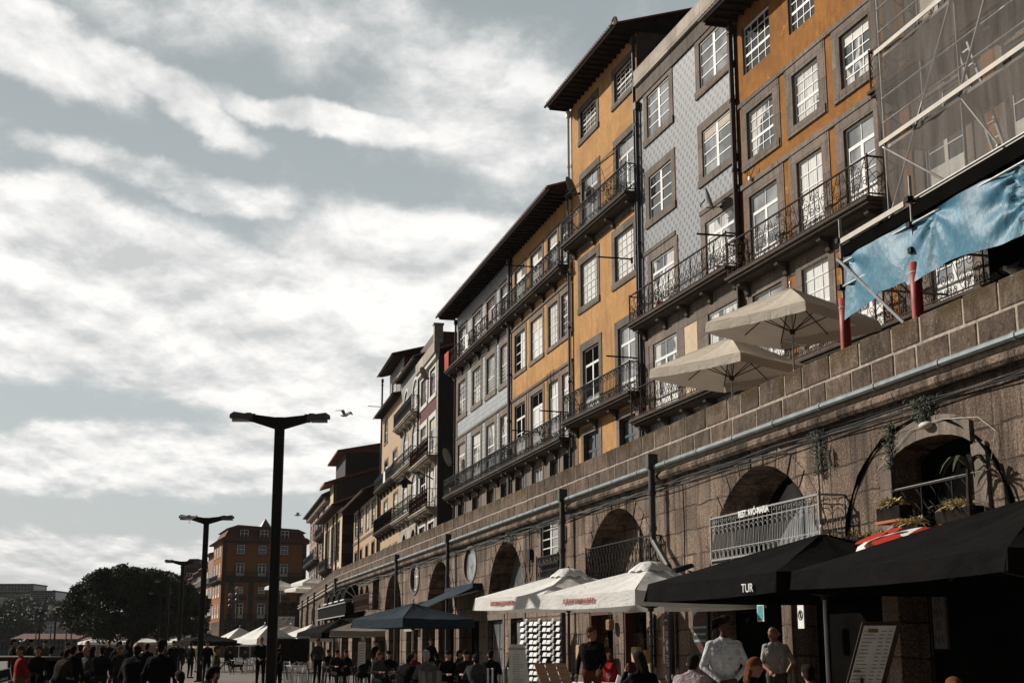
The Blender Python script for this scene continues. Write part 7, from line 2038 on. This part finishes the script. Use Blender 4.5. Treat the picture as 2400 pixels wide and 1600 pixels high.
# ------------------------------------------------------------------ far things
def arcade_house(name, x, y, ang, W_, label):
    r = empty(name, (x, y, 0), R(ang)); tag(r, label, 'house'); return r
ox, oy = -50.2, 245
h = arcade_house('corner_building', ox, oy, 18, 14.5, 'deep orange corner building with a red tiled roof, three dormers and white windows')
Wd = 14.6
ws = []
for i, x in enumerate((2.45, 6.2, 10.0)):
    ws.append((x, x + 1.35, 17.8, 19.3, dict(nx=2, nu=2, nl=2, sur=.25, surm='granite2', pane='d', rec=.1, tk=2.4)))
    ws.append((x - .02, x + 1.4, 13.95, 16.15, dict(kind='door', nl=2, sur=.25, surm='granite2', pane='d', rec=.1, tk=2.2)))
    ws.append((x + .15, x + 1.3, 11.0, 12.1, dict(nx=2, nu=2, nl=2, sur=.15, surm='granite2', pane='d', rec=.1, tk=2.4)))
    ws.append((x + .1, x + 1.45, 6.75, 9.3, dict(kind='door', nl=2, sur=.25, surm='granite2', pane='d', rec=.1, tk=2.2)))
archs = [arch(x - .9, x + 2.3, GZ, 4.0, 5.6, 10) for x in (2.6, 6.6, 10.6)]
w = MB()
face_holes(w, rect(0, Wd, 6.2, 20.0), holes_of(ws), 0, .2)
w.box(0, Wd, .45, 13.8, 6.2, 19.9, 1)
w.box(-.02, 0, 0, 14, 6.2, 20, 0); w.box(Wd, Wd + .02, 0, 14, 6.2, 20, 0)
face_holes(w, rect(0, Wd, GZ, 6.2), archs, -.02, .6, 2); w.box(0, Wd, .7, 13.9, GZ, 6.2, 3); w.box(-.03, 0, 0, 14, GZ, 6.2, 2)
w.build('wall', [M['orangefar'], M['orangefar'], M['endstone'], M['dark']], h)
add_windows(h, ws)
b = MB()
b.box(-.05, Wd + .05, -.08, 0, 12.9, 13.7); b.box(-.1, Wd + .1, -.5, 0, 13.5, 13.7); b.box(-.1, Wd + .1, -.3, 0, 6.2, 6.5)
for x in (0, 1.2, 4.7, 8.4, 13.1): b.box(x, x + (.9 if 0 < x < 14 else .6), -.07, 0, 6.5, 12.9)
for x in (0, 13.9): b.box(x, x + .7, -.07, 0, 13.7, 19.7)
b.box(-.1, Wd + .1, -.35, 0, 19.6, 20.0)
for x in (2.6, 6.3, 10.1): b.box(x - .5, x + 1.9, -.25, 0, 9.9, 10.1); b.box(x - .3, x + 1.7, -.12, 0, 10.1, 10.6)
b.build('stone_trim', M['granite_dark'], h)
railing(h, .2, Wd - .2, 13.7, .95, .5, 'bars', 'iron'); railing(h, 1.2, 13.2, 6.5, .95, .45, 'bars', 'iron')
r = MB()
r.prism([(-1, 20.0), (Wd + 1, 20.0), (Wd - .2, 20.7), (.2, 20.7)], -.9, 14.9)
r.prism([(.2, 20.6), (Wd - .2, 20.6), (Wd - 1.0, 21.9), (1.0, 22.2)], -.1, 13.5)
r.prism([(.5, 22.1), (Wd - .2, 21.6), (Wd - 1.6, 22.2), (2.4, 22.75)], -.5, 13.8)
r.box(-.8, Wd + .8, -.8, 14.8, 19.9, 20.05)
ro = r.build('roof', M['rooffar'], h)
for x in (2.75, 6.2, 9.8):
    d = MB(); d.box(x - .1, x + 1.65, -.55, 3, 20.5, 22.0); d.box(x - .3, x + 1.85, -.7, 3, 22.0, 22.2); do = d.build('dormer', M['rooffar'], ro)
    g = MB(); g.box(x + .12, x + 1.4, -.58, -.55, 20.65, 21.8); fr = g.build('dormer_window', M['p_dark'], ro)
    g = MB()
    for a_ in (x + .06, x + .72, x + 1.38): g.box(a_, a_ + .1, -.63, -.58, 20.6, 21.85)
    for z in (20.6, 21.2, 21.78): g.box(x + .14, x + 1.4, -.625, -.585, z, z + .1)
    g.build('dormer_frame', M['white'], ro)
l = MB(); l.lathe([(1.2, 22.4), (1.1, 22.8), (0, 24.3)], 8, (7.6, 3, 0)); l.build('roof_lantern', M['lampglass'], ro)
# its sunlit side
hs = empty('side_front', (0, 14, 0), -PI / 2, h)
ws = []
for i, x in enumerate((2.0, 6.0, 10.0)):
    for z0, z1, k in ((17.4, 19.2, 'sash'), (13.9, 16.2, 'door'), (10.4, 12.6, 'door'), (6.9, 9.2, 'door')): ws.append((x, x + 1.6, z0, z1, dict(kind=k, nl=2, nu=2, nx=2, sur=.25, pane='p', rec=-.03, y=-.05)))
w = MB(); w.box(0, 14, -.05, -.02, 6.2, 19.9); w.build('side_wall', M['orangefar'], h).parent = hs
for q in ws: window(hs, *q[:4], **q[4])
for x0, x1, lvl in ((0, 14, 13.0),): balcony(hs, x0 + .5, x1 - .5, lvl, 'bars', 'iron', .7, .95, y=-.05)

# row of tall houses running back from the corner building
tint = ['pink', 'cream', 'greyplaster', 'peach', 'pink', 'cream']
c18, s18 = math.cos(R(18)), math.sin(R(18))
t0 = 14.1
for i, (L, H) in enumerate(((9, 18.5), (9, 16.5), (11, 16.2), (11, 15.6), (12, 13.5), (14, 12))):
    t1 = t0 + L
    x = ox - s18 * t1; y = oy + c18 * t1
    r = empty('narrow_house', (x, y, 0), R(18 - 90)); tag(r, '%s of the tall narrow houses running back behind the corner building' % ('first', 'second', 'third', 'fourth', 'fifth', 'last')[i], 'house', 'tall narrow houses running back from the square')
    w = MB(); w.box(0, L - .05, 0, 12, GZ, H); w.build('wall', M[tint[i]], r)
    for fl in range(int(H / 3.1)):
        for k in range(3):
            a_ = .8 + k * (L - 1.6) / 3
            window(r, a_, a_ + 1.3, 1.2 + 3.1 * fl, 3.1 + 3.1 * fl, 'door', y=-.02, rec=-.03, pane='p' if (k + fl) % 2 else 'g', sur=.2, surm='granite_pale', nl=2)
        if fl and i < 4: 
            b = MB(); b.box(.3, L - .4, -.7, 0, 3.1 * fl + .9, 3.1 * fl + 1.05); b.box(.3, L - .4, -.7, -.66, 3.1 * fl + 1.05, 3.1 * fl + 1.9); b.build('balcony', M['granite_dark'], r)
    q = MB(); q.prism([(-.9, H), (-.9, H + .2), (6, H + 2.2), (12.3, H + .2), (12.3, H)], -.1, L, axis='x'); q.build('roof', M['rooffar'], r)
    t0 = t1
# houses seen above the tree's right shoulder
for (u, d, W_, H, mt, lab) in ((428, 300, 8, 14.5, 'offwhite', 'small white house with a brown roof above the right shoulder of the tree'), (446, 320, 5, 19.5, 'darkside', 'tall dark house end right of the small white house'), (402, 330, 10, 12, 'pink', 'low pinkish house just behind the tree crown')):
    r = empty('distant_house', (XY(u, d)[0] - W_ / 2, d, 0)); tag(r, lab, 'house')
    w = MB(); w.box(0, W_, 0, 10, GZ, H); w.build('wall', M[mt], r)
    q = MB(); q.prism([(-.6, H), (W_ + .6, H), (W_ * .7, H + 2), (W_ * .3, H + 2)], -.6, 10.6); q.build('roof', M['rooffar'], r)
    for k in range(2):
        for fl in range(3): window(r, 1 + k * (W_ - 3), 2.2 + k * (W_ - 3), H - 3 - 3.2 * fl, H - 1.2 - 3.2 * fl, 'case', y=-.02, rec=-.03, pane='g', sur=.2, surm='granite_pale')

# ------------------------------------------------------------------ the big tree
def leaf_cloud(name, root, blobs, n, size, seed, mat='leafdark', zcut=None):
    rng = np.random.default_rng(seed)
    wts = np.array([b[3] * b[4] * b[5] for b in blobs]) ** .67; wts /= wts.sum()
    idx = rng.choice(len(blobs), n, p=wts); B = np.array(blobs)[idx]
    d = rng.normal(size=(n, 3)); d /= np.linalg.norm(d, axis=1)[:, None]
    rad = rng.random(n) ** .28
    c = B[:, :3] + d * rad[:, None] * B[:, 3:6] * (1 + .06 * rng.normal(size=(n, 1)))
    a = rng.normal(size=(n, 3)) + d * .8; a /= np.linalg.norm(a, axis=1)[:, None]
    b_ = np.cross(a, rng.normal(size=(n, 3))); b_ /= np.linalg.norm(b_, axis=1)[:, None]
    s = size * rng.uniform(.5, 1.3, (n, 1))
    V = np.stack([c - a * s, c + b_ * s * .5, c + a * s, c - b_ * s * .5], 1).reshape(-1, 3)
    me = bpy.data.meshes.new(name); me.vertices.add(4 * n); me.vertices.foreach_set('co', V.astype(np.float32).ravel())
    me.loops.add(4 * n); me.loops.foreach_set('vertex_index', np.arange(4 * n, dtype=np.int32)); me.polygons.add(n)
    me.polygons.foreach_set('loop_start', np.arange(0, 4 * n, 4, dtype=np.int32)); me.polygons.foreach_set('loop_total', np.full(n, 4, dtype=np.int32))
    me.materials.append(M[mat]); me.update()
    ca = me.color_attributes.new('tone', 'FLOAT_COLOR', 'CORNER'); t = rng.uniform(.5, 1.6, (n, 1)) * (.7 + .5 * rng.random(len(blobs)))[idx][:, None]
    col = np.ones((n, 4, 4), dtype=np.float32); col[:, :, :3] = t[:, :, None] * np.array([1.05, 1, .8]); ca.data.foreach_set('color', col.ravel())
    me.validate()
    o = bpy.data.objects.new(name, me); COL.objects.link(o); o.parent = root; return o
def tree(u, d, blobs, trunk, n, size, lab, group=None, seed=1, limbs=()):
    r = empty('tree', at(u, d)); tag(r, lab, 'tree', group)
    m = MB()
    for pts, rs in trunk: m.tube(pts, rs, 10)
    m.build('trunk', M['bark'], r, True)
    leaf_cloud('crown', r, blobs, n, size, seed)
    return r
rr = random.Random(12); bl = []
for k in range(170):
    a = rr.uniform(0, 2 * PI); q = rr.random() ** .5
    x = 7.6 * q * math.cos(a); y = 6.5 * q * math.sin(a)
    top = 9.1 * math.sqrt(max(0, 1 - (abs(x + .3) / 8.9) ** 2.3)) + .6; bot = 2.3
    if top < bot + .8: top = bot + .9
    z = rr.uniform(bot + .5, top - .6) if k % 2 else top - rr.uniform(.3, .8)
    s_ = rr.uniform(.8, 1.25); bl.append((x, y, z, s_ * 1.2, s_ * 1.2, s_ * .9))
tr = [([(-.3, 0, 0), (-.2, 0, 1.2), (-.1, 0, 2.6), (0, 0, 4.5)], [.62, .5, .45, .3])]
for k in range(9):
    a = 2 * PI * k / 9 + .3; tr.append(([(-.1, 0, 2.2), (1.6 * math.cos(a), 1.4 * math.sin(a), 3.4), (4.2 * math.cos(a), 3.6 * math.sin(a), 4.8), (6 * math.cos(a), 5 * math.sin(a), 6.0)], [.26, .2, .12, .04]))
tree(314, 158, bl, tr, 110000, .17, 'huge dark round crowned tree on the quay', seed=5)

# ------------------------------------------------------------------ opposite bank
def hillz(x, y):
    return 1
m = MB(); nx, ny = 70, 22; V = []
for j in range(ny):
    for i in range(nx):
        x = -330 + 240 * i / (nx - 1); y = 420 + 330 * j / (ny - 1)
        q = j / (ny - 1); u_ = 1200 + 3358 * x / y
        hgt = 24 * min(1, q * 1.6) ** .8 * (1.05 - .0042 * max(0, u_ - 10)) + 2.2 * math.sin(x * .06 + y * .03) * min(1, q * 4) + 1.3 * math.sin(x * .21 + y * .17) * min(1, q * 4)
        V.append((x, y, max(.0, hgt) if q > 0 else -3))
m._add(V, [(j * nx + i, j * nx + i + 1, (j + 1) * nx + i + 1, (j + 1) * nx + i) for j in range(ny - 1) for i in range(nx - 1)])
o = m.build('hills', M['hill'], None, True); tag(o, kind='structure')
m = MB(); m.box(-900, 500, 380, 1500, -3, -.2)
o = m.build('far_bank', M['hill']); tag(o, kind='structure')
M['wallpale'] = simple('pale_grey_render', (.62, .6, .57), .9, .15, .3)
M['wallwhite'] = simple('white_render', (.8, .79, .76), .9, .1, .3)
def block(name, u0, u1, v_top, v_bot, d, dep, mt, lab, floors, cols, roof=None, ang=0, slabs=True):
    z1 = EYE + (1520 - v_top) / 3358 * d; z0 = EYE + (1520 - v_bot) / 3358 * d
    x0 = (u0 - 1200) / 3358 * d; x1 = (u1 - 1200) / 3358 * d; L = x1 - x0
    r = empty(name, (x0, d, 0), R(ang)); tag(r, lab, 'house' if floors < 5 else 'apartment block')
    fh = (z1 - z0) / floors; hs = []
    cw = L / cols
    for f_ in range(floors):
        for c in range(cols): hs.append(rect(cw * (c + .25), cw * (c + .7), z0 + fh * (f_ + .3), z0 + fh * (f_ + .78)))
    w = MB(); face_holes(w, rect(0, L, z0 - 6, z1), hs, 0, .4); w.box(0, L, .4, dep, z0 - 6, z1 - .01, 1); w.box(-.01, 0, 0, dep, z0 - 6, z1); w.box(L, L + .01, 0, dep, z0 - 6, z1)
    w.build('wall', [M[mt], M['dark']], r)
    if slabs and floors >= 5:
        for f_ in range(1, floors + 1): 
            b = MB(); b.box(-.2, L + .2, -.9, 0, z0 + fh * f_ - .25, z0 + fh * f_); b.build('floor_slab', M['greyplaster'], r)
    q = MB()
    if roof: q.prism([(-.8, z1), (dep / 2, z1 + roof), (dep + .8, z1)], -.5, L + .5, axis='x')
    else: q.box(-.3, L + .3, -.3, dep + .3, z1, z1 + .6); 
    q.build('roof', M['rooffar' if roof else 'greyplaster'], r)
    if not roof and floors > 6: q = MB(); q.box(L * .05, L * .95, 2, dep - 2, z1 + .6, z1 + 2); q.build('penthouse', M[mt], r)
    return r
block('apartment_block', -40, 68, 1372, 1420, 690, 20, 'wallpale', 'tallest pale apartment block on the wooded hill', 6, 14)
block('apartment_block', -30, 106, 1392, 1415, 675, 16, 'wallwhite', 'long white apartment block in front of the tallest one', 5, 22)
block('apartment_block', 62, 121, 1388, 1412, 668, 22, 'wallwhite', 'right wing of the white apartment blocks', 5, 9)
block('distant_house', 105, 158, 1418, 1430, 600, 15, 'wallpale', 'long flat roofed building below the apartment blocks', 2, 8)
block('distant_house', 118, 150, 1430, 1447, 520, 12, 'greyplaster', 'grey building half way down the wooded hill', 2, 5, 1.5)
block('distant_house', 72, 104, 1456, 1468, 470, 10, 'wallpale', 'pale terrace walls low on the hillside', 2, 6)
block('distant_house', 106, 127, 1457, 1487, 400, 9, 'wallwhite', 'white riverside house with dark windows, left one', 3, 3)
block('distant_house', 130, 153, 1470, 1487, 402, 9, 'wallwhite', 'white riverside house with dark windows, right one', 2, 4, 2)
block('distant_house', 88, 106, 1418, 1424, 560, 6, 'wallwhite', 'tiny white house on the hill edge', 1, 3)
r = block('warehouse', 30, 178, 1497, 1526, 330, 16, 'greyplaster', 'long low riverside warehouse with an orange tiled roof', 2, 16, 1.3)
block('warehouse', 178, 330, 1500, 1526, 330, 16, 'pink', 'low pink warehouse behind the tree trunk', 2, 12, 1.2)
block('warehouse', -40, 20, 1505, 1530, 335, 16, 'greyplaster', 'low grey riverside shed at the left edge', 1, 6)
# trees on the hill
rr = random.Random(3); tcount = 0
proto = None
def far_tree(x, y, z, s_, seed, lab):
    global proto
    if proto is None:
        r = empty('tree'); m = MB(); m.tube([(0, 0, -2), (0, 0, 2.5)], [.3, .15], 6); m.build('trunk', M['bark'], r)
        leaf_cloud('crown', r, [(rr.uniform(-1.6, 1.6), rr.uniform(-1.6, 1.6), rr.uniform(1.5, 4.5), 1.3, 1.3, 1.2) for _ in range(12)], 1500, .42, 2); proto = r; t = r
    else: t = copy_tree(proto)
    t.location = (x, y, z); t.scale = (s_, s_, s_); t.rotation_euler = (0, 0, seed); tag(t, lab, 'tree', 'trees on the opposite hillside'); return t
spots = []
for k in range(110):
    u = rr.uniform(-10, 158); v = rr.uniform(1422, 1492); d = 690 - (v - 1424) * 4.2
    if 70 < u < 130 and v > 1450 and rr.random() < .7: continue
    spots.append((u, v, d))
spots.sort()
for k, (u, v, d) in enumerate(spots):
    x = (u - 1200) / 3358 * d; z = EYE + (1520 - v) / 3358 * d
    far_tree(x, d, z - 4, rr.uniform(1.3, 2.2), k, 'bushy hillside tree across the river')
# river boat at the lower left
b = empty('river_boat', at(-6, 40, -.2), R(-62)); tag(b, 'dark river boat with a blue name board at the bottom left corner', 'boat')
m = MB(); V = []
for i in range(13):
    t = i / 12; x = -6 + 12 * t; w_ = 1.5 * math.sin(PI * min(1, t * 1.0 + .0)) ** .5 + .05; sh = .35 + .9 * (2 * t - 1) ** 4
    V += [(x, -w_, sh), (x, -w_ * .7, -.5), (x, w_ * .7, -.5), (x, w_, sh)]
m._add(V, [(4 * i + k, 4 * i + k + 1, 4 * i + k + 5, 4 * i + k + 4) for i in range(12) for k in range(3)] + [(4 * i, 4 * i + 3, 4 * i + 7, 4 * i + 4) for i in range(12)])
m.build('hull', M['darkwood'], b)
m = MB(); m.box(-4.5, 3.5, -1.15, 1.15, .3, .5); m.box(-4.6, 3.6, -1.3, 1.3, 1.5, 1.6)
for x in (-4.4, -1.8, .8, 3.4):
    for y in (-1.1, 1.1): m.box(x, x + .08, y - .04, y + .04, .5, 1.5)
m.build('cabin', M['darkwood'], b)
e = empty('name_board', at(9, 31, GZ), R(8)); tag(e, 'tilted blue name board with a white rim at the bottom left corner', 'sign')
m = MB(); m._add([(-.25, 0, .62), (.22, 0, .75), (.16, 0, 1.0), (-.25, 0, .9), (-.25, .03, .62), (.22, .03, .75), (.16, .03, 1.0), (-.25, .03, .9)], [(0, 1, 2, 3), (7, 6, 5, 4), (0, 4, 5, 1), (1, 5, 6, 2), (2, 6, 7, 3), (3, 7, 4, 0)]); m.build('board', M['blue_canvas'], e)
m = MB()
for a_, b_ in (((-.25, .62), (.22, .75)), ((.22, .75), (.16, 1.0)), ((.16, 1.0), (-.25, .9))): m.beam((a_[0], -.01, a_[1]), (b_[0], -.01, b_[1]), .018)
m.beam((0, .02, 0), (0, .02, .7), .04); m.build('rim', M['white'], e)
text('DOURO', .08, 'whiteink', e, (0, -.02, .73), (PI / 2, -.26, 0))

# ------------------------------------------------------------------ sky, sun, camera
HAZE = .00007
SUN_AZ, SUN_EL = 60, 30      # degrees left of the view axis, above the horizon
sd = Vector((-math.sin(R(SUN_AZ)) * math.cos(R(SUN_EL)), math.cos(R(SUN_AZ)) * math.cos(R(SUN_EL)), math.sin(R(SUN_EL))))
L = bpy.data.lights.new('sun', 'SUN'); L.energy = 5.0; L.angle = R(.53); L.color = (1, .93, .84)
lo = bpy.data.objects.new('sun', L); COL.objects.link(lo); lo.rotation_euler = sd.to_track_quat('Z', 'Y').to_euler()
Wd_ = bpy.data.worlds.new('World'); S.world = Wd_; Wd_.use_nodes = True
nt = NT(Wd_.node_tree); bg = [n for n in nt.n if n.type == 'BACKGROUND'][0]
sky = nt.node('ShaderNodeTexSky', sky_type='NISHITA'); sky.sun_disc = False; sky.sun_elevation = R(SUN_EL); sky.sun_rotation = R(-SUN_AZ); sky.air_density = 1; sky.dust_density = 2.5
tc = nt.node('ShaderNodeTexCoord').outputs['Generated']
sp = nt.node('ShaderNodeSeparateXYZ'); nt.link(tc, sp.inputs[0])
yy = nt.m('MAXIMUM', nt.m('ABSOLUTE', sp.outputs[1]), .12)
px = nt.m('DIVIDE', sp.outputs[0], yy); pz = nt.m('DIVIDE', sp.outputs[2], yy)
pv = nt.node('ShaderNodeCombineXYZ'); nt.link(px, pv.inputs[0]); nt.link(pz, pv.inputs[1])
P2 = pv.outputs[0]
def pq(u, v):
    x = (u - 1200) / F; y = -(v - 800) / F; Y = math.cos(PITCH) - y * math.sin(PITCH)
    return x / Y, (math.sin(PITCH) + y * math.cos(PITCH)) / Y
warp = nt.node('ShaderNodeTexNoise'); nt.link(P2, warp.inputs['Vector']); warp.inputs['Scale'].default_value = 9; warp.inputs['Detail'].default_value = 5; warp.inputs['Roughness'].default_value = .6
vm = nt.node('ShaderNodeVectorMath', operation='MULTIPLY_ADD'); nt.link(warp.outputs['Color'], vm.inputs[0]); vm.inputs[1].default_value = (.075, .05, 0); nt.link(P2, vm.inputs[2])
vs = nt.node('ShaderNodeVectorMath', operation='SUBTRACT'); nt.link(vm.outputs[0], vs.inputs[0]); vs.inputs[1].default_value = (.0375, .025, 0)
PW = vs.outputs[0]
def blob(u, v, ru, rv, rot, amp, soft=1.0):
    c = pq(u, v); k = 1 / 3358
    a = nt.node('ShaderNodeVectorMath', operation='SUBTRACT'); nt.link(PW, a.inputs[0]); a.inputs[1].default_value = (c[0], c[1], 0)
    rn = nt.node('ShaderNodeVectorRotate', rotation_type='Z_AXIS'); nt.link(a.outputs[0], rn.inputs[0]); rn.inputs['Angle'].default_value = R(rot)
    sc_ = nt.node('ShaderNodeVectorMath', operation='MULTIPLY'); nt.link(rn.outputs[0], sc_.inputs[0]); sc_.inputs[1].default_value = (1 / (ru * k), 1 / (rv * k), 0)
    ln = nt.node('ShaderNodeVectorMath', operation='LENGTH'); nt.link(sc_.outputs[0], ln.inputs[0])
    n = nt.node('ShaderNodeMapRange', interpolation_type='SMOOTHSTEP'); n.clamp = True; nt.link(ln.outputs[1], n.inputs[0]); n.inputs[1].default_value = 1.25; n.inputs[2].default_value = .35; n.inputs[3].default_value = 0; n.inputs[4].default_value = amp
    return n.outputs[0]
blobs = [(120, 660, 820, 255, 13, 1.3), (640, 790, 800, 235, 16, 1.25), (1060, 640, 520, 200, 10, 1.0), (40, 80, 470, 130, 27, .85), (420, 225, 300, 75, 30, .72), (740, 268, 360, 62, 12, .78), (250, 1075, 640, 95, 3, 1.0), (820, 1040, 420, 130, 0, .85), (-900, 500, 1000, 700, 0, 1.2), (-4000, 600, 3200, 1500, 0, 1.1),  # farthest-left blob lies out of view, added to whiten window reflections
         (1900, 300, 600, 500, 0, .45), (760, 70, 1100, 210, 12, .36), (1150, 260, 460, 270, 20, .42), (380, 400, 560, 60, 12, .4), (120, 1262, 320, 36, 4, .6), (500, 1330, 900, 80, 0, .62), (900, 1400, 1400, 60, 0, .5), (550, 470, 300, 40, 12, .42)]
tot = None
for b_ in blobs:
    o_ = blob(*b_); tot = o_ if tot is None else nt.m('MAXIMUM', tot, o_)
den_ = nt.m('ADD', nt.m('MAXIMUM', pz, -.02), .2)
qv = nt.node('ShaderNodeCombineXYZ'); nt.link(nt.m('DIVIDE', px, den_), qv.inputs[0]); nt.link(nt.m('DIVIDE', 1.0, den_), qv.inputs[1])
Q = nt.mapping(qv.outputs[0], (1, .8, 1), rot=(0, 0, R(20)))
n1 = nt.noise(Q, 5.0, 12, .6, dist=.15)
Qb = nt.mapping(Q, (1, 1, 1), loc=(.035, -.05, 0))
n1b = nt.noise(Qb, 5.0, 12, .6, dist=.15)
n2 = nt.noise(Q, 1.6, 6, .6)
n3 = nt.noise(Q, 15, 8, .7)
dens = nt.m('ADD', nt.m('MULTIPLY', tot, 1.0), nt.m('MULTIPLY', nt.m('SUBTRACT', n1, .5), 1.25))
dens = nt.m('ADD', dens, nt.m('MULTIPLY', nt.m('SUBTRACT', n3, .5), .3))
cov = nt.node('ShaderNodeMapRange', interpolation_type='SMOOTHSTEP'); nt.link(dens, cov.inputs[0]); cov.inputs[1].default_value = .1; cov.inputs[2].default_value = .62
relief = nt.m('MULTIPLY', nt.m('SUBTRACT', n1, n1b), 4.0)
shade = nt.m('ADD', nt.m('ADD', relief, nt.m('MULTIPLY', nt.m('SUBTRACT', n2, .5), 1.6)), .62, clamp=True)
shade = nt.m('MULTIPLY', shade, nt.ramp(dens, .3, .8, .75, 1.0))
cl = nt.mix(shade, (.60, .615, .615), (1.0, .985, .96))
hz = nt.ramp(pz, .0, .14)
base_ = nt.mix(nt.ramp(pz, .05, .45), (.54, .58, .585), (.36, .40, .405))
skc = nt.mix(1.0, sky.outputs[0], (.1, .1, .1), 'MULTIPLY')
base_ = nt.mix(.12, base_, skc)
col = nt.mix(cov.outputs[0], base_, cl)
col = nt.mix(nt.ramp(pz, .085, -.01, 0, .8), col, (.56, .545, .525))
# unseen sky behind and overhead darkened to cut fill light; below horizon, dim ground bounce
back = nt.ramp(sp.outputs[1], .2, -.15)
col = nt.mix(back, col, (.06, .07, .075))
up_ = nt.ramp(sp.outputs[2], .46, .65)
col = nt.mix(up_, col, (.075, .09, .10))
col = nt.mix(nt.ramp(sp.outputs[2], -.01, -.05), col, (.05, .047, .045))
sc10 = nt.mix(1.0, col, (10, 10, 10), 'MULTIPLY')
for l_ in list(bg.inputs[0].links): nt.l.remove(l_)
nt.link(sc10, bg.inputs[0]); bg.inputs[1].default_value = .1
hm = bpy.data.materials.new('river_haze'); hm.use_nodes = True; hn = hm.node_tree; hn.nodes.clear()
ho = hn.nodes.new('ShaderNodeOutputMaterial'); hv = hn.nodes.new('ShaderNodeVolumePrincipled'); hv.inputs['Color'].default_value = (.85, .87, .88, 1); hv.inputs['Density'].default_value = HAZE
hn.links.new(hv.outputs[0], ho.inputs['Volume'])
m = MB(); m.box(-910, 510, -210, 1510, -7, 60); o = m.build('haze', hm); tag(o, kind='stuff')
cam = bpy.data.cameras.new('camera'); co = bpy.data.objects.new('camera', cam); COL.objects.link(co)
co.location = (0, 0, EYE); co.rotation_euler = (PI / 2 + PITCH, 0, 0)
cam.sensor_width = 36; cam.lens = 36 * F / 2400; cam.clip_end = 5000; cam.clip_start = .1
S.camera = co
S.render.resolution_x = 1024; S.render.resolution_y = 682
S.view_settings.view_transform = 'Standard'; S.view_settings.look = 'None'; S.view_settings.exposure = .05; S.view_settings.gamma = 1
S.cycles.max_bounces = 5; S.cycles.diffuse_bounces = 2; S.cycles.glossy_bounces = 2; S.cycles.transparent_max_bounces = 8
for o in list(bpy.data.objects):
    if o.name.startswith('x'): pass
